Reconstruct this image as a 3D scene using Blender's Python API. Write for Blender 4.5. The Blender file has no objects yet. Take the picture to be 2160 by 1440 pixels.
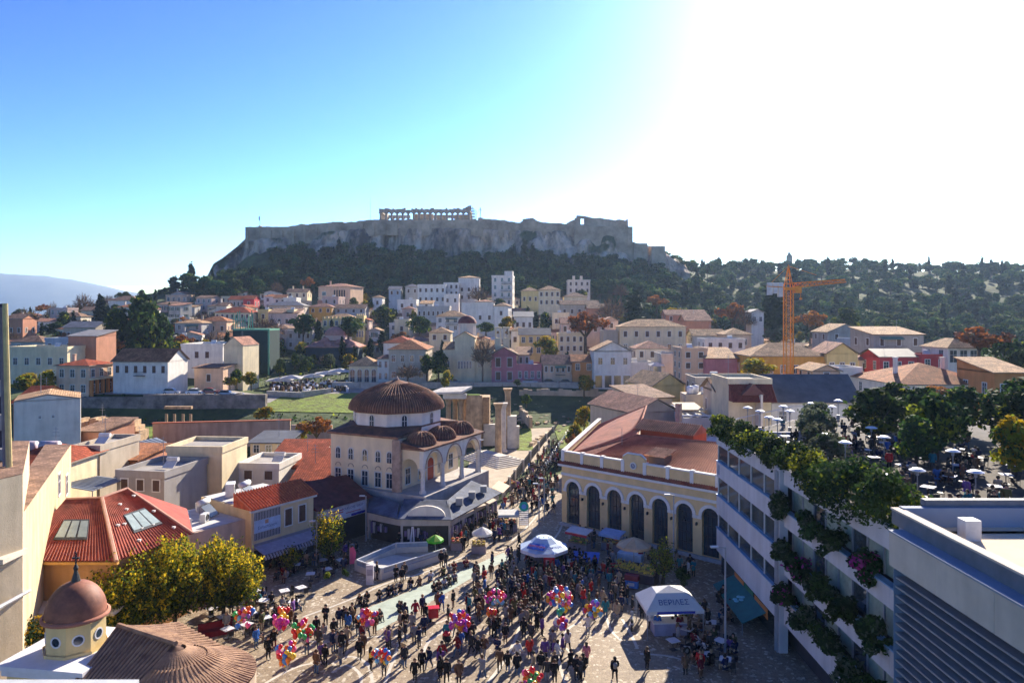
import bpy,bmesh,math,random
import numpy as np
from math import sin,cos,pi,radians,atan2,sqrt,floor
from mathutils import Vector,Matrix,noise
sc = bpy.context.scene
COL = sc.collection
# ---------------------------------------------------------------- camera, light, exposure
CH = 26.0
cam_d = bpy.data.cameras.new('camera'); cam = bpy.data.objects.new('camera',cam_d); COL.objects.link(cam)
cam.location = (0,0,CH); cam.rotation_euler = (radians(90),0,0)
cam_d.sensor_width = 36.0; cam_d.lens = 36.0*1500/2160; cam_d.shift_y = -55/2160
cam_d.clip_start = 0.5; cam_d.clip_end = 12000
cam_d.dof.use_dof = True; cam_d.dof.focus_distance = 105; cam_d.dof.aperture_fstop = 0.42
sc.camera = cam
SUN_AZ,SUN_EL = radians(25),radians(27)      # azimuth measured from +Y towards +X
SUN_DIR = Vector((sin(SUN_AZ)*cos(SUN_EL),cos(SUN_AZ)*cos(SUN_EL),sin(SUN_EL)))
wd = bpy.data.worlds.new("World"); sc.world = wd; wd.use_nodes = True
nt = wd.node_tree; nt.nodes.clear()
sky = nt.nodes.new('ShaderNodeTexSky'); sky.sky_type = 'NISHITA'; sky.sun_disc = False
sky.sun_elevation = SUN_EL; sky.sun_rotation = SUN_AZ
sky.altitude = 90; sky.air_density = 1.0; sky.dust_density = 0.3; sky.ozone_density = 4.6
gam = nt.nodes.new('ShaderNodeGamma'); gam.inputs[1].default_value = 1.92
hsv = nt.nodes.new('ShaderNodeHueSaturation'); hsv.inputs['Hue'].default_value = .506; hsv.inputs['Saturation'].default_value = 1.04; hsv.inputs['Value'].default_value = .178
bg = nt.nodes.new('ShaderNodeBackground'); bg.inputs[1].default_value = 0.11
out = nt.nodes.new('ShaderNodeOutputWorld')
nt.links.new(sky.outputs[0],gam.inputs[0]); nt.links.new(gam.outputs[0],hsv.inputs['Color'])
nt.links.new(hsv.outputs[0],bg.inputs[0]); nt.links.new(bg.outputs[0],out.inputs[0])
sd = bpy.data.lights.new('sun','SUN'); sd.energy = 5.0; sd.angle = radians(0.53); sd.color = (1.0,0.89,0.72)
so = bpy.data.objects.new('sun',sd); COL.objects.link(so); so.location = (0,0,150)
so.rotation_euler = (-SUN_DIR).to_track_quat('-Z','Y').to_euler()
sc.view_settings.view_transform = 'Standard'; sc.view_settings.look = 'None'
sc.view_settings.exposure = 1.42; sc.view_settings.gamma = 1.0
sc.view_settings.use_curve_mapping = False
sc.render.engine = 'CYCLES'
cy = sc.cycles
cy.use_denoising = True
cy.max_bounces = 6; cy.diffuse_bounces = 3; cy.glossy_bounces = 3; cy.transmission_bounces = 4; cy.transparent_max_bounces = 6
cy.volume_bounces = 0; cy.use_adaptive_sampling = True; cy.adaptive_threshold = 0.02
cy.caustics_reflective = False; cy.caustics_refractive = False
# ---------------------------------------------------------------- surveying helpers (true positions from sight lines)
F,HZ = 1500.0,665.0
def X(u,y): return (u-1080)*y/F
def Z(v,y): return CH-(v-HZ)*y/F
def G(u,v,z=0.0):
 y = F*(CH-z)/(v-HZ); return Vector((X(u,y),y,z))
R = random.Random(7)
# ---------------------------------------------------------------- materials
_mc = {}
def nd(t,k,**kw):
 n = t.nodes.new(k)
 for a,b in kw.items(): setattr(n,a,b)
 return n
def mat(name,col=None,rough=.85,var=.12,scale=1.5,bump=0.0,bscale=None,metal=0.0,spec=.25,streak=0.0,hue=None,
  emit=0,trans=0.0,alpha=1.0,rand=0.0,tint2=None):
 key = name
 if key in _mc: return _mc[key]
 m = bpy.data.materials.new(name); m.use_nodes = True; t = m.node_tree; t.nodes.clear()
 o = nd(t,'ShaderNodeOutputMaterial'); p = nd(t,'ShaderNodeBsdfPrincipled')
 p.inputs['Roughness'].default_value = rough; p.inputs['Metallic'].default_value = metal
 p.inputs['Specular IOR Level'].default_value = spec
 L = t.links.new
 tc = nd(t,'ShaderNodeTexCoord'); co = tc.outputs['Object']
 c2 = tint2 if tint2 else tuple(max(0,c*(1-var*2)) for c in col)
 c1 = tuple(min(1,c*(1+var*.6)) for c in col)
 n1 = nd(t,'ShaderNodeTexNoise'); n1.inputs['Scale'].default_value = scale; n1.inputs['Detail'].default_value = 6
 n1.inputs['Roughness'].default_value = .65
 L(co,n1.inputs['Vector'])
 r = nd(t,'ShaderNodeValToRGB'); r.color_ramp.elements[0].position = .3; r.color_ramp.elements[1].position = .68
 r.color_ramp.elements[0].color = (*c2,1); r.color_ramp.elements[1].color = (*c1,1)
 L(n1.outputs[0],r.inputs[0]); c = r.outputs[0]
 if streak:
  mp = nd(t,'ShaderNodeMapping'); mp.inputs['Scale'].default_value = (.7,.7,.10); L(co,mp.inputs[0])
  n2 = nd(t,'ShaderNodeTexNoise'); n2.inputs['Scale'].default_value = 1.6; n2.inputs['Detail'].default_value = 5
  L(mp.outputs[0],n2.inputs['Vector'])
  r2 = nd(t,'ShaderNodeValToRGB'); r2.color_ramp.elements[0].position = .38; r2.color_ramp.elements[1].position = .6
  r2.color_ramp.elements[0].color = (1-streak,1-streak*1.05,1-streak*1.1,1); r2.color_ramp.elements[1].color = (1,1,1,1)
  mx = nd(t,'ShaderNodeMix',data_type='RGBA',blend_type='MULTIPLY'); mx.inputs[0].default_value = 1
  L(n2.outputs[0],r2.inputs[0]); L(c,mx.inputs[6]); L(r2.outputs[0],mx.inputs[7]); c = mx.outputs[2]
 if rand:
  oi = nd(t,'ShaderNodeObjectInfo'); hs = nd(t,'ShaderNodeHueSaturation')
  mr = nd(t,'ShaderNodeMapRange'); mr.inputs[3].default_value = 1-rand; mr.inputs[4].default_value = 1+rand
  L(oi.outputs['Random'],mr.inputs[0]); L(mr.outputs[0],hs.inputs['Value'])
  mr2 = nd(t,'ShaderNodeMapRange'); mr2.inputs[3].default_value = .5-rand*.07; mr2.inputs[4].default_value = .5+rand*.05
  L(oi.outputs['Random'],mr2.inputs[0]); L(mr2.outputs[0],hs.inputs['Hue'])
  L(c,hs.inputs['Color']); c = hs.outputs[0]
 L(c,p.inputs['Base Color'])
 if bump:
  nb = nd(t,'ShaderNodeTexNoise'); nb.inputs['Scale'].default_value = bscale or scale*6; nb.inputs['Detail'].default_value = 4
  L(co,nb.inputs['Vector'])
  b = nd(t,'ShaderNodeBump'); b.inputs['Strength'].default_value = 1; b.inputs['Distance'].default_value = bump
  L(nb.outputs[0],b.inputs['Height']); L(b.outputs[0],p.inputs['Normal'])
 if emit:
  p.inputs['Emission Color'].default_value = (*col,1); p.inputs['Emission Strength'].default_value = emit
 sh = p.outputs[0]
 if trans:
  tr = nd(t,'ShaderNodeBsdfTranslucent'); L(c,tr.inputs[0])
  ms = nd(t,'ShaderNodeMixShader'); ms.inputs[0].default_value = trans
  L(p.outputs[0],ms.inputs[1]); L(tr.outputs[0],ms.inputs[2]); sh = ms.outputs[0]
 L(sh,o.inputs[0])
 _mc[key] = m
 return m
def plaster(name,col,st=.22): return mat(name,col,.9,.09,.45,bump=.01,bscale=9,streak=st*.6)
def tiles_mat(name,col):
 """clay barrel tiles for roofs far enough that single tiles merge: bands across the slope, patches, lichen"""
 if name in _mc: return _mc[name]
 m = bpy.data.materials.new(name); m.use_nodes = True; t = m.node_tree; t.nodes.clear(); L = t.links.new
 o = nd(t,'ShaderNodeOutputMaterial'); p = nd(t,'ShaderNodeBsdfPrincipled'); p.inputs['Roughness'].default_value = .9
 p.inputs['Specular IOR Level'].default_value = .15
 tc = nd(t,'ShaderNodeTexCoord'); co = tc.outputs['Object']
 br = nd(t,'ShaderNodeTexBrick'); br.inputs['Scale'].default_value = 1.0; br.offset = 0.0
 br.inputs['Brick Width'].default_value = .3; br.inputs['Row Height'].default_value = .42; br.inputs['Mortar Size'].default_value = .035
 br.inputs['Color1'].default_value = (*[min(1,c*1.3) for c in col],1); br.inputs['Color2'].default_value = (*[c*.72 for c in col],1)
 br.inputs['Mortar'].default_value = (*[c*.4 for c in col],1); L(co,br.inputs['Vector'])
 n1 = nd(t,'ShaderNodeTexNoise'); n1.inputs['Scale'].default_value = .55; n1.inputs['Detail'].default_value = 7; L(co,n1.inputs['Vector'])
 r = nd(t,'ShaderNodeValToRGB'); r.color_ramp.elements[0].position = .35; r.color_ramp.elements[1].position = .65
 r.color_ramp.elements[0].color = (.62,.58,.55,1); r.color_ramp.elements[1].color = (1.12,1.05,.98,1); L(n1.outputs[0],r.inputs[0])
 mx = nd(t,'ShaderNodeMix',data_type='RGBA',blend_type='MULTIPLY'); mx.inputs[0].default_value = 1
 L(br.outputs[0],mx.inputs[6]); L(r.outputs[0],mx.inputs[7]); L(mx.outputs[2],p.inputs['Base Color'])
 b = nd(t,'ShaderNodeBump'); b.inputs['Distance'].default_value = .05; L(br.outputs[1],b.inputs['Height']); b.invert = True
 L(b.outputs[0],p.inputs['Normal']); L(p.outputs[0],o.inputs[0])
 _mc[name] = m
 return m
def glass_mat(name,col=(.03,.05,.08),rough=.12):
 return mat(name,col,rough,.3,.7,spec=.9)
# ---------------------------------------------------------------- mesh builder
class MB:
 def __init__(s,M=None):
  s.v = []; s.f = []; s.m = []; s.M = M
 def add(s,vs,fs,mi=0,M=None):
  n = len(s.v); A = M if M is not None else None
  for p in vs:
   p = Vector(p)
   if A is not None: p = A @ p
   if s.M is not None: p = s.M @ p
   s.v.append(tuple(p))
  for f in fs: s.f.append([i+n for i in f]); s.m.append(mi)
  return s
 def box(s,x0,y0,z0,x1,y1,z1,mi=0,M=None):
  v = [(x0,y0,z0),(x1,y0,z0),(x1,y1,z0),(x0,y1,z0),(x0,y0,z1),(x1,y0,z1),(x1,y1,z1),(x0,y1,z1)]
  return s.add(v,[(0,3,2,1),(4,5,6,7),(0,1,5,4),(1,2,6,5),(2,3,7,6),(3,0,4,7)],mi,M)
 def cbox(s,c,sz,mi=0,rz=0,M=None):
  T = Matrix.Translation(c) @ Matrix.Rotation(rz,4,'Z')
  if M is not None: T = M @ T
  a,b,h = sz[0]/2,sz[1]/2,sz[2]/2
  return s.box(-a,-b,-h,a,b,h,mi,T)
 def prism(s,pts,z0,z1,mi=0,cap=None):
  """pts ccw from above; z0/z1 numbers or lists"""
  n = len(pts)
  a = [(p[0],p[1],z0[i] if hasattr(z0,'__len__') else z0) for i,p in enumerate(pts)]
  b = [(p[0],p[1],z1[i] if hasattr(z1,'__len__') else z1) for i,p in enumerate(pts)]
  s.add(a+b,[[(i),(i+1) % n,(i+1) % n+n,i+n] for i in range(n)]+[list(range(n))[::-1]],mi)
  s.add(b,[list(range(n))],mi if cap is None else cap)
  return s
 def tube(s,pts,r,n=8,mi=0,r1=None,caps=True):
  pts = [Vector(p) for p in pts]; k = len(pts); rr = []
  for i in range(k):
   rr.append(r[i] if hasattr(r,'__len__') else (r if r1 is None else r+(r1-r)*i/(k-1)))
  vs = []; prev = None
  for i,p in enumerate(pts):
   d = (pts[min(i+1,k-1)]-pts[max(i-1,0)]).normalized()
   a = d.cross(Vector((0,0,1)))
   if a.length < 1e-3: a = Vector((1,0,0))
   a.normalize()
   if prev is not None and a.dot(prev) < 0: a = -a
   prev = a; b = d.cross(a)
   for j in range(n):
    t = 2*pi*j/n; vs.append(p+a*rr[i]*cos(t)+b*rr[i]*sin(t))
  fs = [[i*n+j,i*n+(j+1) % n,(i+1)*n+(j+1) % n,(i+1)*n+j] for i in range(k-1) for j in range(n)]
  if caps: fs += [list(range(n))[::-1],[(k-1)*n+j for j in range(n)]]
  return s.add(vs,fs,mi)
 def lathe(s,prof,c=(0,0,0),n=24,mi=0,a0=0,a1=2*pi,M=None,sx=1,sy=1):
  full = abs(a1-a0-2*pi) < 1e-6; m = n if full else n+1; vs = []
  for (r,z) in prof:
   for j in range(m):
    t = a0+(a1-a0)*j/n; vs.append((c[0]+r*cos(t)*sx,c[1]+r*sin(t)*sy,c[2]+z))
  fs = []
  for i in range(len(prof)-1):
   for j in range(n if full else m-1):
    j2 = (j+1) % m if full else j+1
    fs.append([i*m+j,i*m+j2,(i+1)*m+j2,(i+1)*m+j])
  return s.add(vs,fs,mi,M)
 def ball(s,c,r,n=8,k=6,mi=0,sz=1,sy=1):
  prof = [(max(1e-4,r*sin(pi*i/k)),-r*cos(pi*i/k)*sz) for i in range(k+1)]
  return s.lathe(prof,c,n,mi,sy=sy)
 def quad(s,a,b,c,d,mi=0): return s.add([a,b,c,d],[(0,1,2,3)],mi)
 def poly(s,pts,mi=0): return s.add(pts,[list(range(len(pts)))],mi)
 def slab(s,pts,th,mi=0):
  """thin solid under a planar polygon"""
  p = [Vector(q) for q in pts]; n = (p[1]-p[0]).cross(p[2]-p[0]).normalized()
  if n.z < 0: p = p[::-1]; n = -n
  q = [a-n*th for a in p]; k = len(p)
  return s.add(p+q,[list(range(k)),list(range(k,2*k))[::-1]]+[[i,i+k,(i+1) % k+k,(i+1) % k] for i in range(k)],mi)
 def mesh(s,name,mats,smooth=False):
  me = bpy.data.meshes.new(name); me.from_pydata(s.v,[],s.f)
  for m in (mats if isinstance(mats,(list,tuple)) else [mats]): me.materials.append(m)
  me.polygons.foreach_set('material_index',s.m)
  if smooth: me.polygons.foreach_set('use_smooth',[True]*len(s.f))
  me.update(); return me
 def put(s,name,mats,parent=None,smooth=False,label=None,loc=None,rot=0):
  return obj(name,s.mesh(name,mats,smooth),parent,label,loc,rot)
def obj(name,me,parent=None,label=None,loc=None,rot=0):
 o = bpy.data.objects.new(name,me); COL.objects.link(o)
 if parent is not None: o.parent = parent
 if loc is not None: o.location = loc
 if rot: o.rotation_euler = (0,0,rot)
 if label: o['label'] = label
 return o
def tag(o,label,cat,group=None):
 w = label.split()[:16]
 while w[-1] in ('the','a','of','in','at','by','with','and','beside','on','behind','to'): w.pop()
 label = ' '.join(w)
 o['label'] = label; o['category'] = cat
 if group: o['group'] = group
 return o
def thing(name,label,cat,loc=(0,0,0),rot=0,group=None):
 o = bpy.data.objects.new(name,None); COL.objects.link(o); o.empty_display_size = .3
 o.location = loc; o.rotation_euler = (0,0,rot)
 return tag(o,label,cat,group)
def kind(o,k): o['kind'] = k; return o
def copy_tree(o,parent=None):
 c = o.copy(); COL.objects.link(c); c.parent = parent
 for ch in list(o.children): copy_tree(ch,c)
 return c
def text_mesh(txt,size,m,parent,loc,rot,name='lettering',ext=.01,shear=0,sx=1):
 cu = bpy.data.curves.new('t','FONT'); cu.body = txt; cu.size = size; cu.extrude = ext; cu.align_x = 'CENTER'; cu.align_y = 'CENTER'
 cu.shear = shear; cu.resolution_u = 2
 o = bpy.data.objects.new('t',cu); COL.objects.link(o)
 dg = bpy.context.evaluated_depsgraph_get(); me = bpy.data.meshes.new_from_object(o.evaluated_get(dg))
 bpy.data.objects.remove(o); me.materials.clear(); me.materials.append(m)
 q = bpy.data.objects.new(name,me); COL.objects.link(q); q.parent = parent; q.location = loc; q.rotation_euler = rot; q.scale = (sx,1,1)
 return q
# ---------------------------------------------------------------- terrain heights (metres; columns run outward from the viewpoint)
def _c(*a): return [(0,0),(118,0)]+[(y,z) for y,z in a]
TC = [
 (-900,_c((120,0),(200,4),(400,10),(800,14),(1600,8))),
 (-100,_c((125,0),(160,2.5),(165,5),(190,8),(250,13),(330,21),(420,24),(600,20),(1600,8))),
 (160,  _c((125,0),(160,2.3),(163,2.5),(165,7.4),(180,7.6),(200,10),(250,15),(330,25),(400,27),(600,22),(1600,8))),
 (320,  _c((125,0),(140,1),(160,2.3),(163,2.5),(165,7.4),(180,7.6),(220,13),(330,28),(390,38),(430,36),(600,22),(1600,8))),
 (440,  _c((125,0),(140,1),(160,2.3),(163,2.5),(165,7.2),(180,7.6),(220,12),(330,27),(390,40),(440,46),(600,22),(1600,8))),
 (560,  _c((125,0),(140,2),(160,4),(195,6.6),(206,7.4),(250,13),(330,26),(390,40),(430,55),(455,70),(600,40),(1600,8))),
 (780,  _c((125,0),(140,1.6),(160,4),(195,6.6),(206,7.4),(250,12),(300,18),(350,27),(395,38),(430,54),(455,70),(600,40),(1600,8))),
 (900,  _c((125,0),(160,1),(176,1.5),(190,6.8),(210,7.5),(260,13),(300,18),(350,27),(395,38),(430,54),(455,66),(600,40),(1600,8))),
 (1100,_c((125,0),(160,1),(176,1.5),(190,6.8),(210,7.5),(260,13),(300,18),(350,27),(395,38),(430,52),(455,64),(600,40),(1600,8))),
 (1290,_c((122,.2),(160,1.5),(176,2.2),(192,6.6),(215,7.5),(260,12),(300,16),(350,25),(395,37),(430,50),(455,62),(600,45),(1600,8))),
 (1400,_c((122,.5),(150,2),(200,6.4),(230,8),(300,15),(350,22),(410,34),(450,52),(480,62),(600,60),(800,50),(1600,10))),
 (1560,_c((122,.5),(150,2),(200,6),(240,9),(300,14),(380,20),(450,32),(540,52),(620,66),(720,60),(1600,10))),
 (1760,_c((122,.5),(200,5),(240,8),(300,12),(380,19),(460,33),(560,55),(660,70),(720,68),(1600,10))),
 (2000,_c((122,.5),(200,5),(240,8),(300,11),(380,19),(460,33),(560,52),(650,66),(720,66),(1600,10))),
 (2300,_c((122,.5),(200,5),(240,8),(300,10),(380,17),(460,32),(560,54),(650,68),(760,70),(1600,10))),
 (3200,_c((122,.5),(200,4),(300,8),(460,20),(600,30),(800,30),(1600,10))),
]
def _lin(t,y):
 if y >= t[-1][0]: return t[-1][1]
 for i in range(len(t)-1):
  if y < t[i+1][0]:
   a,b = t[i],t[i+1]; f = (y-a[0])/(b[0]-a[0]); return a[1]+(b[1]-a[1])*f
 return t[-1][1]
def T(x,y):
 if y < 30: return 0.0
 u = 1080+1500*x/y
 if u <= TC[0][0]: return _lin(TC[0][1],y)
 if u >= TC[-1][0]: return _lin(TC[-1][1],y)
 for i in range(len(TC)-1):
  if u < TC[i+1][0]:
   f = (u-TC[i][0])/(TC[i+1][0]-TC[i][0]); f = f*f*(3-2*f)
   return _lin(TC[i][1],y)*(1-f)+_lin(TC[i+1][1],y)*f
# ground sheet
def build_ground():
 rad = [0,20,40,60,80,100,115]; r = 122
 while r < 240: rad.append(r); r += 3.5
 while r < 700: rad.append(r); r += 9
 rad += [760,850,1000,1200,1600,2500,4500,7800]
 ang = [radians(a) for a in np.arange(-50,50.01,.7)]+[radians(a) for a in range(55,306,10)]
 vs = []; n = len(ang)
 for r in rad:
  for a in ang:
   front = abs(((a+pi) % (2*pi))-pi) < radians(52)
   # in front, rings are straight rows across the view so terraces stay crisp
   if front: x,y = r*math.tan(((a+pi) % (2*pi))-pi),r
   else: x,y = r*1.6*sin(a),r*1.6*cos(a)
   z = T(x,y) if front else T(x,max(y,0))*(.4 if y > 0 else 0)
   if r > 1600: z = 8.0*max(0,1-(r-1600)/3000)
   if r > 130: z += noise.noise(Vector((x*.03,y*.03,0)))*min(2.2,(r-130)*.02)
   vs.append((x,y,z-0.01))
 fs = [[i*n+j,i*n+(j+1) % n,(i+1)*n+(j+1) % n,(i+1)*n+j] for i in range(len(rad)-1) for j in range(n)]
 me = bpy.data.meshes.new('ground'); me.from_pydata(vs,[],[f[::-1] for f in fs])
 m = mat('earth_and_scrub',(.085,.11,.038),1,.3,.12,bump=.5,bscale=.5,tint2=(.015,.03,.012))
 me.materials.append(m); me.update(); kind(obj('ground',me),'structure')
build_ground()
# ---------------------------------------------------------------- haze, far mountain
hz = MB(); hz.box(-12700,-12700,-9,12700,12700,520)
m = bpy.data.materials.new('haze_air'); m.use_nodes = True; t = m.node_tree; t.nodes.clear()
pv = nd(t,'ShaderNodeVolumePrincipled'); pv.inputs['Color'].default_value = (.5,.7,1,1); pv.inputs['Density'].default_value = 0.00010
pv.inputs['Anisotropy'].default_value = .35
o_ = nd(t,'ShaderNodeOutputMaterial'); t.links.new(pv.outputs[0],o_.inputs['Volume'])
m.cycles.homogeneous_volume = True
kind(hz.put('haze',m),'stuff')
def build_mountain():
 pts = [(-900,560),(-500,562),(-200,560),(0,571),(60,575),(120,583),(200,597),(260,609),(330,623),(420,634),(520,640),(700,655),(900,668)]
 vs = []; us = np.arange(-900,901,12); K = 14
 for u in us:
  v = np.interp(u,[p[0] for p in pts],[p[1] for p in pts])
  for k in range(K):
   f = k/(K-1); y = 5000+2200*f
   h = Z(v,6000)*sin(pi*min(1,f/.55)/2) if f < .55 else Z(v,6000)*cos((f-.55)/.45*pi/2)
   x = X(u,y)
   h = h*(1+.10*noise.noise(Vector((x*.002,y*.002,3)))) if 0 < f < 1 else -5
   vs.append((x,y,h+noise.noise(Vector((x*.008,y*.008,1)))*10*min(1,h/90)))
 fs = [[i*K+j,(i+1)*K+j,(i+1)*K+j+1,i*K+j+1] for i in range(len(us)-1) for j in range(K-1)]
 me = bpy.data.meshes.new('mountain'); me.from_pydata(vs,[],fs); me.materials.append(mat('mountain_scrub',(.16,.18,.16),1,.25,.002))
 me.polygons.foreach_set('use_smooth',[True]*len(fs)); kind(obj('mountain',me),'structure')
build_mountain()
# ---------------------------------------------------------------- acropolis rock
RT = [(425,600),(437,583),(450,556),(468,545),(500,520),(518,503),(600,496),(700,486),(760,478),(800,474),(1000,476),(1100,480),(1200,484),
 (1300,494),(1335,510),(1355,516),(1380,520),(1400,530),(1420,546),(1450,566)]
RB = [(425,606),(437,600),(450,594),(520,582),(600,552),(660,528),(700,524),(760,536),(800,546),(1000,556),(1100,556),(1200,540),(1300,545),(1380,556),(1450,575)]
YR = 458.0
def _ip(tab,u): return float(np.interp(u,[p[0] for p in tab],[p[1] for p in tab]))
def rock_top(u): return Z(_ip(RT,u),YR)
def rockmat():
 m = bpy.data.materials.new('limestone_cliff'); m.use_nodes = True; t = m.node_tree; t.nodes.clear(); L = t.links.new
 o = nd(t,'ShaderNodeOutputMaterial'); p = nd(t,'ShaderNodeBsdfPrincipled'); p.inputs['Roughness'].default_value = .95
 tc = nd(t,'ShaderNodeTexCoord'); mp = nd(t,'ShaderNodeMapping'); mp.inputs['Scale'].default_value = (1,1,.45); L(tc.outputs['Object'],mp.inputs[0])
 n1 = nd(t,'ShaderNodeTexNoise'); n1.inputs['Scale'].default_value = .09; n1.inputs['Detail'].default_value = 9; n1.inputs['Roughness'].default_value = .68; L(mp.outputs[0],n1.inputs['Vector'])
 r = nd(t,'ShaderNodeValToRGB'); e = r.color_ramp.elements
 e[0].position = .38; e[0].color = (.10,.08,.07,1); e[1].position = .6; e[1].color = (.80,.60,.43,1)
 a = e.new(.5); a.color = (.44,.32,.23,1); L(n1.outputs[0],r.inputs[0])
 n2 = nd(t,'ShaderNodeTexNoise'); n2.inputs['Scale'].default_value = .05; n2.inputs['Detail'].default_value = 8; L(tc.outputs['Object'],n2.inputs['Vector'])
 r2 = nd(t,'ShaderNodeValToRGB'); r2.color_ramp.elements[0].position = .58; r2.color_ramp.elements[1].position = .64; L(n2.outputs[0],r2.inputs[0])
 mx = nd(t,'ShaderNodeMix',data_type='RGBA'); L(r2.outputs[0],mx.inputs[0]); L(r.outputs[0],mx.inputs[6]); mx.inputs[7].default_value = (.05,.075,.03,1)
 L(mx.outputs[2],p.inputs['Base Color'])
 b = nd(t,'ShaderNodeBump'); b.inputs['Distance'].default_value = 2.5; b.inputs['Strength'].default_value = .9; L(n1.outputs[0],b.inputs['Height']); L(b.outputs[0],p.inputs['Normal'])
 L(p.outputs[0],o.inputs[0]); return m
def build_rock():
 us = np.arange(425,1451,2.4); vs = []; K = 0
 for u in us:
  zt = rock_top(u); zb = Z(_ip(RB,u),YR-8); x0 = X(u,YR)
  prof = [(YR-34,zb-16),(YR-22,zb-9),(YR-13,zb-3)] if u < 1335 else [(YR-14,zb-60),(YR-12,zb-40),(YR-10.5,zb-14)]
  nn = 16
  for k in range(nn+1):
   f = k/nn; prof.append((YR-9+f*9,zb+(zt-zb)*f))
  prof += [(YR+8,zt+.5),(YR+40,zt+3),(YR+90,zt+3.5),(YR+130,zt-2),(YR+150,20)]
  K = len(prof)
  edge = min(1,(u-425)/30,(1450-u)/30); edge = max(0,edge)
  for k,(y,z) in enumerate(prof):
   if k > nn+3 and u < 520: y = YR+(y-YR)*max(.15,(u-425)/95)
   if k > nn+3 and u > 1335: y = YR+(y-YR)*max(.15,(1450-u)/115)
   x = X(u,YR)
   if 2 <= k <= nn+2:
    q = Vector((x*.055,z*.03,7.7)); d = noise.fractal(q,1.0,2.1,5)*9
    d += abs(noise.noise(Vector((x*.16,z*.05,2))))*-5
    w = 1 if k < nn+2 else .15
    y += d*w*(.35+.65*edge); z += noise.noise(Vector((x*.2,z*.2,9)))*1.4*(1 if k < nn else .3)
   vs.append((x,y,z))
 fs = [[i*K+j,(i+1)*K+j,(i+1)*K+j+1,i*K+j+1] for i in range(len(us)-1) for j in range(K-1)]
 me = bpy.data.meshes.new('acropolis_rock'); me.from_pydata(vs,[],fs); me.materials.append(rockmat()); me.update()
 kind(obj('acropolis_rock',me),'structure')
build_rock()
anc = mat('ancient_stone',(.56,.43,.29),.95,.22,.12,bump=.5,bscale=.35,tint2=(.22,.16,.11))
marble_old = mat('weathered_marble',(.48,.40,.30),.85,.2,.35,bump=.05,bscale=2,streak=.25)
# fortification wall following the rock edge
WT = [(518,479),(523,479),(545,479),(546,476),(552,479),(600,479),(640,474),(700,470),(702,468),(722,469),(724,471),(760,466),(790,464),(900,464),(1005,464),(1020,462),(1050,464),(1075,468),
 (1098,470),(1104,463),(1118,461),(1124,461),(1132,465),(1145,470),(1190,472),(1212,469)]
def build_fort():
 f = thing('fortification_wall','long ruined stone fortification wall along the top edge of the acropolis cliff','wall',(0,YR,0))
 seg = [(518,640),(640,760),(760,900),(900,1050),(1050,1145),(1145,1215)]
 for a,b in seg:
  mb = MB(); us = list(np.arange(a,b,4))+[b]
  for u0,u1 in zip(us,us[1:]):
   um = (u0+u1)/2; zt = Z(_ip(WT,um),YR-1)+noise.noise(Vector((um*.07,1,1)))*.8
   mb.box(X(u0,YR-2),-2.6+.4*noise.noise(Vector((um*.02,5,1))),rock_top(um)-7,X(u1,YR-2),.6,zt)
  mb.put('wall_section',anc,f)
 mb = MB()
 for u in range(523,1210,24):   # buttresses
  mb.box(X(u,YR),-3.6,rock_top(u)-7,X(u+5,YR),-2.4,Z(_ip(WT,u),YR)-2.2)
 mb.put('buttress',anc,f)
build_fort()
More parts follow.
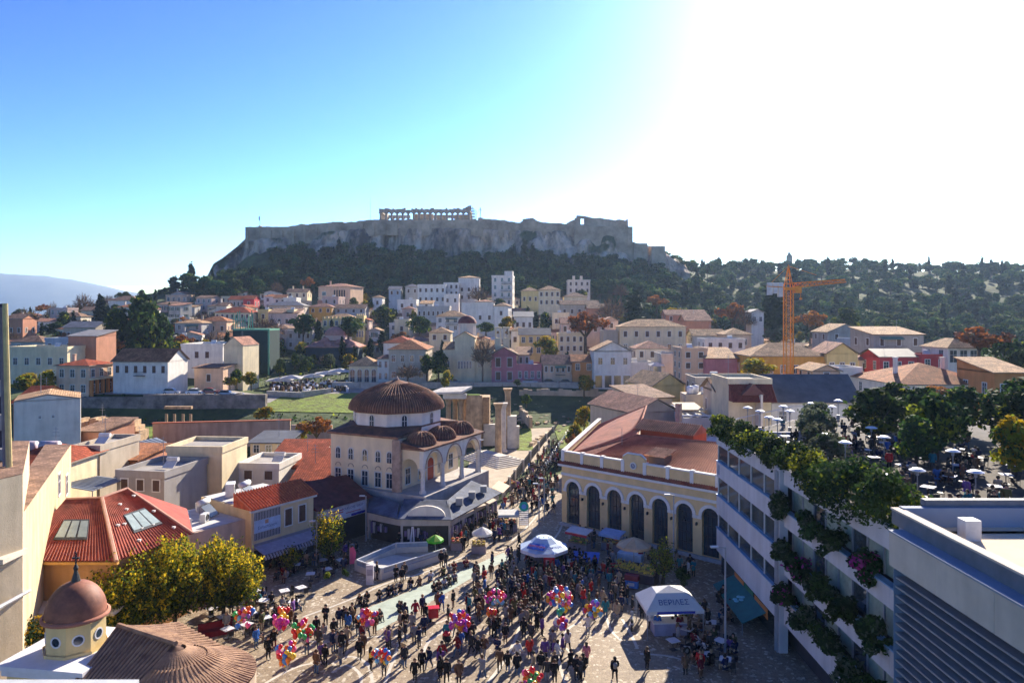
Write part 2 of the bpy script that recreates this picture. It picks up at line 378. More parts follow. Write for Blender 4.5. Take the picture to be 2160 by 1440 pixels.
def parthenon():
 y0 = 510; xa,xb = X(800,y0),X(992,y0); zt = Z(440,y0); zb = Z(476,y0)
 r = thing('ruined_temple','long ruined marble temple with columns and gaps on the acropolis','temple',(xa,y0,zb))
 L_ = xb-xa; H = zt-zb; cr = .95; n = 17
 MB().box(-1.5,-1,-3,L_+1.5,31,-.02).put('stepped_base',marble_old,r)
 cm = MB(); cm.lathe([(cr*1.1,0),(cr,H*.1),(cr*.8,H-3.9)],n=14); cm.lathe([(cr*.8,H-3.9),(cr*1.25,H-3.4)],n=14); cm.box(-1.3,-1.3,H-3.4,1.3,1.3,H-2.9)
 me = cm.mesh('column',marble_old,True)
 for i in range(n):
  obj('column',me,r,loc=(1+i*(L_-2)/(n-1),0,0))
 for i in range(n):
  if i in (4,5,6,7,8,12): continue
  obj('column',me,r,loc=(1+i*(L_-2)/(n-1),29,0))
 for j in range(1,7):
  obj('column',me,r,loc=(1,j*29/7,0)); obj('column',me,r,loc=(L_-1,j*29/7,0))
 e = MB()
 e.box(0,-1.1,H-2.9,L_,1.1,H-1.5)
 for i in range(48):
  x = i*L_/48; hh = H-.35+(.9*R.random() if R.random() < .35 else -.5*R.random())
  if 18 < x < 23: hh = H-1.2
  e.box(x,-1.2,H-1.5,x+L_/48,1.2,hh)
 e.put('entablature',marble_old,r)
 e = MB(); e.box(0,28,H-2.9,L_*.28,30,H-.8); e.box(L_*.52,28,H-2.9,L_,30,H-.5); e.box(0,0,H-2.9,2,29,H-.3); e.box(L_-2,0,H-2.9,L_,29,H+.6); e.put('entablature',marble_old,r)
 w = MB(); w.box(L_*.36,6,0,L_*.58,8,H-3); w.box(L_*.1,6,2.5,L_*.22,7.5,H-7.5); w.box(L_*.62,9,0,L_*.74,10.5,H-4.5); w.box(L_*.83,5,0,L_*.97,8,H-3.5); w.put('inner_wall',marble_old,r)
 p = MB(); p.add([(L_-5,-1.2,H-.4),(L_+.5,-1.2,H-.4),(L_+.5,-1.2,H+2.0),(L_-1,-1.2,H+2.0),(L_-5,6,H-.4),(L_+.5,6,H-.4),(L_+.5,6,H+2.0),(L_-1,6,H+2.0)],
  [(0,1,2,3),(7,6,5,4),(1,5,6,2),(3,2,6,7),(0,3,7,4)]); p.put('pediment',marble_old,r)
 s = MB(); st = mat('scaffold_steel',(.18,.17,.16),.6,.1)
 for i in range(5):
  for j in range(2): s.tube([(L_+.6+i*.9,-3+j*3,-1),(L_+.6+i*.9,-3+j*3,H+2-(i*.9))],.12,5)
 for k in range(7): s.box(L_+.4,-3,k*2.0,L_+4.4-k*.3,0,k*2.0+.18)
 s.put('scaffold',st,r)
 k = thing('site_crane','small pale derrick crane beside the right end of the ruined temple','crane',(X(1013,y0),y0,Z(470,y0)))
 c = MB(); c.box(-1.6,-1,-2,1.8,1,3.6); c.box(-4.5,-1,-2,-2.6,1,2.6); c.put('cabin',mat('dull_cream_steel',(.45,.42,.35)),k)
 c = MB(); c.tube([(0,0,3.5),(.2,0,11)],.28,6); c.tube([(-.9,0,9.5),(1.1,0,9)],.12,5); c.tube([(.2,0,11),(-2.6,0,6)],.09,5); c.put('mast',st,k)
parthenon()
def ruins():
 y0 = 470
 r = thing('ruined_gatehouse','jagged ruined stone gatehouse with a see-through opening at the right end of the acropolis','ruin',(0,y0,0))
 prof = [(1196,471),(1206,466),(1212,464),(1217,455),(1235,457),(1252,461),(1266,460),(1272,462),(1290,464),(1296,466),(1305,463),(1318,466),(1323,463),(1324,478)]
 mb = MB(); us = np.arange(1196,1324,4)
 for u in us:
  zt = Z(_ip(prof,u+2),y0); op = (1200 < u < 1209) or (1222 < u < 1231)
  if op:
   mb.box(X(u,y0),-2,zt-1.5,X(u+4,y0),2,zt)
   mb.box(X(u,y0),-2,rock_top(u)-6,X(u+4,y0),2,Z(474,y0))
  else: mb.box(X(u,y0),-2,rock_top(u)-6,X(u+4,y0),2,zt)
 mb.put('wall',anc,r)
 MB().box(X(1255,y0),2.2,70,X(1292,y0),8,Z(463,y0)).put('inner_wall',marble_old,r)
 t = thing('stone_bastion','square stone bastion stepping down at the right end of the acropolis wall','bastion',(0,452,0))
 MB().box(X(1212,452),0,60,X(1323,452),8,Z(477,452)).put('wall',anc,t)
 MB().box(X(1323.2,452),-.5,58,X(1334.5,452),9,Z(478,452)).put('wall',anc,t)
 t = thing('gate_tower','low flat stone tower below the bastion on the right shoulder of the rock','tower',(0,448,0))
 MB().box(X(1337,448),0,55,X(1366,448),10,Z(513,448)).put('wall',anc,t)
 t = thing('gate_tower','small square stone tower lowest on the right shoulder of the rock','tower',(0,446,0))
 MB().box(X(1375,446),0,50,X(1403,446),10,Z(519,446)).put('wall',anc,t)
 f = thing('flagpole','thin flagpole with a limp flag above the left corner of the acropolis wall','flagpole',(X(548,462),462,Z(480,462)))
 MB().tube([(0,0,-3),(0,0,9)],.16,6,r1=.09).put('pole',st_steel,f); MB().box(-.7,-.05,4.6,-.1,.05,7.2).put('flag',mat('flag_blue',(.1,.16,.4)),f)
 f = thing('tall_mast','hair thin tall mast left of the ruined temple','mast',(X(781,500),500,Z(468,500)))
 MB().tube([(0,0,-3),(0,0,17)],.13,5,r1=.07).put('pole',st_steel,f)
 t = thing('monument','distant pale stone monument standing on the hilltop behind the crane','monument',(X(1665,700),700,Z(545,700)))
 MB().box(-2.4,-2,-6,2.4,2,3).put('base',anc,t); MB().add([(-1.6,-1.5,3),(1.6,-1.5,3),(1.6,1.5,3),(-1.6,1.5,3),(-.7,-.7,6.5),(.7,-.7,5.5),(.7,.7,5.5),(-.7,.7,6.5)],[(0,1,5,4),(1,2,6,5),(2,3,7,6),(3,0,4,7),(4,5,6,7)]).put('top',anc,t)
st_steel = mat('mast_steel',(.3,.3,.3),.5)
ruins()
# ---------------------------------------------------------------- vegetation
def leafmat(name,col,tr=.35,rand=.22): return mat(name,col,.8,.25,.35,spec=.08,trans=tr,rand=rand)
LG = leafmat('leaf_green',(.055,.105,.025)); LD = leafmat('leaf_dark',(.022,.052,.018),.2); LY = leafmat('leaf_yellow',(.46,.32,.02),.45)
LL = leafmat('leaf_lime',(.26,.30,.03),.5); LO = leafmat('leaf_orange',(.42,.17,.035),.4); LP = leafmat('pine_needles',(.03,.085,.03),.2,.35)
LP2 = leafmat('pine_needles_light',(.12,.17,.045),.35,.35); LOL = leafmat('olive_leaf',(.13,.15,.09),.3); LC = leafmat('cypress_leaf',(.018,.038,.018),.1)
TW = mat('twig_brown',(.16,.11,.075),.95,.2,2,rand=.2); TWO = mat('dry_leaf',(.36,.17,.07),.9,.2,2,rand=.2); BARK = mat('bark',(.12,.09,.06),.95,.3,3,bump=.02)
NR = np.random.RandomState(11)
def leafmesh(name,P,N,size,mats,mi,asp=1.7,ld=None):
 """one quad per leaf or leaf spray: centres P, normals N"""
 n = len(P); N = N/np.maximum(1e-6,np.linalg.norm(N,axis=1))[:,None]
 rv = NR.normal(size=(n,3)) if ld is None else ld
 a = np.cross(N,rv); a /= np.maximum(1e-6,np.linalg.norm(a,axis=1))[:,None]; b = np.cross(N,a)
 if ld is not None: a,b = b,a
 s = (size*NR.uniform(.6,1.3,n))[:,None]
 A = a*s*asp/2; B = b*s/2
 V = np.stack([P-A,P-B+A*.1,P+A,P+B+A*.1],1).reshape(-1,3)
 me = bpy.data.meshes.new(name)
 me.vertices.add(4*n); me.vertices.foreach_set('co',V.ravel())
 me.loops.add(4*n); me.loops.foreach_set('vertex_index',np.arange(4*n,dtype=np.int32))
 me.polygons.add(n); me.polygons.foreach_set('loop_start',np.arange(0,4*n,4,dtype=np.int32))
 for m in mats: me.materials.append(m)
 me.polygons.foreach_set('material_index',np.asarray(mi,dtype=np.int32))
 me.update(); me.validate(); return me
def blobs(clumps,n,size,mats,wts,name='crown',shell=.55,asp=1.7):
 c = np.array([q[:3] for q in clumps]); r = np.array([q[3] if not hasattr(q[3],'__len__') else 0 for q in clumps],float)
 rr = np.array([q[3] if hasattr(q[3],'__len__') else (q[3],)*3 for q in clumps],float)
 w = (rr.prod(axis=1))**(2/3); idx = NR.choice(len(c),n,p=w/w.sum())
 d = NR.normal(size=(n,3)); d /= np.linalg.norm(d,axis=1)[:,None]
 rad = shell+(1-shell)*NR.rand(n)**.6
 P = c[idx]+d*rr[idx]*rad[:,None]*(1+.12*NR.normal(size=(n,1)))
 N = d+NR.normal(size=(n,3))*.7
 # each clump leans towards one leaf colour
 k = len(mats); pref = NR.choice(k,len(c),p=wts); mi = np.where(NR.rand(n) < .55,pref[idx],NR.choice(k,n,p=wts))
 return leafmesh(name,P,N,size,mats,mi,asp)
def rnd_clumps(k,R_,H,z0,rmin,rmax,flat=1.0,seed=0):
 q = random.Random(seed); out = []
 for i in range(k):
  a = q.random()*2*pi; f = q.random()**.5; z = z0+q.random()*H
  wdt = sin(pi*min(1,max(.05,(z-z0)/H*.8+.15)))
  r = rmin+(rmax-rmin)*q.random()
  out.append((cos(a)*f*R_*wdt,sin(a)*f*R_*wdt,z,(r,r,r*flat)))
 return out
def trunk_mesh(h,r,limbs=5,spread=1.5,top=None,seed=0,lean=0):
 q = random.Random(seed); mb = MB(); top = top or h*1.5
 mb.tube([(0,0,-1.0),(lean*.4,.0,h*.5),(lean,0,h)],[r*1.25,r,r*.8],7)
 for i in range(limbs):
  a = 2*pi*i/limbs+q.random(); s = spread*(.6+.6*q.random())
  mb.tube([(lean,0,h*.9),(lean+cos(a)*s*.5,sin(a)*s*.5,h+(top-h)*.5),(lean+cos(a)*s,sin(a)*s,top*(.9+.2*q.random()))],[r*.6,r*.4,r*.15],5)
 return mb.mesh('trunk',BARK,True)
# --- prototypes (mesh data shared between trees of a kind); unit sizes are real metres
def pine_parts(seed):
 return (trunk_mesh(2.6,.22,4,1.6,5,seed),blobs(rnd_clumps(10,2.5,3.6,3.2,1.0,1.7,.75,seed),620,.62,[LP,LP2,LG],[.62,.2,.18]))
PINES = [pine_parts(s) for s in (1,2,3,4)]
def cyp_mesh(seed):
 cl = [(.25*sin(i*2.3),.25*cos(i*1.7),.9+i*.9,(1.05*sin(pi*min(.96,(i+1.6)/12.5))+.12,1.05*sin(pi*min(.96,(i+1.6)/12.5))+.12,.95)) for i in range(11)]
 return blobs(cl,900,.5,[LC,LD],[.75,.25],asp=2.2)
CYPS = [(trunk_mesh(1.2,.2,0,seed=s),cyp_mesh(s)) for s in (1,2)]
ROUND = [(trunk_mesh(1.8,.2,5,1.3,4,s),blobs(rnd_clumps(12,2.2,3.2,2.2,.9,1.5,.85,s+20),1500,.38,[LD,LG,LL],[.5,.4,.1])) for s in (1,2)]
OLIVE = [(trunk_mesh(1.4,.22,5,1.2,3,5),blobs(rnd_clumps(12,2,2.6,1.5,.8,1.3,.85,33),1300,.34,[LOL,LG],[.75,.25]))]
YELL = [(trunk_mesh(1.8,.18,6,1.3,4.2,s),blobs(rnd_clumps(13,2.2,3.2,2.0,.8,1.3,.9,s+40),1500,.36,[LY,LL,LG],[.5,.3,.2])) for s in (3,4)]
ORNG = [(trunk_mesh(2.6,.22,8,2.2,5,s),blobs(rnd_clumps(14,2.9,2.4,3.4,.6,1.1,.6,s+50),1100,.36,[LO,TWO,TW],[.55,.3,.15],shell=.3)) for s in (3,4)]
def bare(seed):
 q = random.Random(seed); mb = MB(); mb.tube([(0,0,-1),(0,0,2)],.2,6,r1=.16)
 for i in range(10):
  a = q.random()*6.28; e = .5+q.random()*.9; p = Vector((0,0,1.6+q.random()*.8)); d = Vector((cos(a)*cos(e),sin(a)*cos(e),sin(e)))
  p2 = p+d*2.0; p3 = p2+(d+Vector((0,0,.35))).normalized()*1.5; mb.tube([p,p2,p3],[.1,.06,.03],4,caps=False)
 n = 700; d = NR.normal(size=(n,3)); d[:,2] = abs(d[:,2])*.9+.15; d /= np.linalg.norm(d,axis=1)[:,None]
 P = d*NR.uniform(1.2,2.9,n)[:,None]*np.array([1,1,1.05])+np.array([0,0,2.0])
 tw = leafmesh('crown',P,NR.normal(size=(n,3)),.11,[TW,TWO],NR.choice(2,n,p=[.8,.2]),9,ld=d)
 return mb.mesh('trunk',TW),tw
BARE = [bare(s) for s in (1,2)]
KIND = {'pine': (PINES,'pine_tree',7.0),'cypress': (CYPS,'cypress_tree',11.2),'round': (ROUND,'broadleaf_tree',6.2),'olive': (OLIVE,'olive_tree',4.9),
  'yellow': (YELL,'autumn_tree',6.0),'orange': (ORNG,'autumn_tree',6.2),'bare': (BARE,'bare_tree',4.9)}
def tree(kd,label,x,y,z,h,wf=1.0,group=None,rot=None,i=None):
 protos,nm,H0 = KIND[kd]; i = R.randrange(len(protos)) if i is None else i
 t = thing(nm,label,'tree',(x,y,z),R.random()*6.28 if rot is None else rot,group)
 s = h/H0; t.scale = (s*wf,s*wf,s)
 obj('trunk',protos[i][0],t); obj('crown',protos[i][1],t)
 return t
def treepx(kd,label,u,vt,vb,y,wpx=None,group=None):
 """stands at sight line u, distance y, crown top vt, foot vb; wpx the crown's width"""
 zb,zt = Z(vb,y),Z(vt,y); h = zt-zb
 W0 = {'pine': 6.2,'cypress': 2.4,'round': 6.0,'olive': 5.4,'yellow': 6,'orange': 7.2,'bare': 5.6}[kd]; H0 = KIND[kd][2]
 wf = 1.0 if wpx is None else (wpx*y/F)/(W0*h/H0)
 return tree(kd,label,X(u,y),y,zb,h,wf,group)
# --- trees one by one in and above the old town: kind, u, top, foot, distance, width px, label
TREES = [
 ('cypress',367,577,655,385,26,'tall dark cypress on the skyline at the left foot of the rock'),
 ('cypress',213,616,700,300,26,'tall dark cypress beside the big dark evergreen on the left skyline'),
 ('round',300,628,780,225,110,'huge dark evergreen behind the long white house with the red roof'),
 ('round',250,655,775,222,90,'big dark evergreen touching the tall cypress behind the orange corner house'),
 ('round',340,668,770,228,60,'grey green evergreen at the right edge of the dark tree mass behind the white house'),
 ('bare',176,622,672,330,42,'bare reddish tree on the skyline left of the tall cypress'),
 ('bare',110,640,690,320,30,'small bare tree on the far left skyline'),
 ('bare',60,655,715,300,60,'wide bare brown tree at the far left below the blue mountain'),
 ('round',118,680,712,270,48,'low green tree above the blue terrace at the far left'),
 ('round',400,592,625,395,50,'dark tree at the left foot of the acropolis cliff'),
 ('round',343,612,650,390,36,'dark tree left of the skyline cypress'),
 ('yellow',60,788,830,168,75,'yellow green bush below the cream house at the far left'),
 ('yellow',100,782,832,166,60,'mustard coloured bush beside the dark doorway of the corner house'),
 ('yellow',540,562,612,415,46,'light green tree catching sun below the left part of the cliff'),
 ('pine',592,555,605,425,40,'umbrella pine below the left part of the cliff'),
 ('bare',583,596,632,370,30,'reddish bare tree left of the peach villa'),
 ('orange',650,584,625,375,36,'dull orange tree left of the peach villa'),
 ('bare',450,700,760,240,60,'bare brown tree left of the green netted building'),
 ('bare',425,660,700,290,55,'bare grey brown tree above the green scaffold frame'),
 ('bare',560,672,735,255,80,'wide bare reddish tree right of the green netted building'),
 ('pine',640,668,728,250,62,'dark pine left of the yellow battlemented building'),
 ('cypress',672,672,722,243,16,'narrow dark cypress left of the domed brick bathhouse'),
 ('pine',735,672,725,242,62,'dark pine in front of the yellow battlemented building'),
 ('cypress',700,672,700,262,8,'thin young cypress against the yellow battlemented building'),
 ('round',808,645,705,290,62,'tall green tree right of the yellow battlemented building'),
 ('cypress',806,694,742,246,18,'dark cypress beside the small white gabled house'),
 ('round',885,668,712,262,58,'dark round tree behind the grey stone mansion'),
 ('yellow',872,655,690,285,22,'narrow yellow tree left of the dark round tree'),
 ('round',746,628,650,330,24,'small dark tree at the right corner of the peach villa'),
 ('yellow',778,635,655,325,26,'lime green tree below the right side of the peach villa'),
 ('bare',1010,605,650,330,50,'pinkish bare tree between the white apartment blocks'),
 ('round',1052,630,655,322,34,'dark tree at the foot of the tall narrow white block'),
 ('yellow',1070,668,700,252,46,'golden tree behind the church bell towers'),
 ('round',1025,680,705,256,46,'low green tree right of the church dome'),
 ('cypress',1130,655,695,285,14,'grey green cypress below the ochre villa'),
 ('cypress',1112,645,690,290,14,'slim cypress left below the ochre villa'),
 ('round',1150,660,702,275,36,'green shrubbery tree below the ochre villa'),
 ('round',1115,600,625,370,40,'green tree behind the ochre villa'),
 ('round',1145,598,622,375,30,'lighter green tree behind the right end of the ochre villa'),
 ('round',1225,612,640,340,40,'green tree in front of the pale hilltop house with two chimneys'),
 ('orange',1235,656,745,225,110,'wide rust orange tree in front of the pink walled houses'),
 ('yellow',1152,710,760,208,66,'bright golden tree right of the pink house'),
 ('round',925,742,800,193,55,'olive green tree in front of the church wall'),
 ('round',900,748,795,194,36,'small green tree right of the grey stone mansion'),
 ('bare',1018,715,800,192,50,'bare grey tree standing in front of the church'),
 ('bare',860,770,812,186,66,'bare twiggy shrub below the grey stone mansion'),
 ('yellow',943,782,825,183,32,'small lime green tree on the slope behind the tiled dome'),
 ('round',1092,800,815,186,22,'dark bush below the pink house'),
 ('yellow',1232,788,832,182,55,'olive yellow tree below the small orange house'),
 ('cypress',1337,610,690,290,34,'dark broad cypress above the long cream building'),
 ('bare',1290,630,700,288,70,'grey bare tree left of the dark broad cypress'),
 ('orange',1385,622,665,330,60,'golden brown tree right of the dark broad cypress'),
 ('bare',1310,600,640,345,40,'pinkish bare tree above the dark broad cypress'),
 ('yellow',1428,648,672,300,70,'low yellow green tree behind the long red brown roof'),
 ('orange',1545,638,708,290,80,'dusty orange tree behind the small grey gabled roof'),
 ('bare',1572,655,708,280,50,'brown bare tree left of the small temple fronted house'),
 ('cypress',1632,590,705,285,46,'very dark broad cypress left of the crane mast'),
 ('cypress',1676,560,640,420,26,'dark pointed cypress behind the crane mast'),
 ('olive',1640,690,725,262,62,'spreading green tree left of the crane tower foot'),
 ('orange',1710,655,722,258,84,'large tan autumn tree right of the crane tower'),
 ('round',1787,650,710,272,76,'dark round pine right of the tan autumn tree'),
 ('yellow',1590,752,800,150,108,'broad yellow green tree behind the tile fronted house'),
 ('orange',2065,688,770,150,130,'spreading bright orange tree above the big terracotta roof'),
 ('round',2120,715,800,158,120,'dark evergreen at the right edge behind the orange house'),
 ('round',2150,740,850,130,90,'dark evergreen at the right edge beside the orange house'),
 ('orange',1980,812,850,118,100,'low orange tree in front of the big terracotta roofed building'),
 ('round',1870,675,710,290,60,'rounded dark bush above the stained concrete house'),
 ('round',500,780,815,172,36,'green bush at the left end of the parked cars'),
 ('yellow',485,793,818,170,36,'bright yellow bush below the tall white gabled wall'),
 ('yellow',530,782,818,171,46,'rounded yellow green tree by the parked cars'),
 ('round',590,758,795,200,30,'dark round tree on the cafe terrace'),
 ('round',645,758,790,203,30,'dark green tree on the cafe terrace below the domes'),
 ('olive',697,745,772,212,28,'pale green round tree in front of the domed bathhouse'),
 ('round',622,745,775,206,22,'slim dark tree between the terrace trees'),
 ('yellow',560,858,888,143,60,'golden scrub behind the long pinkish wall'),
 ('orange',668,878,950,118,84,'orange brown autumn tree left of the domed mosque'),
 ('yellow',640,890,945,121,50,'yellow bush at the right end of the long pinkish wall'),
 ('yellow',1232,858,915,142,54,'yellow tree behind the station parapet'),
 ('yellow',1212,890,950,128,40,'golden bush beside the parked motorcycles'),
 ('orange',1208,915,968,118,34,'rusty bush at the corner of the station'),
 ('round',1110,832,856,160,30,'low green bush on the ruins behind the tall columns'),
]
for kd,u,vt,vb,y,w,lab in TREES: treepx(kd,lab,u,vt,vb,y,w)
# --- the wooded slopes: trees told apart are single trees, the rest one wood
def forest():
 pos = []
 def scatter(n,u0,u1,y0,y1,cond=None):
  k = 0
  while k < n:
   u = R.uniform(u0,u1); y = R.uniform(y0,y1); x = X(u,y)
   if cond and not cond(u,y): continue
   pos.append((u,x,y,T(x,y))); k += 1
 def rockfoot(u): return YR-12
 scatter(620,470,1420,385,441,lambda u,y: u > 575 or y < 402)
 scatter(780,1380,2330,395,700,lambda u,y: noise.noise(Vector((X(u,y)*.014,y*.014,8))) < (.28 if u > 1850 else 9))
 scatter(130,1300,1700,330,395)
 scatter(200,1700,2330,300,395)
 scatter(40,380,560,360,398)
 pos.sort(key=lambda p: p[2])
 # single trees: the nearest and the skyline ones
 singles = pos[:170]+[p for p in pos[170:] if p[0] > 1400 and p[2] > 640][:40]
 S = set(id(p) for p in singles); rest = [p for p in pos if id(p) not in S]
 joint = []
 for i,(a,b) in enumerate(PINES):
  mb = bpy.data.meshes.new('pine'); bm = bmesh.new(); bm.from_mesh(b); off = len(bm.faces)
  bm.from_mesh(a); bm.faces.ensure_lookup_table()
  for f in bm.faces[off:]: f.material_index = 3
  bm.to_mesh(mb); bm.free()
  for m_ in (LP,LP2,LG,BARK): mb.materials.append(m_)
  joint.append(mb)
 where = lambda u,y: ('on the slope below the acropolis cliff' if u < 1380 and y > 385 else 'at the upper edge of the old town' if u < 1700 and y < 395 else 'on the skyline of the right hand hill' if y > 600 else 'low on the right hand hill' if y < 395 else 'on the right hand hillside')
 for p in singles:
  u,x,y,z = p
  if R.random() < .1:
   t = obj('cypress_tree',CYPS[R.randrange(2)][1],loc=(x,y,z-.5)); s = R.uniform(.75,1.15)
   tag(t,'dark pointed cypress among the pines '+where(u,y),'tree','cypresses '+where(u,y))
  else:
   t = obj('pine_tree',joint[R.randrange(4)],loc=(x,y,z-.6)); s = R.uniform(.75,1.5)
   tag(t,('small ' if s < .95 else 'tall ' if s > 1.3 else '')+('broad' if (i_ := R.random()) < .5 else 'dense')+' pine '+where(u,y)+(beside(x,y,4) if y < 395 else ''),'tree','pines '+where(u,y))
  t.scale = (s*R.uniform(.9,1.25),s*R.uniform(.9,1.25),s); t.rotation_euler = (0,0,R.random()*6.28)
 # the wood: points that carry copies of the pine meshes
 R.shuffle(rest); cut = len(rest)//8
 for gi in range(5):
  pts = rest[:cut] if gi == 4 else rest[cut+gi::4]
  me = bpy.data.meshes.new('woodland'); me.from_pydata([(p[1],p[2],p[3]-.6) for p in pts],[],[])
  o = kind(obj('woodland',me),'stuff'); o['label'] = 'dense pine wood covering the slopes'
  src = [q for q in COL.objects if q.type == 'MESH' and (q.data == joint[gi] if gi < 4 else q.data == CYPS[0][1])][0]
  ng = bpy.data.node_groups.new('wood','GeometryNodeTree')
  ng.interface.new_socket('Geometry',in_out='INPUT',socket_type='NodeSocketGeometry'); ng.interface.new_socket('Geometry',in_out='OUTPUT',socket_type='NodeSocketGeometry')
  gin = ng.nodes.new('NodeGroupInput'); go = ng.nodes.new('NodeGroupOutput'); ip = ng.nodes.new('GeometryNodeInstanceOnPoints')
  oi = ng.nodes.new('GeometryNodeObjectInfo'); oi.inputs['Object'].default_value = src; oi.transform_space = 'ORIGINAL'; oi.inputs['As Instance'].default_value = True
  rr = ng.nodes.new('FunctionNodeRandomValue'); rr.data_type = 'FLOAT_VECTOR'; rr.inputs[0].default_value = (0,0,0); rr.inputs[1].default_value = (0,0,6.28)
  rs = ng.nodes.new('FunctionNodeRandomValue'); rs.data_type = 'FLOAT_VECTOR'; rs.inputs[0].default_value = (.8,.8,.7); rs.inputs[1].default_value = (2.2,2.2,1.6)
  ng.links.new(gin.outputs[0],ip.inputs['Points']); ng.links.new(oi.outputs['Geometry'],ip.inputs['Instance'])
  ng.links.new(rr.outputs[0],ip.inputs['Rotation']); ng.links.new(rs.outputs[0],ip.inputs['Scale']); ng.links.new(ip.outputs[0],go.inputs[0])
  md = o.modifiers.new('wood','NODES'); md.node_group = ng
# ---------------------------------------------------------------- houses of the old town
WC = {'cream': (.80,.66,.42),'white': (.80,.75,.66),'peach': (.78,.52,.34),'yellow': (.76,.58,.24),'pink': (.55,.21,.23),'rose': (.64,.46,.38),'ochre': (.70,.38,.08),
 'grey': (.50,.47,.43),'stone': (.54,.45,.34),'blue': (.42,.48,.54),'red': (.52,.06,.07),'orange': (.62,.25,.08),'terracotta': (.55,.25,.15),'concrete': (.40,.37,.34),'pale': (.78,.68,.54),'turquoise': (.16,.36,.35)}
RC = {'red': (.42,.10,.05),'terra': (.50,.22,.11),'tan': (.58,.38,.22),'dull': (.34,.22,.16),'grey': (.25,.24,.24),'slate': (.11,.115,.13),'pinkish': (.50,.27,.20)}
def wallm(c): return plaster('plaster_'+c,WC[c])
def roofm(c): return tiles_mat('roof_tiles_'+c,RC[c]) if c != 'slate' and c != 'grey' else mat('roof_'+c,RC[c],.7,.2,.5)
FRW = mat('window_frame_white',(.72,.70,.66),.6); GLS = glass_mat('window_glass'); SHG = mat('shutter_green',(.05,.13,.10),.7,rand=.2); SHB = mat('shutter_brown',(.12,.07,.05),.7)
SHT = mat('shutter_teal',(.10,.24,.28),.7); DOORM = mat('door_wood',(.14,.07,.04),.7)
_wm = {}
def winmesh(w,h,st='plain'):
 k = (round(w,2),round(h,2),st)
 if k in _wm: return _wm[k]
 mb = MB(); fr = .09
 if st in ('arch','archd'):
  n = 8; r = w/2
  def ring(r,y0,y1,zc,mi):
   p = [(-r,0)]+[(-r*cos(pi*i/n),zc+r*sin(pi*i/n)) for i in range(n+1)]+[(r,0)]
   a = [(q[0],y0,q[1]) for q in p]; b = [(q[0],y1,q[1]) for q in p]; m_ = len(p)
   mb.add(a+b,[list(range(m_))]+[[i,i+m_,(i+1) % m_+m_,(i+1) % m_] for i in range(m_)],mi)
  ring(r+.14,-.05,.02,h-r,0); ring(r,-.07,.0,h-r,1)
  mb.box(-.03,-.1,.05,.03,-.06,h-.05,0); mb.box(-w/2,-.1,h*.45,w/2,-.06,h*.45+.05,0)
 else:
  mb.box(-w/2-.12,-.07,-.12,w/2+.12,.02,-.0,0); mb.box(-w/2-.12,-.07,h,w/2+.12,.02,h+.14,0)
  mb.box(-w/2-.12,-.06,0,-w/2,.02,h,0); mb.box(w/2,-.06,0,w/2+.12,.02,h,0)
  mb.box(-w/2,-.025,0,w/2,.02,h,1)
  if st == 'shut':
   for sx in (-1,1):
    mb.box(sx*w*.25-w*.235,-.06,.03,sx*w*.25+w*.235,-.026,h-.03,2)
  elif st == 'open':
   mb.box(-.03,-.05,0,.03,-.026,h,0)
   mb.box(-w/2-.12-w*.45,-.1,0,-w/2-.12,-.06,h,2); mb.box(w/2+.12,-.1,0,w/2+.12+w*.45,-.06,h,2)
  else:
   mb.box(-.03,-.05,0,.03,-.026,h,0); mb.box(-w/2,-.05,h*.62,w/2,-.026,h*.62+.05,0)
 sh = {'shut': SHB,'open': SHG}.get(st,SHB)
 me = mb.mesh('window',[FRW,GLS,sh]); _wm[k] = me; return me
def window(parent,x,y,z,w,h,st='plain',rz=0,name='window'):
 return obj(name,winmesh(w,h,st),parent,loc=(x,y,z),rot=rz)
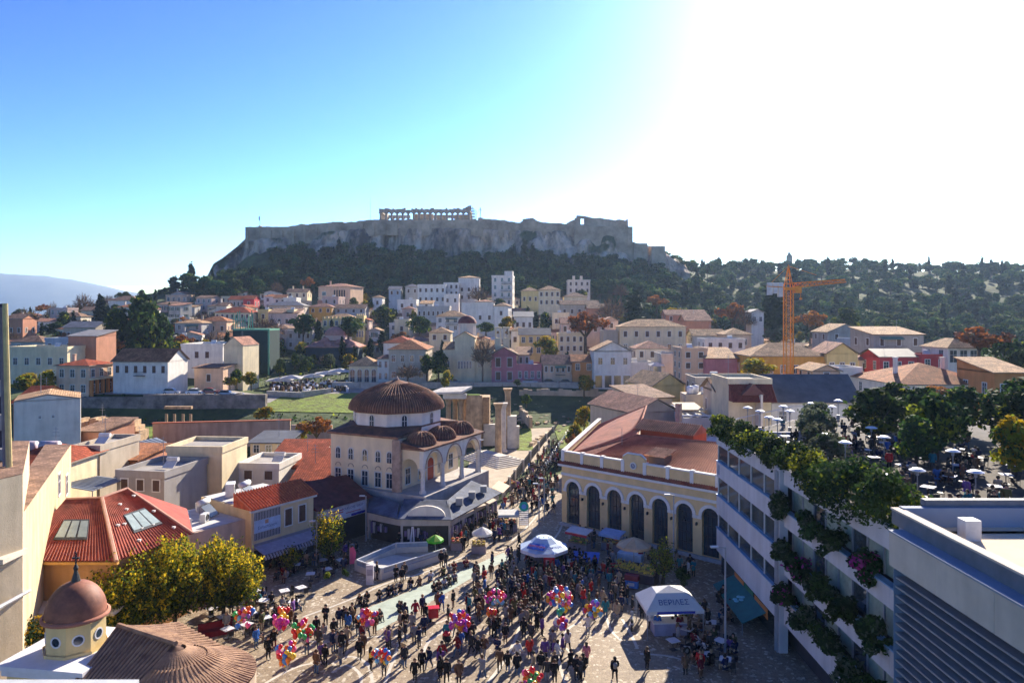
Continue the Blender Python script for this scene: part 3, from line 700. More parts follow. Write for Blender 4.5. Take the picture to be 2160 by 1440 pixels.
def roof_on(mb,w,d,z,rk,over=.45,hh=None):
 """w x d footprint, front at y=0, centred on x; all-solid roof"""
 a = w/2+over; y0,y1 = -over,d+over
 if rk == 'hip':
  s = min(a,(y1-y0)/2); hh = hh or s*.42
  if a >= (y1-y0)/2: r = [(-a+s,(y0+y1)/2),(a-s,(y0+y1)/2)]
  else: r = [(0,y0+s),(0,y1-s)]
  v = [(-a,y0,z),(a,y0,z),(a,y1,z),(-a,y1,z),(r[0][0],r[0][1],z+hh),(r[1][0],r[1][1],z+hh)]
  if a >= (y1-y0)/2: f = [(0,1,5,4),(1,2,5),(2,3,4,5),(3,0,4)]
  else: f = [(0,1,4),(1,2,5,4),(2,3,5),(3,0,4,5)]
  mb.add([(p[0],p[1],p[2]+.16) for p in v],f,0)
  mb.box(-a,y0,z,a,y1,z+.155,1)
 elif rk == 'gable':     # ridge along x
  hh = hh or (y1-y0)/2*.42; ym = (y0+y1)/2
  mb.add([(-a,y0,z),(a,y0,z),(a,y1,z),(-a,y1,z),(-a,ym,z+hh),(a,ym,z+hh)],[(0,1,5,4),(2,3,4,5)],0)
  mb.add([(-a,y0,z-.18),(a,y0,z-.18),(a,y1,z-.18),(-a,y1,z-.18),(-a,ym,z+hh-.18),(a,ym,z+hh-.18)],[(4,5,1,0),(5,4,3,2)],1)
  mb.add([(-w/2,0,z-.2),(-w/2,d,z-.2),(-w/2,d/2,z+hh-.2),(w/2,0,z-.2),(w/2,d,z-.2),(w/2,d/2,z+hh-.2)],[(0,2,1),(3,4,5)],2)
  mb.add([(-a,y0,z),(a,y0,z),(a,y0,z-.18),(-a,y0,z-.18)],[(0,1,2,3)][::-1],1)
 elif rk == 'gablef':    # gable end faces front
  hh = hh or a*.42
  mb.add([(-a,y0,z),(a,y0,z),(a,y1,z),(-a,y1,z),(0,y0,z+hh),(0,y1,z+hh)],[(0,4,5,3),(1,2,5,4)],0)
  mb.add([(-a,y0,z-.18),(a,y0,z-.18),(a,y1,z-.18),(-a,y1,z-.18),(0,y0,z+hh-.18),(0,y1,z+hh-.18)],[(3,5,4,0),(4,5,2,1)],1)
  mb.add([(-w/2,0,z-.2),(w/2,0,z-.2),(0,0,z+hh-.2),(-w/2,d,z-.2),(w/2,d,z-.2),(0,d,z+hh-.2)],[(0,1,2),(4,3,5)],2)
  mb.add([(-a,y0,z),(0,y0,z+hh),(a,y0,z),(a,y0,z-.18),(0,y0,z+hh-.18),(-a,y0,z-.18)],[(0,1,4,5),(1,2,3,4)],1)
 elif rk == 'shed':
  hh = hh or d*.25
  mb.add([(-a,y0,z),(a,y0,z),(a,y1,z+hh),(-a,y1,z+hh),(-a,y0,z-.18),(a,y0,z-.18),(a,y1,z+hh-.18),(-a,y1,z+hh-.18)],
   [(0,1,2,3),(4,7,6,5),(0,4,5,1),(1,5,6,2),(3,7,4,0)],0)
  mb.add([(-w/2,0,z-.2),(-w/2,d,z-.2),(-w/2,d,z+hh-.2),(w/2,0,z-.2),(w/2,d,z-.2),(w/2,d,z+hh-.2)],[(0,2,1),(3,4,5)],2)
HREG = []; ANT = mat('antenna_grey',(.35,.35,.36),.5)
def house(lab,u0,u1,ve,vb,y,d=9,rot=0,wall='cream',rk='hip',rc='terra',cols=3,rows=2,ws='shut',hh=None,chim=0,side=2,base=None,extra=None,name='house',cat='house',ww=None,wh=None,skip=(),over=.45):
 w = (u1-u0)*y/F; uc = (u0+u1)/2; zb,zt = Z(vb,y),Z(ve,y); H = zt-zb
 r = thing(name,lab,cat,(X(uc,y),y,zb),radians(rot))
 wm = wallm(wall); HREG.append((X(uc,y),y,lab,u0,u1))
 fd = max(3,zb-T(X(uc,y),y)+2,zb-T(X(uc,y+d),y+d)+1); mb = MB(); mb.box(-w/2,0,-fd,w/2,d,H); mb.put('wall',wm,r)
 if rk == 'flat':
  mb = MB()
  for a in ((-w/2-.12,-.12,w/2+.12,.18),(-w/2-.12,d-.18,w/2+.12,d+.12),(-w/2-.12,.18,-w/2+.18,d-.18),(w/2-.18,.18,w/2+.12,d-.18)): mb.box(a[0],a[1],H-.25,a[2],a[3],H+.55)
  mb.put('parapet',wm,r)
  MB().box(-w/2+.185,.185,H+.005,w/2-.185,d-.185,H+.06).put('roof',mat('flat_roof_screed',(.36,.33,.30),.9,.2,.4),r)
 else:
  mb = MB(); roof_on(mb,w,d,H,rk,over,hh)
  ro = mb.put('roof',[roofm(rc),mat('roof_edge',(.30,.24,.19),.8),wm],r)
  for k in range(chim):
   cx = (-.3+.5*k)*w; q = MB(); q.box(cx-.3,d*.4,H,cx+.3,d*.4+.6,H+(hh or 1.8)+1.1); q.box(cx-.4,d*.4-.1,H+(hh or 1.8)+1.1,cx+.4,d*.4+.7,H+(hh or 1.8)+1.3); q.put('chimney',wm,ro)
 if rows and cols:
  fh = H/rows; w_ = ww or min(1.05,w/cols*.42); h_ = wh or min(1.75,fh*.52)
  for j in range(rows):
   for i in range(cols):
    if (j,i) in skip: continue
    s = ws if isinstance(ws,str) else ws[j]
    window(r,-w/2+(i+.5)*w/cols,0,j*fh+fh*.27,w_,h_,s)
   sx = 1 if uc < 1080 else -1
   for i in range(side):
    s = ws if isinstance(ws,str) else ws[j]
    window(r,sx*w/2,(i+.5)*d/side,j*fh+fh*.27,w_,h_,s,rz=sx*pi/2)
 if extra: extra(r,w,d,H)
 g = random.Random(int(u0*7+ve)); zr_ = H+.5
 if y < 300 and g.random() < .5:
  ax = g.uniform(-.3,.3)*w; q = MB(); q.tube([(ax,d*.5,H),(ax,d*.5,zr_+3.2)],.035,4)
  for k in range(3): q.tube([(ax-.5+.1*k,d*.5,zr_+2.2+.4*k),(ax+.5-.1*k,d*.5,zr_+2.2+.4*k)],.02,4)
  q.put('antenna',ANT,r)
 if y < 330 and rk == 'flat' and cols:
  ax = g.uniform(-.25,.25)*w; q = MB(); q.tube([(ax-.7,d*.5,H+1.1),(ax+.7,d*.5,H+1.1)],.28,8); q.slab([(ax-.7,d*.5-1.1,H+.25),(ax+.7,d*.5-1.1,H+.25),(ax+.7,d*.5-.1,H+1.0),(ax-.7,d*.5-.1,H+1.0)],.06); q.put('solar_heater',FRW,r)
 if y < 300 and rows > 1 and cols > 2 and g.random() < .4 and not extra:
  x_ = -w/2+(g.randrange(cols-1)+.5)*w/cols; balcony(r,x_+w/cols/2,H/rows,w/cols*1.7)
  if g.random() < .5: q = MB(); q.slab([(x_-.8,-.03,H*.93),(x_+w/cols+.8,-.03,H*.93),(x_+w/cols+.8,-1.3,H*.84),(x_-.8,-1.3,H*.84)],.04); q.put('awning',mat('awning_cloth_'+g.choice('ab'),g.choice([(.16,.28,.2),(.5,.38,.2)]),.8),r)
 return r
def balcony(parent,x,z,w=2.4,dp=.9):
 mb = MB(); mb.box(x-w/2,-dp,z-.12,x+w/2,-.005,z);
 for i in range(int(w/.25)+1): mb.box(x-w/2+i*.25-.012,-dp+.02,z,x-w/2+i*.25+.012,-dp+.045,z+.9)
 mb.box(x-w/2,-dp+.01,z+.9,x+w/2,-dp+.05,z+.95); return mb.put('balcony',mat('wrought_iron',(.06,.06,.07),.6),parent)
def ex_door(x=0,w=1.1,h=2.3):
 def f(r,W,d,H): MB().box(x-w/2,-.05,0,x+w/2,.02,h).put('door',DOORM,r)
 return f
def ex_shops(n,z=3.0,m=None):
 def f(r,W,d,H):
  for i in range(n):
   mb = MB(); c = -W/2+(i+.5)*W/n; q = W/n*.36
   mb.box(c-q,-.04,.1,c+q,.02,z-.3,1); mb.box(c-q-.1,-.08,z-.3,c+q+.1,.02,z,0); mb.put('shopfront',[FRW,GLS],r)
 return f
def ex_balc(x,z,w=2.4):
 def f(r,W,d,H): balcony(r,x,z,w)
 return f
H = house
# the far left
H('cream two storey block with brown end wall at the far left edge',20,142,735,828,188,11,0,'cream','flat',cols=5,rows=2,ws='plain')
H('tall windowless orange brown wall block beside the big dark evergreen',143,204,708,800,196,9,-3,'terracotta','shed','grey',0,0,hh=1.5)
H('low blue terrace house behind the cream block at the far left',95,175,716,745,205,6,0,'blue','flat',cols=4,rows=1)
H('dark roofed house half hidden behind the pole at the far left',22,90,722,745,210,8,0,'grey','hip','dull',2,1)
H('brick brown old house highest at the far left',15,48,672,712,270,8,0,'terracotta','gable','dull',2,1)
H('grey stone roofed house left of the tall cypress',130,205,690,720,250,9,-8,'stone','gable','grey',3,1)
H('pale lilac house left of the cypress on the hill',120,170,668,690,300,8,0,'pale','hip','dull',3,1)
H('small cream cottage just below the left skyline',170,205,655,680,310,8,0,'cream','gable','dull',2,1)
H('white skyline house with dark roof right of the tall cypress',228,290,634,660,330,10,0,'white','hip','dull',4,1)
def arcade_house(r,W,d,H):
 m = wallm('orange')
 for i in range(5):
  mb = MB(); yy = .5+i*(d-1)/4; mb.cbox((W/2+.35,yy,H*.27),(.55,.6,H*.54)); mb.put('column',m,r)
 MB().box(W/2+.02,0,H*.54,W/2+.9,d,H*.6).put('cornice',wallm('cream'),r)
 MB().box(W/2+.002,.6,0,W/2+.03,d-.6,H*.52).put('doorway',glass_mat('dark_recess',(.05,.03,.03),.8),r)
H('corner house with sunlit orange columned side and flat red roof',116,190,772,836,166,8.5,-7,'peach','hip','red',3,2,'plain',hh=1.3,chim=1,side=3,extra=arcade_house)
H('long white house with red gabled roof, six upper windows and a little balcony',236,356,762,829,169,9,-4,'white','gable','terra',6,2,['plain','shut'],hh=2.9,side=0,skip=[(0,i) for i in range(6)],extra=ex_balc(0,4.2),ww=.85,wh=1.7)
H('big blank white building with roof terrace behind the long white house',382,470,729,800,196,14,0,'white','flat',cols=4,rows=2,skip=[(0,0),(0,1),(1,0),(1,3),(0,3)],side=0)
H('tall blank sunlit cream wall building with a peaked left parapet',470,514,728,800,186,8,-10,'cream','gablef','pinkish',0,0,hh=2.2,over=.1,side=0)
H('low peach walled annex between the two white buildings',408,472,775,815,179,6,-6,'peach','shed','dull',1,1,hh=.6,side=0)
# terraces left of centre
H('cream house with three dark windows right of the skyline cypress',383,410,622,645,370,9,-6,'cream','hip','dull',3,1)
H('rust roofed shed left of the pale three window house',350,384,645,660,340,8,0,'terracotta','gable','red',1,1)
H('pale flat house with green boards below the skyline cypress',342,400,672,720,285,10,0,'pale','flat',cols=3,rows=2)
H('teal hoarded shell of a house above the long white house',368,402,690,728,262,8,0,'turquoise','flat',cols=2,rows=2)
H('long low white house with small windows under the left cliff',411,460,636,652,350,8,0,'pale','hip','dull',4,1)
H('cream villa with dark red hipped roof and many windows',452,528,660,690,285,10,-4,'cream','hip','red',7,2,['shut','shut'],hh=2.3)
H('pink walled house with crimson roof above the red roofed villa',482,515,632,650,320,8,0,'rose','gable','red',4,1)
H('steep crimson roof house beside the pink walled one',513,536,630,650,318,7,0,'red','gable','red',1,1)
H('white gabled house behind the dark red villa roof',500,525,648,662,305,8,-8,'white','gablef','red',1,1)
H('little grey house with chimney left of the red villa',456,478,645,668,300,7,0,'pale','gable','dull',1,1,chim=1)
H('orange roofed low house above the green netting',420,478,678,705,262,8,0,'peach','hip','terra',3,1)
H('yellow cube house right of the red roofed villa',544,566,655,678,290,7,0,'yellow','flat',cols=1,rows=1)
H('long dusty pink house behind the bare trees',566,628,660,690,278,8,0,'rose','shed','dull',4,1)
H('tiny white box room with a square window',605,620,655,672,279,5,0,'cream','flat',cols=1,rows=1)
H('long grey roofed house on the terrace left of the villa',565,640,645,662,300,8,0,'stone','hip','grey',5,1)
H('small white house with orange roof tiles left of the villa',578,602,628,645,330,7,0,'pale','gable','terra',2,1)
H('low cream cottage with two chimneys left of the villa',605,648,616,630,352,8,0,'cream','gable','dull',3,1,chim=2)
H('little chapel like white house with a green window',598,625,630,648,325,7,0,'white','flat',cols=2,rows=1)
def loggia(r,W,d,H):
 mb = MB(); mb.box(-W*.02,-.05,H*.52,W*.36,.02,H*.85); mb.put('loggia_opening',glass_mat('dark_recess2',(.06,.04,.04),.8),r)
 for i in range(6): MB().box(-W*.02+i*W*.38/5-.18,-.3,H*.52,-W*.02+i*W*.38/5+.18,0,H*.85).put('column',wallm('peach'),r)
 for i in range(3): MB().box(W*(.12+.1*i)-.45,-.04,H*.08,W*(.12+.1*i)+.45,.02,H*.42).put('tall_window',GLS,r)
 window(r,-W*.32,0,H*.6,1.9,1.7)
 MB().box(-W/2-.3,-.3,H*.47,W/2+.3,0,H*.5).put('string_course',wallm('cream'),r)
H('large peach villa with long arcaded loggia below the middle of the cliff',668,742,605,650,345,14,-14,'peach','hip','pinkish',0,0,hh=1.8,chim=1,extra=loggia,side=0)
H('pink and white box house in front of the peach villa',679,715,628,662,320,7,-10,'rose','flat',cols=2,rows=2)
H('salmon red low house left of the pink box house',670,690,636,655,322,6,0,'terracotta','flat',cols=1,rows=1)
H('long ochre tiled house in front of the peach villa',652,700,648,662,308,7,0,'ochre','hip','pinkish',3,1)
H('small white pavilion with blue door right of the peach villa',786,806,628,648,325,7,0,'white','hip','tan',1,1)
H('low grey house right of the peach villa',706,770,650,662,312,8,0,'grey','gable','dull',4,1)
def merlons(r,W,d,H):
 m = wallm('yellow')
 for i in range(9):
  MB().box(-W/2+i*W/9+.1,-.1,H,-W/2+i*W/9+.9,.4,H+.8).put('battlement',m,r)
 t = MB(); t.box(W/2,-1,-4,W/2+3,4,H+1.2); t.put('corner_tower',m,r)
 for i in range(3): window(r,W/2+.5+i,-1,H*.45,.45,2.6)
 for i in range(3): window(r,W/2+.5+i,-1,H*.05,.45,2.2)
 for i in range(4): MB().box(W/2+.1+i*.8,-1.1,H+1.2,W/2+.5+i*.8,-.5,H+1.8).put('battlement',m,r)
H('bright yellow battlemented mansion with a narrow corner tower',680,752,672,712,268,10,0,'yellow','hip','tan',6,2,'plain',hh=1.8,over=-.4,extra=merlons)
H('red roofed small house right of the yellow tower',765,778,675,700,270,7,0,'rose','gablef','red',1,2)
H('small white gabled house with one green window',778,802,697,716,252,6,0,'white','gablef','tan',1,1,'open')
H('cream block with balustrade right of the tall green tree',832,862,676,706,268,8,0,'cream','flat',cols=1,rows=1)
H('pink house behind the balustraded cream block',848,872,652,674,290,7,0,'rose','hip','pinkish',1,1)
H('white box house with blue shaded side left of the terraces',838,878,634,654,312,8,0,'white','flat',cols=2,rows=1)
H('small white house with a slanting roof above the grey terraces',887,912,640,650,312,6,0,'white','shed','tan',1,1)
H('long grey lilac terrace house with many small windows',880,948,648,672,285,8,0,'grey','flat',cols=7,rows=1)
H('faint blue house at the foot of the wood',820,845,610,625,360,7,0,'blue','gable','grey',2,1)
H('small lilac cottage under the wood left of the white blocks',855,882,605,622,362,7,0,'grey','hip','grey',2,1)
# white blocks in the middle
H('long white block with balcony and flat roof at the left of the white group',881,940,602,640,340,9,0,'white','flat',cols=5,rows=2,chim=0)
H('white block with two window rows in the middle of the white group',936,968,598,640,345,9,0,'white','flat',cols=3,rows=3)
H('tall blank white block with low curved gable, centre of the hillside',967,1011,586,635,352,10,0,'white','hip','tan',3,3,hh=1.2,skip=[(2,0),(2,1),(2,2)])
H('lower white house with balconies under the white blocks',936,968,622,643,330,6,0,'white','flat',cols=2,rows=1)
H('tall narrow white block with balconies and a roof room',1037,1081,583,645,335,10,-6,'white','flat',cols=3,rows=4,ws='plain',extra=lambda r,W,d,H: (MB().box(W*.1,1,H,W/2,5,H+2.6).put('roof_room',wallm('white'),r),[balcony(r,W*.2,H*(.25+.25*i),W*.5) for i in range(3)]))
H('blank white building with stepped roof in front of the tall narrow block',974,1003,641,668,290,9,0,'white','flat',cols=0,rows=0)
H('big blank white gabled house above the church dome',1003,1042,637,680,288,10,0,'white','hip','pinkish',2,2,hh=1.0,skip=[(1,0),(1,1)])
H('cream house with tiled roof right of the blank white gable',1042,1072,646,672,286,8,-10,'white','hip','tan',1,1)
H('white villa with sun bleached roof and dark windows left of the church dome',920,985,668,700,252,9,0,'white','hip','tan',4,2,'plain')
H('house with bleached tan roof behind the church left end',905,950,702,722,232,9,0,'cream','hip','tan',2,1)
H('ochre yellow villa with wide windows on the hillside',1100,1136,614,642,325,9,0,'yellow','hip','tan',3,1,ww=.9)
H('pale yellow wing of the ochre villa with four windows',1136,1182,612,646,325,9,0,'cream','hip','tan',4,2)
H('pale hilltop house with two chimneys among trees',1198,1245,592,620,362,9,0,'pale','flat',cols=4,rows=2,extra=lambda r,W,d,H: [MB().box(x-.6,2,H,x+.6,4,H+2.6).put('chimney',wallm('pale'),r) for x in (-W*.22,W*.12)])
H('small yellow cottage with peaked roof below the hilltop house',1190,1238,626,648,325,8,0,'cream','hip','dull',4,1)
H('long grey tiled houses behind the rust orange tree',1183,1262,642,668,300,8,0,'stone','gable','dull',5,1)
H('maroon roofed house left of the dark broad cypress',1240,1290,650,685,290,8,0,'terracotta','gable','dull',3,1)
H('white cottage with slanting dark roof right of the church towers',1085,1124,668,698,258,8,0,'white','shed','slate',3,1)
H('cream terrace house right of the golden tree',1165,1200,662,690,272,8,0,'cream','flat',cols=2,rows=1)
H('long pink walled house with terracotta roof behind the orange tree',1184,1280,682,705,248,9,0,'rose','gable','pinkish',6,1)
H('pink gabled house at the right end of the pink walled row',1276,1304,675,698,246,9,0,'rose','gablef','pinkish',1,1)
H('cream stained house under the rust orange tree',1178,1232,706,745,226,9,0,'cream','flat',cols=4,rows=2)
H('dark green netted wall building behind the orange tree',1272,1304,700,735,232,8,0,'grey','flat',cols=0,rows=0)
H('yellow house with blue white side and dark roof',1096,1160,706,750,224,9,0,'yellow','gable','slate',4,2,'plain')
H('tan roofed white house left of the yellow one',1078,1112,698,730,238,9,0,'white','hip','tan',2,1)
# front row along the road
def arc4(r,W,d,H):
 for i in range(4): window(r,-W/2+(i+.5)*W/4,-.02,.1,W/4*.62,H*.78,'arch',name='arched_opening')
H('single storey cafe pavilion with four dark arches and tan roof',736,796,772,806,198,9,0,'cream','hip','tan',0,0,hh=2.4,extra=arc4,side=0)
H('narrow white two storey house right of the arched pavilion',796,820,757,806,198,8,0,'white','hip','pinkish',2,2,'plain')
H('white house with red hip roof above the arched pavilion',808,868,724,760,218,10,-6,'white','hip','red',3,1,'plain',skip=[(0,0),(0,2)])
H('grey stone mansion with red hip roof and four tall windows',820,898,738,806,196,16,0,'stone','hip','terra',4,2,'plain',hh=2.6,side=5)
def pinkx(r,W,d,H):
 for x in (-W*.24,W*.22):
  for z in (.6,H*.55): window(r,x,-.02,z,1.3,2.5 if z > 1 else 2.3,'shut')
H('pink neoclassical house with grey blue shutters and gable roof',1037,1090,747,806,197,12,0,'pink','gablef','dull',0,0,hh=2.0,extra=pinkx,side=2)
H('lower pink wing with roof terrace right of the pink house',1090,1143,772,806,197,10,0,'pink','flat',cols=4,rows=1,ws='plain')
H('lilac upper storey behind the pink wing terrace',1092,1118,748,772,202,8,0,'rose','shed','dull',2,1)
H('tumbledown ochre house with sagging tan tiles',1146,1206,768,812,196,8,2,'peach','gable','pinkish',5,2,skip=[(0,i) for i in range(5)],hh=2.4)
H('small orange house with two dark windows and tile roof',1207,1254,762,812,195,8,-2,'orange','gable','terra',2,2,'plain',skip=[(0,0),(0,1)],hh=1.8)
H('white two storey house with pale gable over a row of dark shops',1253,1332,740,818,190,10,0,'white','gablef','tan',3,2,'plain',skip=[(0,0),(0,1),(0,2)],hh=2.6,extra=ex_shops(4,3.6))
H('long white shop building with flat roof terrace right of the pale gable',1332,1378,768,818,191,9,0,'white','flat',cols=2,rows=1,ws='plain',extra=ex_shops(2,3.2))
H('pinkish tile roofed house behind the white shops',1342,1410,736,760,205,10,0,'pale','hip','pinkish',3,1)
H('building wrapped in dark green netting above the rising street',1395,1442,750,815,188,9,0,'grey','flat',cols=0,rows=0)
H('long cream building with tall shuttered windows and bleached roof',1308,1446,690,745,228,12,-2,'cream','hip','tan',6,2,['plain','shut'],hh=2.4,side=0)
H('dark red long building right of the cream one',1446,1500,676,720,250,10,0,'terracotta','gable','pinkish',4,1)
H('long low house with red brown roof under the yellow trees',1405,1490,664,680,278,9,0,'terracotta','gable','pinkish',4,1)
# right hand town
H('low grey gabled house with tin chimneys',1463,1530,708,725,225,9,0,'grey','gable','tan',3,1)
H('white roof terrace house with dark door and red edge',1488,1572,718,740,205,9,0,'white','flat',cols=4,rows=1)
H('peach block with tan roof left of the crane',1530,1585,706,735,215,9,0,'peach','hip','tan',2,1)
H('salmon coloured scaffolded building beside the green netting',1438,1492,738,805,170,9,0,'peach','flat',cols=2,rows=3)
H('crimson walled building with cream roof terrace',1488,1555,755,785,168,9,0,'pink','shed','tan',0,0,hh=2.2)
H('small white house with temple front left of the dark broad cypress',1585,1611,658,685,280,8,0,'white','gablef','grey',2,1,'plain')
H('long ochre building with broad tan roof behind the crane',1585,1745,752,800,160,12,0,'ochre','hip','tan',6,1,'plain',hh=2.8)
H('yellow gabled house at the right end of the ochre building',1745,1808,745,795,158,10,-4,'yellow','gablef','pinkish',3,1,'plain',hh=2.4)
H('grey and cream house with shallow gable below the round pine',1745,1822,700,722,225,10,4,'concrete','gablef','tan',2,1)
H('turquoise topped blue house',1797,1842,718,770,200,9,0,'blue','flat',cols=2,rows=1)
H('stained concrete house with wide sloping roof',1840,1952,705,770,175,10,6,'concrete','shed','tan',3,2,hh=1.8)
H('coral red house with grey slanting roof',1856,1935,752,790,158,9,0,'red','gable','slate',3,1,'plain',hh=1.6)
H('coral red flat block with two pale windows',1942,2000,752,782,157,8,0,'red','flat',cols=2,rows=1,ws='plain')
H('white house with three big dark windows left of the orange tree',2000,2065,735,775,155,10,0,'white','hip','tan',3,1,'plain',ww=1.5,wh=2.6,hh=2.0)
H('large white building with big terracotta hipped roof and chimneys',1895,2105,812,850,125,18,0,'white','hip','terra',7,1,'plain',hh=3.2,chim=2)
H('bright orange house with wide tan eaves at the right edge',2098,2175,785,850,118,10,0,'orange','shed','tan',2,1,'plain',hh=2.0)
H('small pink cottage with tan gable right of the crane foot',1715,1772,782,800,142,8,0,'peach','gablef','tan',1,1)
H('white wall block right of the pink cottage',1770,1818,780,805,142,7,0,'white','flat',cols=0,rows=0)
H('low pale lilac house right of the yellow gable',1812,1862,760,790,165,7,0,'pale','hip','pinkish',2,1)
H('white house with dark slate roof behind the roof garden',1628,1812,848,905,108,9,0,'white','gable','slate',4,1,'plain',hh=3.9,ww=1.1,wh=1.6)
def tilefront(r,W,d,H):
 m = roofm('red')
 mb = MB(); mb.add([(-W/2,-2.2,H-2.7),(W/2,-2.2,H-2.7),(W/2,-.02,H-.3),(-W/2,-.02,H-.3),(-W/2,-.02,H-2.7),(W/2,-.02,H-2.7)],[(0,1,2,3),(0,3,4),(1,5,2)])
 n = 26
 for i in range(n+1):
  x = -W/2+i*W/n
  mb.tube([(x,-2.25,H-2.68),(x,-.05,H-.27)],.08,5)
 mb.put('roof_slope',mat('clay_ribs',(.26,.06,.045),.85,.2,2),r)
 mb = MB(); mb.add([(-1.8,-1.9,H-1.7),(-.1,-1.9,H-.1),(1.6,-1.9,H-1.7),(-1.8,-.02,H-1.7),(-.1,-.02,H-.1),(1.6,-.02,H-1.7)],[(0,2,1),(0,1,4,3),(1,2,5,4)]); mb.put('dormer',mat('dormer_brown',(.17,.07,.06),.8),r)
 MB().box(W*.12,-2.4,0,W*.17,-.02,H-1.6).put('pier',wallm('pale'),r)
H('cream house with steep ribbed red tile front and dark dormer',1537,1627,806,905,105,9,0,'cream','flat',cols=0,rows=0,side=0,extra=tilefront)
H('narrow brown roofed house left of the ribbed tile front',1512,1536,825,890,112,8,0,'stone','gable','dull',1,1)
H('low building with dark flat roof behind the station',1468,1535,802,835,135,8,0,'stone','flat',cols=2,rows=1)
H('cream house with broad pale gable roof at the top of the street',1372,1450,812,850,142,10,20,'yellow','gablef','tan',0,0,hh=2.4,side=0)
# ---------------------------------------------------------------- landmark buildings
def arch_pts(w,zs,n=10,x=0,rise=1.0):
 r = w/2; return [(x-r*cos(pi*i/n),zs+r*rise*sin(pi*i/n)) for i in range(n+1)]
def arcade_wall(mb,x0,x1,z0,z1,ops,y0,th,mi=0,mj=None,n=10):
 """solid wall in local xz with arched or square openings that go right through: ops = (xc, w, zbottom, zspring, rise)"""
 mj = mi if mj is None else mj
 ops = sorted(ops); xs = x0
 def face(p,y): return [(q[0],y,q[1]) for q in p]
 def plate(poly):
  k = len(poly); a = face(poly,y0); b = face(poly,y0+th)
  mb.add(a,[list(range(k))],mi); mb.add(b,[list(range(k))[::-1]],mi)
 for (xc,w,zb,zs,rise) in ops:
  l,r_ = xc-w/2,xc+w/2
  plate([(xs,z0),(l,z0),(l,z1),(xs,z1)])
  if zb > z0: plate([(l,z0),(r_,z0),(r_,zb),(l,zb)])
  ap = arch_pts(w,zs,n,xc,rise) if rise else [(l,zs),(r_,zs)]
  for i in range(len(ap)-1):
   plate([ap[i],ap[i+1],(ap[i+1][0],z1),(ap[i][0],z1)])
  loop = [(l,zb)]+ap+[(r_,zb)]
  for i in range(len(loop)-1):      # reveal
   a,b = loop[i],loop[i+1]
   mb.add([(a[0],y0,a[1]),(b[0],y0,b[1]),(b[0],y0+th,b[1]),(a[0],y0+th,a[1])],[(0,1,2,3)],mj)
  if zb > z0: mb.add([(l,y0,zb),(r_,y0,zb),(r_,y0+th,zb),(l,y0+th,zb)],[(0,1,2,3)],mj)
  xs = r_
 plate([(xs,z0),(x1,z0),(x1,z1),(xs,z1)])
 mb.add([(x0,y0,z1),(x1,y0,z1),(x1,y0+th,z1),(x0,y0+th,z1)],[(0,1,2,3)],mi)
 for x in (x0,x1): mb.add([(x,y0,z0),(x,y0+th,z0),(x,y0+th,z1),(x,y0,z1)],[(0,1,2,3)],mi)
def arch_ring(mb,xc,w,zs,y0,y1,tw,mi=0,n=12,zb=None):
 r0,r1 = w/2,w/2+tw
 p = arch_pts(w,zs,n,xc); q = arch_pts(w+2*tw,zs,n,xc)
 if zb is not None: p = [(xc-r0,zb)]+p+[(xc+r0,zb)]; q = [(xc-r1,zb)]+q+[(xc+r1,zb)]
 for i in range(len(p)-1):
  a,b,c,d = p[i],p[i+1],q[i+1],q[i]
  mb.add([(a[0],y0,a[1]),(b[0],y0,b[1]),(c[0],y0,c[1]),(d[0],y0,d[1]),(a[0],y1,a[1]),(b[0],y1,b[1]),(c[0],y1,c[1]),(d[0],y1,d[1])],
   [(0,1,2,3),(3,2,6,7),(1,0,4,5)],mi)
TILE_D = mat('dome_tile',(.20,.085,.05),.9,.35,.7,bump=.03,bscale=6,tint2=(.06,.04,.035)); TILE_L = mat('dome_tile_ridge',(.34,.17,.10),.9,.4,.9,tint2=(.10,.06,.045))
MOSW = plaster('mosque_plaster',(.92,.74,.48),.15); MOSW2 = plaster('mosque_drum_plaster',(.88,.80,.68),.2); MSTONE = mat('mosque_stone',(.48,.34,.26),.9,.25,1.2,bump=.02)
def ribbed_dome(parent,cx,cy,z,r,h,nrib,name='dome',lobes=8,power=1.0,rib=.075):
 """dome of barrel tiles: skin plus one raised line of cover tiles per rib"""
 k = 7; prof = [(r*(1-(i/k)**2.0),h*(i/k)**.92) for i in range(k)]+[(.05,h)] if r > 4 else [(r*cos(pi/2*(i/k)**power)**.92,h*sin(pi/2*(i/k)**power)) for i in range(k)]+[(.05,h)]
 mb = MB(); mb.lathe(prof,(cx,cy,z),lobes*6)
 d = mb.put(name,TILE_D,parent,True)
 full = MB()
 for i in range(nrib):
  a = 2*pi*i/nrib; skip = 1 if i % 2 else 0; pts = []
  for j,(pr,pz) in enumerate(prof[:(k if not skip else k-2)]): pts.append((cx+(pr+.02)*cos(a),cy+(pr+.02)*sin(a),z+pz+.03))
  q = MB(); q.tube(pts,[rib*(1-.5*j/len(pts)) for j in range(len(pts))],5,caps=False)
  q.put('tile_row',TILE_L,d)
 return d
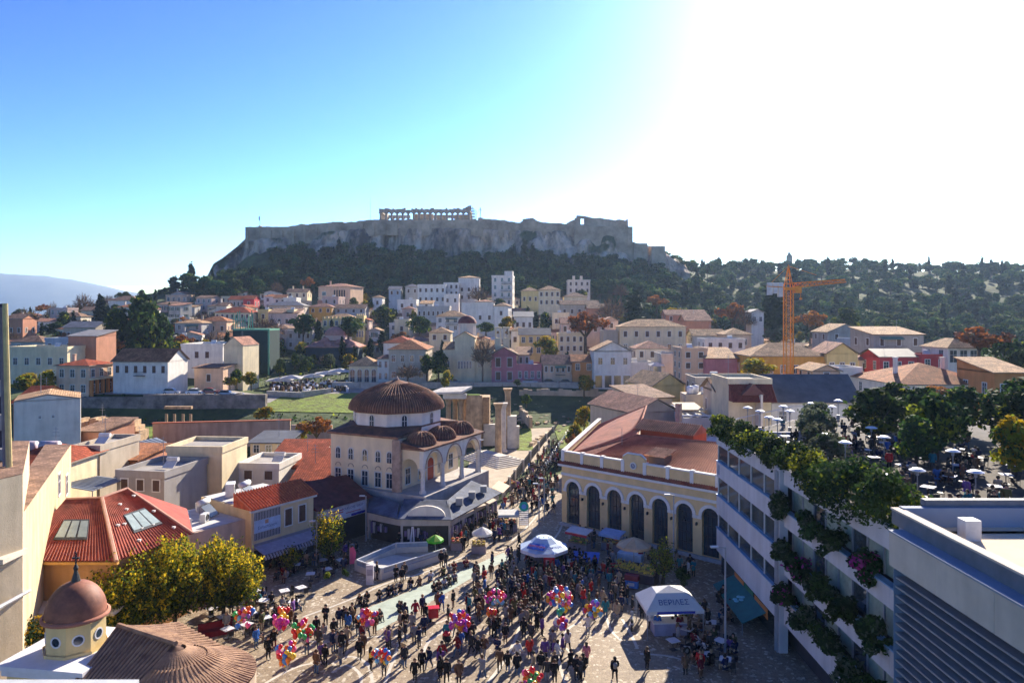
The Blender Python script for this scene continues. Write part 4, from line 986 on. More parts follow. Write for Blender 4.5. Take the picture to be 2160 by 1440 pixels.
def mosque():
 C = Vector((-10.6,85.0)); ang = atan2(9.3,4.5)   # u axis = along the porch front, away to the right; v axis = back-left
 ux = Vector((4.5,9.3)).normalized(); vx = Vector((-9.3,4.5)).normalized()
 # local frame: x along vx reversed (porch front to body) ... here local X = ux (porch front), local Y = vx (depth), left handed corrected by using rotation
 r = thing('old_mosque','domed old mosque with arcaded porch and octagonal drum above the market shops','mosque',(C.x,C.y,4.6),atan2(ux.y,ux.x))
 # local: x 0..14.5 along porch front, y 0..3.6 porch, 3.6..14 body
 W,P,D = 14.5,3.6,14.0
 # platform
 MB().box(-.8,-.8,-4.6,W+.8,D+.3,-.02).put('platform',mat('terrace_stone',(.50,.46,.42),.9,.15,.8),r)
 # body walls (left face is x=0 plane, seen from the camera)
 mb = MB(Matrix(((0,1,0,0),(1,0,0,0),(0,0,1,0),(0,0,0,1))))   # swap x/y so the wall runs along local y
 ys = [4.9,6.6,8.6,10.8,12.8]
 MB().box(0,P,0,W,D,6.35).put('wall',MOSW,r)
 for i,y in enumerate(ys):
  window(r,0,y,3.3,.62,1.35,'arch',rz=-pi/2,name='arched_window')
  window(r,0,y,.25,.85,1.75,'plain',rz=-pi/2)
  q = MB(); T_ = Matrix.Translation((0,y,2.35)) @ Matrix.Rotation(-pi/2,4,'Z'); q.M = T_
  arch_ring(q,0,.75,0,-.05,.02,.09,n=6); q.put('blind_arch',MSTONE,r)
 for x in (2.0,4.9,9.6,12.4): window(r,x,P,.5,1.0,1.9,'plain')
 q = MB(); arch_ring(q,7.2,1.5,2.1,P-.07,P+.02,.2,zb=0); q.put('door_surround',FRW,r)
 q = MB(); p = [(6.45,0)]+arch_pts(1.5,2.1,8,7.2)+[(7.95,0)]; q.add([(a[0],P-.04,a[1]) for a in p],[list(range(len(p)))]); q.put('red_door',mat('door_red',(.36,.05,.03),.6),r)
 # body cornice and lean-to roof round the drum
 mb = MB(); mb.box(-.35,P-.1,6.35,W+.35,D+.35,6.6); mb.put('cornice',TILE_L,r)
 cx,cy,Rd = W/2,(P+D)/2+.1,5.9
 def octo(R_,z): return [(cx+R_*cos(pi/8+i*pi/4),cy+R_*sin(pi/8+i*pi/4),z) for i in range(8)]
 mb = MB(); a = [(-.3,P-.05,6.6),(W+.3,P-.05,6.6),(W+.3,D+.3,6.6),(-.3,D+.3,6.6)]; top = octo(Rd+.05,7.35)
 # corners fan to the octagon
 idx = {0: [4,5],1: [6,7],2: [0,1],3: [2,3]}
 mb.add(a+top,[[0,1,4+6,4+5],[1,2,4+0,4+7],[2,3,4+2,4+1],[3,0,4+4,4+3],[0,4+5,4+4],[1,4+7,4+6],[2,4+1,4+0],[3,4+3,4+2]])
 mb.put('lower_roof',TILE_D,r)
 mb = MB(); lo = octo(Rd,6.4); hi = octo(Rd,9.0)
 mb.add(lo+hi,[[i,(i+1) % 8,(i+1) % 8+8,i+8] for i in range(8)]); dr = mb.put('drum',MOSW2,r)
 mb = MB(); mb.add(octo(Rd+.35,8.95)+octo(Rd+.35,9.12),[[i,(i+1) % 8,(i+1) % 8+8,i+8] for i in range(8)]+[list(range(8))[::-1],list(range(8,16))]); mb.put('drum_cornice',TILE_L,r)
 for i in range(8):
  a = i*pi/4; px,py = cx+Rd*cos(pi/8)*cos(a),cy+Rd*cos(pi/8)*sin(a)
  window(dr,px,py,7.35,.62,1.35,'arch',rz=a+pi/2,name='drum_window')
 ribbed_dome(r,cx,cy,9.1,Rd+.4,3.75,112,rib=.075)
 MB().lathe([(.35,0),(.2,.25),(.05,.5)],(cx,cy,12.8),10).put('finial',MSTONE,r)
 # porch: three arches on the front, one on each side
 bay = W/3
 mb = MB(); arcade_wall(mb,0,W,3.0,5.2,[(bay*(i+.5),bay-1.15,3.0,3.0,.92) for i in range(3)],0,.55); mb.put('porch_wall',MOSW2,r)
 for sx in (0,W):
  mb = MB(Matrix.Translation((sx+(.0 if sx == 0 else 0),0,0)) @ Matrix.Rotation(pi/2,4,'Z'))
  arcade_wall(mb,.56,P,3.0,5.2,[((P+.4)/2,P-1.25,3.0,3.0,.92)],-.0 if sx else -.55,.55); mb.put('porch_side_wall',MOSW,r)
 cm = MB(); cm.lathe([(.42,0),(.42,.25),(.28,.4),(.25,2.5),(.42,2.8),(.44,3.0)],n=12); cme = cm.mesh('column',mat('porch_marble',(.66,.62,.58),.7,.12,2),True)
 for x in (.3,bay,2*bay,W-.3): obj('column',cme,r,loc=(x,.28,0))
 for i in range(3):
  q = MB(); q.tube([(bay*i+.3,.28,2.95),(bay*(i+1)-.3,.28,2.95)],.035,5); q.put('tie_rod',st_steel,r)
  q = MB(); arch_ring(q,bay*(i+.5),bay-1.15,3.0,-.06,0,.16); q.put('arch_moulding',MSTONE,r)
 q = MB(); q.box(-.6,P-.6,0,-.02,P+.5,6.3); q.put('corner_pier',MSTONE,r)
 mb = MB(); mb.box(-.35,-.4,5.2,W+.35,P+.1,5.42); mb.put('porch_cornice',TILE_L,r)
 mb = MB(); mb.add([(-.3,-.35,5.42),(W+.3,-.35,5.42),(W+.3,P-.11,6.1),(-.3,P-.11,6.1),(-.3,P-.11,5.42),(W+.3,P-.11,5.42)],[(0,1,2,3),(0,3,4),(1,5,2)]); mb.put('porch_roof',TILE_D,r)
 for i in range(3): ribbed_dome(r,bay*(i+.5),P/2+.1,5.55,1.85,1.5,30,'porch_dome',rib=.08)
mosque()
# --- market shops under the mosque
SHOPW = plaster('shop_plaster',(.55,.50,.46),.3); SHEET = mat('zinc_sheet',(.12,.14,.20),.8,.35,.5,spec=.15); DARKIN = glass_mat('shop_interior',(.02,.018,.022),.7)
CANV = mat('cream_canvas',(.80,.66,.48),.8,.06,2,trans=.25)
def shops():
 r = thing('market_shop_row','row of low shops with sheet roofs in front of the mosque platform','shops',(0,0,0))
 A,B,C_ = G(845,1092,3.2),G(950,1095,3.0),G(1052,1040,3.0)
 def wall(p,q,z1,th=.25):
  d = (q-p); L_ = Vector((d.x,d.y)).length; M_ = Matrix.Translation((p.x,p.y,0)) @ Matrix.Rotation(atan2(d.y,d.x),4,'Z')
  n = max(1,int(L_/3)); mb = MB(M_)
  for i in range(n):
   x0,x1 = i*L_/n,(i+1)*L_/n; mb.box(x0,0,0,x0+.25,th,z1,0); mb.box(x0+.25,.5,0,x1,.6,z1-.8,1); mb.box(x0+.25,0,z1-.8,x1,th,z1,0)
  mb.put('shopfront',[SHOPW,DARKIN],r)
  st = MB(M_)
  for i in range(n):          # hung goods and counters
   x0 = i*L_/n
   for k in range(7): st.box(x0+.4+k*.36,.1,.7+R.random()*.5,x0+.66+k*.36,.3,1.6+R.random()*.5,k % 3)
  st.put('hanging_goods',[mat('goods_violet',(.22,.16,.32)),mat('goods_pale',(.5,.46,.48)),mat('goods_dark',(.06,.06,.09))],r)
 wall(A,B,3.1); wall(B,C_,3.0)
 left = G(775,1078,3.2); wall(left,A,3.1)
 # roofs
 mb = MB(); mb.slab([(A.x-.3,A.y-.6,3.3),(B.x+.2,B.y-.7,3.2),(B.x-.6,B.y+3.5,4.3),(A.x-.2,A.y+3.8,4.4)],.12); mb.put('roof_sheet',SHEET,r)
 mb = MB(); mb.slab([(B.x+.1,B.y-.7,3.1),(C_.x+.4,C_.y,3.1),(C_.x-3.6,C_.y+1.6,4.3),(B.x-.7,B.y+3.2,4.3)],.12); mb.put('roof_sheet',SHEET,r)
 mb = MB(); mb.slab([(left.x,left.y-.4,3.3),(A.x-.35,A.y-.6,3.3),(A.x-.6,A.y+2.4,4.2),(left.x-.5,left.y+4,4.2)],.12); mb.put('roof_sheet',SHEET,r)
 for t in (.2,.45,.7):
  p = B.lerp(C_,t); q = MB(); q.box(p.x-.7,p.y+.9,3.7,p.x+.1,p.y+1.9,4.5); q.put('roof_vent',st_steel,r)
 q = MB(Matrix.Translation((A.x,A.y-.05,3.35)) @ Matrix.Rotation(atan2((B-A).y,(B-A).x),4,'Z'))
 p = [(.6,0)]+arch_pts(4.2,.1,10,2.9)+[(5.2,0)]; q.add([(a[0],0,a[1]*.55) for a in p]+[(a[0],.3,a[1]*.55) for a in p],[list(range(len(p))),list(range(len(p),2*len(p)))[::-1]]+[[i,i+1,i+1+len(p),i+len(p)] for i in range(len(p)-1)]); q.put('curved_gable',MOSW2,r)
 # cream awnings
 labs = ['cream awning nearest the square at the shop corner','cream awning second from the shop corner','cream awning third from the shop corner','cream awning farthest up the street beside the shops']
 for i,(cs,lab) in enumerate(zip([[(942,1076),(970,1089),(1000,1075),(973,1061)],[(975,1060),(1000,1072),(1026,1064),(1003,1051)],[(1004,1049),(1032,1062),(1048,1054),(1020,1040)],[(1036,1028),(1061,1039),(1076,1024),(1052,1013)]],labs)):
  P = [G(u,v,2.9+(.35 if j in (0,3) else 0)) for j,(u,v) in enumerate(cs)]
  t = thing('awning',lab,'awning',(0,0,0),0,'cream awnings of the market shops')
  MB().slab(P,.05).put('canvas',CANV,t)
  q = MB()
  for a in P[1:3]: q.tube([a,(a.x,a.y,.0)],.035,5)
  q.put('awning_post',st_steel,t)
shops()
# --- Metro station: yellow arcaded building
SY = plaster('station_ochre',(.85,.60,.30),.12); SW = mat('station_white_trim',(.78,.74,.70),.8,.06,1); STR = mat('station_tile',(.34,.105,.06),.85,.3,.6,bump=.02,bscale=5,tint2=(.17,.05,.035))
STL = mat('station_tile_cover',(.46,.18,.11),.85,.3,.8,tint2=(.24,.08,.05)); IRON = mat('window_iron',(.05,.05,.06),.5)
def station():
 a = Vector((6.2,88.6)); b = Vector((20.4,75.9)); d = (b-a); rot = atan2(d.y,d.x)
 r = thing('station_building','yellow ochre station with a row of tall white rimmed arches and red tiled roofs','station',(a.x,a.y,0),rot)
 Lb = 3.02; n = 9; W = Lb*n; ZS = 4.6; AW = 1.95
 ops = [(Lb*(i+.5)+.25,AW,.35,ZS,1.0) for i in range(n)]
 mb = MB(); arcade_wall(mb,0,W+.5,0,7.35,ops,0,.5,0); mb.put('front_wall',SY,r)
 MB().box(-.1,-.35,0,W+.5,0,.35).put('plinth_step',mat('plinth_marble',(.52,.50,.50),.8),r)
 for i,o_ in enumerate(ops):
  q = MB(); arch_ring(q,o_[0],AW,ZS,-.1,.0,.36); q.box(o_[0]-Lb/2+.02,-.13,ZS-.35,o_[0]-AW/2,0,ZS-.02); q.box(o_[0]+AW/2,-.13,ZS-.35,o_[0]+Lb/2-.02,0,ZS-.02); q.put('arch_surround',SW,r)
  w = MB(); p = [(o_[0]-AW/2,.35)]+arch_pts(AW,ZS,10,o_[0])+[(o_[0]+AW/2,.35)]; w.add([(c[0],.42,c[1]) for c in p],[list(range(len(p)))]); wo = w.put('arched_window',GLS,r)
  g = MB()
  for k in range(1,4): g.box(o_[0]-AW/2+k*AW/4-.025,.36,.35,o_[0]-AW/2+k*AW/4+.025,.41,ZS+.75)
  for z in (1.3,2.4,3.5,ZS,ZS+.5): g.box(o_[0]-AW/2,.35,z,o_[0]+AW/2,.41,z+.05)
  g.put('glazing_bars',IRON,wo)
  q = MB(); q.cbox((o_[0]+Lb/2,-.2,ZS-.9),(.14,.3,.3)); q.put('wall_lamp',IRON,r)
 q = MB(); q.box(-.05,-.12,6.2,W+.5,0,6.5); q.put('string_course',SW,r)
 q = MB(); q.box(-.3,-.45,7.35,W+.5,.5,7.6); q.box(-.15,-.2,7.6,W+.5,.5,7.72); q.put('cornice',SW,r)
 q = MB(); q.add([(-.3,-.42,7.62),(W+.5,-.42,7.62),(W+.5,.0,7.95),(-.3,.0,7.95)],[(0,1,2,3)])
 for i in range(int((W+.8)/.3)): q.tube([(-.3+i*.3,-.45,7.64),(-.3+i*.3,0,7.97)],.06,4,caps=False)
 q.put('eave_tiles',STR,r)
 # parapet with piers and clock gable
 q = MB(); q.box(0,.02,7.72,W+.5,.4,9.05); q.put('parapet_wall',SY,r)
 q = MB(); q.box(-.06,-.04,9.05,W+.5,.46,9.2); q.put('parapet_coping',SW,r)
 for i in range(10):
  x = -.05+i*Lb*.97
  MB().box(x,-.08,7.72,x+.42,.48,9.3).put('parapet_pier',SW,r)
 xc = Lb*3.45
 q = MB(); q.add([(xc-1.5,-.05,9.05),(xc+1.5,-.05,9.05),(xc+1.5,-.05,9.6),(xc+.9,-.05,10.0),(xc-.9,-.05,10.0),(xc-1.5,-.05,9.6)]+[(xc-1.5,.45,9.05),(xc+1.5,.45,9.05),(xc+1.5,.45,9.6),(xc+.9,.45,10.0),(xc-.9,.45,10.0),(xc-1.5,.45,9.6)],
  [(0,1,2,3,4,5),(11,10,9,8,7,6)]+[[i,i+6,(i+1) % 6+6,(i+1) % 6] for i in range(6)]); q.put('clock_gable',SY,r)
 q = MB()
 for (x0,z0_,x1,z1_) in ((-1.5,9.6,-.9,10.0),(-.9,10.0,.9,10.0),(.9,10.0,1.5,9.6)): q.tube([(xc+x0,.2,z0_+.05),(xc+x1,.2,z1_+.05)],.13,4)
 q.put('gable_coping',SW,r)
 q = MB(Matrix.Translation((xc,-.1,8.75)) @ Matrix.Rotation(pi/2,4,'X')); q.lathe([(.0001,.06),(.34,.06),(.42,.03),(.42,-.04)],n=20); ck = q.put('clock',SW,r)
 q = MB(Matrix.Translation((xc,-.17,8.75)) @ Matrix.Rotation(pi/2,4,'X')); q.lathe([(.0001,.0),(.3,0)],n=20); q.put('clock_face',mat('clock_face',(.25,.27,.33),.5),ck)
 q = MB(); q.box(xc-.015,-.2,8.75,xc+.015,-.18,8.98); q.box(xc,-.2,8.735,xc+.16,-.18,8.765); q.put('clock_hand',SW,ck)
 # side wall along the street: direction of the receding parapet
 inv = Matrix.Rotation(-rot,2)
 s = inv @ Vector((7.9,27.5)); s2 = s*1.65
 q = MB(); q.prism([(0,.5),(.01,.51),(s.x+.3,s.y),(s.x-.15,s.y+.1)],0,9.05)
 q = MB(); nrm = Vector((-s.y,s.x)).normalized()*.4
 q.add([(0,.0,0),(s.x,s.y,0),(s.x-nrm.x,s.y-nrm.y,0),(-nrm.x,-nrm.y+.0,0),(0,0,9.05),(s.x,s.y,9.05),(s.x-nrm.x,s.y-nrm.y,9.05),(-nrm.x,-nrm.y,9.05)],
  [(0,4,5,1),(3,2,6,7),(0,3,7,4),(1,5,6,2),(4,7,6,5)]); q.put('side_wall',SY,r)
 q = MB(); nn = nrm*1.25
 q.add([(nrm.x*.15,nrm.y*.15,9.052),(s.x+nrm.x*.15,s.y+nrm.y*.15,9.052),(s.x-nn.x,s.y-nn.y,9.052),(-nn.x,-nn.y,9.052),(nrm.x*.15,nrm.y*.15,9.22),(s.x+nrm.x*.15,s.y+nrm.y*.15,9.22),(s.x-nn.x,s.y-nn.y,9.22),(-nn.x,-nn.y,9.22)],
  [(0,4,5,1),(3,2,6,7),(0,3,7,4),(1,5,6,2),(4,7,6,5)]); q.put('side_coping',SW,r)
 # roofs. local frame: x right, y back; s is the skewed left edge
 e = s.normalized()
 def pt(x,k,z): return (x+e.x*k,e.y*k+.5,z)     # k metres back along the street wall
 def slope(poly,nm='roof_slope',m_=STR,rows=None,along=None):
  q = MB(); q.poly(poly); o = q.put(nm,m_,r); return o
 def ribs(p0,p1,q0,q1,step=.32,rad=.055,nm='tile_row'):
  """one raised tile row every step from edge p0-p1 (eave) up to q0-q1 (ridge)"""
  p0,p1,q0,q1 = map(Vector,(p0,p1,q0,q1)); n_ = max(2,int((p1-p0).length/step)); mb = MB(); up = Vector((0,0,.03))
  for i in range(n_+1):
   t = i/n_; mb.tube([p0.lerp(p1,t)+up,q0.lerp(q1,t)+up],rad,4,caps=False)
  o = mb.put(nm,STL,r); o['kind'] = 'stuff'
 z0,zr = 8.55,10.7
 A,B_,Cc,Dd = pt(.5,.3,z0),pt(W,.3,z0),pt(W,10.5,zr+.2),pt(9.5,8.8,zr)
 slope([A,B_,Cc,Dd]); ribs(pt(3.5,.3,z0),B_,Dd,Cc)
 E = pt(.6,24,z0+.3); Fp = pt(9.0,26,zr+1.6)
 slope([A,Dd,Fp,E]);
 mb = MB(); up = Vector((0,0,.03))
 for i in range(70):
  t = i/69; p = Vector(A).lerp(Vector(E),t); q = Vector(Dd).lerp(Vector(Fp),max(0,t)); mb.tube([p+up,p.lerp(q,1)+up],.05,4,caps=False)
 mb.put('tile_rows',STL,r)['kind'] = 'stuff'
 q = MB(); q.tube([A,Dd],.13,5); q.tube([Dd,Fp],.13,5); q.tube([Dd,Cc],.12,5); q.put('ridge_tiles',STL,r)
 # rear slopes
 slope([Dd,Cc,pt(W,14,z0),pt(12,13,z0)])
 # red clerestory with ribbed roof
 q = MB(); q.box(9.2+e.x*10,10.5,z0,16.8+e.x*10,14.0,zr+.4); q.put('red_clerestory',mat('clerestory_red',(.48,.09,.03),.8),r)
 q = MB(); x0,x1 = 8.6+e.x*10,17+e.x*10
 q.add([(x0,10.1,zr+.42),(x1,10.1,zr+.42),(x1,12.2,zr+1.5),(x0,12.2,zr+1.5),(x0,14.4,zr+.42),(x1,14.4,zr+.42)],[(0,1,2,3),(3,2,5,4),(0,3,4),(1,5,2)])
 q.put('clerestory_roof',STR,r)
 q = MB()
 for i in range(30):
  x = x0+(x1-x0)*i/29; q.tube([(x,10.05,zr+.47),(x,12.2,zr+1.55)],.08,5)
 q.put('tile_rows',mat('clerestory_tile',(.55,.28,.17),.85,.3,1),r)['kind'] = 'stuff'
 # small dormer
 q = MB(); q.box(11.4,1.6,z0,13.4,3.4,z0+1.35); q.put('dormer_wall',mat('dormer_dark',(.12,.09,.09)),r)
 q = MB(); q.slab([(11.1,1.2,z0+1.4),(13.7,1.2,z0+1.4),(13.9,3.6,z0+1.95),(11.3,3.6,z0+1.95)],.1)
 for i in range(9): q.tube([(11.1+i*.325,1.2,z0+1.43),(11.3+i*.325,3.6,z0+1.98)],.06,4)
 q.put('dormer_roof',mat('clerestory_tile',(.55,.28,.17)),r)
 q = MB(); q.box(3.6,22,zr,4.3,22.7,zr+2.6); q.put('chimney',MSTONE,r)
 q = MB(); q.box(.4+e.x*20,21,0,10+e.x*26,40,z0-.2); q.put('rear_block',plaster('station_rear',(.60,.46,.34),.4),r)
 # flat white-grey roofs at the back right
 q = MB(); q.box(14+e.x*10,14.2,0,W+6,21,z0+.8); q.put('rear_wing',plaster('rear_wing_pale',(.62,.56,.50)),r)
 q = MB(); q.tube([(5.4,5.3,z0+1),(5.4,5.3,z0+3.4)],.03,5); q.put('rod',st_steel,r)
station()
# buildings behind the station
H('pale pinkish stone gabled shed behind the station roof',1330,1440,868,895,116,14,24,'stone','gablef','pinkish',0,0,hh=2.2,side=0)
H('dark roofed old stone house along the rising street',1345,1425,838,870,128,10,22,'stone','shed','dull',0,0,hh=1.4,side=0)
def steelframe(r,W,d,H):
 q = MB()
 for i in range(5): q.box(-W/2+i*W/4-.1,-.2,H+.6,-W/2+i*W/4+.1,d,H+.8)
 for y in (-.2,d*.5,d-.2): q.box(-W/2-.1,y,H+.8,W/2+.1,y+.2,H+1.0)
 for i in (0,4):
  for y in (-.1,d-.2): q.box(-W/2+i*W/4-.08,y,H,-W/2+i*W/4+.08,y+.16,H+.6)
 q.put('pergola_frame',mat('white_steel',(.74,.76,.76),.5),r)
 q = MB(); q.slab([(-W*.4,d*.3,H+1.3),(W*.3,d*.3,H+1.3),(W*.3,d*.8,H+1.7),(-W*.4,d*.8,H+1.7)],.08); q.put('sunshade',CANV,r)
H('flat roofed block with white steel pergola behind the station',1440,1515,888,925,112,13,0,'white','flat',cols=3,rows=1,ws='plain',side=0,extra=steelframe)
t = thing('water_tank','group of white water tanks on the roof behind the station','tank',(X(1478,128),128,Z(830,128)))
for i in range(4):
 q = MB(); q.lathe([(.001,0),(.6,0),(.6,1.3),(.001,1.45)],((i-1.5)*1.3,(i % 2)*1.2,0),12); q.put('tank',mat('white_tank',(.75,.75,.75),.5),t,True)
q = MB(); q.box(-3,-1,-4,3,3,-.02); q.put('base',wallm('stone'),t)
# --- Church with dome and bell towers
def church():
 y = 200; r = thing('domed_church','cream church with dark red dome, gabled transept and twin bell towers','church',(X(985,y),y,Z(806,y)),0)
 W = (1042-935)*y/F; x0 = X(935,y)-X(985,y); Ht = Z(736,y)-Z(806,y); cw = wallm('cream'); tr = roofm('tan')
 MB().box(x0,0,-6,x0+W,12,Ht).put('nave_wall',cw,r)
 tx = 0-.6; tw = 5.6; th_ = Z(712,y)-Z(806,y)
 q = MB(); q.box(tx-tw/2,-.6,-6,tx+tw/2,12,th_); q.add([(tx-tw/2,-.6,th_),(tx+tw/2,-.6,th_),(tx,-.6,th_+1.7),(tx-tw/2,12,th_),(tx+tw/2,12,th_),(tx,12,th_+1.7)],[(0,1,2),(4,3,5)]); q.put('transept_wall',cw,r)
 q = MB(); q.slab([(tx-tw/2-.4,-1,th_-.1),(tx,-1,th_+1.8),(tx,12,th_+1.8),(tx-tw/2-.4,12,th_-.1)],.2); q.slab([(tx,-1,th_+1.8),(tx+tw/2+.4,-1,th_-.1),(tx+tw/2+.4,12,th_-.1),(tx,12,th_+1.8)],.2); q.put('transept_roof',tr,r)
 q = MB(); q.slab([(x0-.3,-.3,Ht),(tx-tw/2-.05,-.3,Ht),(tx-tw/2-.05,6,Ht+1.9),(x0-.3,6,Ht+1.9)],.2); q.slab([(tx+tw/2+.05,-.3,Ht),(x0+W+.3,-.3,Ht),(x0+W+.3,6,Ht+2.4),(tx+tw/2+.05,6,Ht+2.4)],.2); q.put('nave_roof',tr,r)
 q = MB(); q.lathe([(2.55,th_),(2.55,th_+3.9)],(tx+.3,6,0),8); q.lathe([(2.8,th_+3.8),(2.8,th_+4.0)],(tx+.3,6,0),8); q.put('drum',wallm('pale'),r)
 for i in range(8):
  a = i*pi/4; window(r,tx+.3+2.36*cos(a),6+2.36*sin(a),th_+1.2,.4,1.9,'arch',rz=a+pi/2,name='drum_window')
 q = MB(); q.lathe([(2.75,0),(2.5,.9),(1.8,1.7),(.9,2.15),(.05,2.3)],(tx+.3,6,th_+4.0),20); q.put('dome',mat('church_dome',(.20,.055,.05),.8,.2,1),r,True)
 for i in range(5): window(r,tx-1.6+i*.8,-.6,Ht*.42,.42,2.0,'arch',name='arched_window')
 for i in range(4): q = MB(); q.M = Matrix.Translation((tx-1.3+i*.87,-.62,th_-.9)); arch_ring(q,0,.5,0,-.04,0,.08,n=6); q.put('blind_arch',cw,r)
 for x in (x0+1.5,tx+tw/2+1.2,tx+tw/2+1.75,tx+tw/2+4.6,tx+tw/2+5.15): window(r,x,0,Ht*.45,.42,1.7,'arch',name='arched_window')
 for x in (x0+4,x0+8.2): window(r,x,0,.8,1.1,2.2,'plain')
 for k,u in enumerate((1050,1068)):
  cx = X(u,y)-X(985,y); q = MB(); hh = Z(690,y)-Z(806,y)
  q.box(cx-.9,1.0,-6,cx+.9,3.2,hh-3)
  for sx in (-1,1):
   for sy in (0,1): q.box(cx+sx*.85-(.35 if sx > 0 else 0),1.0+sy*1.8,hh-3,cx+sx*.85+(.35 if sx < 0 else 0),1.4+sy*1.8,hh-.4)
  q.box(cx-1.05,.9,hh-.4,cx+1.05,3.3,hh); q.put('bell_tower',cw,r)
  q = MB(); q.lathe([(.42,0),(.3,.5),(.1,.75)],(cx,2.1,hh-1.8),8); q.put('bell',mat('bronze',(.2,.13,.06),.5,metal=.6),r)
 q = MB(); q.box(tx+tw/2+5.8,.3,0,tx+tw/2+8.6,4,Ht*1.1); q.put('porch_block',cw,r)
church()
# --- brick domed bathhouse
def bathhouse():
 y = 232; r = thing('domed_bathhouse','pinkish brick domed bathhouse ringed by small domes above a dark netted wall','bathhouse',(X(700,y),y,Z(772,y)))
 s = y/F; m = mat('brick_dome',(.50,.24,.19),.9,.2,.8,bump=.03)
 W = 110*s; zt = Z(733,y)-Z(772,y)
 MB().box(-W/2,0,-6,W/2,12,zt).put('wall',mat('dark_netting',(.035,.06,.075),.9,.2,.6),r)
 q = MB(); q.box(-W/2-.3,-.3,zt,W/2+.3,12,zt+.35); q.add([(-W/2,0,zt+.35),(W/2,0,zt+.35),(W*.25,5,zt+2.6),(-W*.25,5,zt+2.6),(-W/2,12,zt+.35),(W/2,12,zt+.35)],[(0,1,2,3),(0,3,4),(1,5,2),(3,2,5,4)]); q.put('tiled_skirt',m,r)
 for (x,yy,z,rr) in ((-W*.36,2.5,zt+.4,1.5),(-.1*W,1.6,zt+.5,1.7),(W*.12,2.6,zt+1.2,1.7),(W*.33,2.5,zt+.5,1.9),(-.18*W,4,zt+1.6,1.8)):
  q = MB(); q.lathe([(rr,0),(rr*.92,rr*.4),(rr*.65,rr*.75),(.05,rr*.95)],(x,yy,z),14); q.put('small_dome',m,r,True)
 q = MB(); q.lathe([(3.3,0),(3.3,1.7)],(-W*.02,6,zt+2.2),8); q.put('drum',wallm('rose'),r)
 q = MB(); q.lathe([(3.45,0),(3.2,1.2),(2.4,2.1),(1.2,2.7),(.05,2.9)],(-W*.02,6,zt+3.9),18); q.put('dome',m,r,True)
bathhouse()
# --- building wrapped in green scaffold netting
def netted():
 y = 212; r = thing('netted_building','building site wrapped in dark green scaffold netting behind the white houses','building site',(X(530,y),y,Z(768,y)))
 W = 78*y/F; H_ = Z(697,y)-Z(768,y); gm = mat('green_netting',(.015,.04,.04),.9,.15,.5); gl = mat('green_netting_light',(.16,.42,.30),.8,trans=.3)
 MB().box(-W/2,0,-5,W/2,9,H_).put('net_wall',gm,r)
 q = MB(); q.box(-W/2,-.1,H_,W/2,9.1,H_+.5); q.box(W/2-.5,-.25,-5,W/2,-.101,H_+.5); q.put('net_edge',gl,r)
 q = MB()
 for i in range(9):
  x = -W/2+i*.75; q.tube([(x,.2,H_),(x-.5+R.random(),.3,H_+4+2*R.random())],.16,4)
 q.put('net_strips',gl,r)
netted()
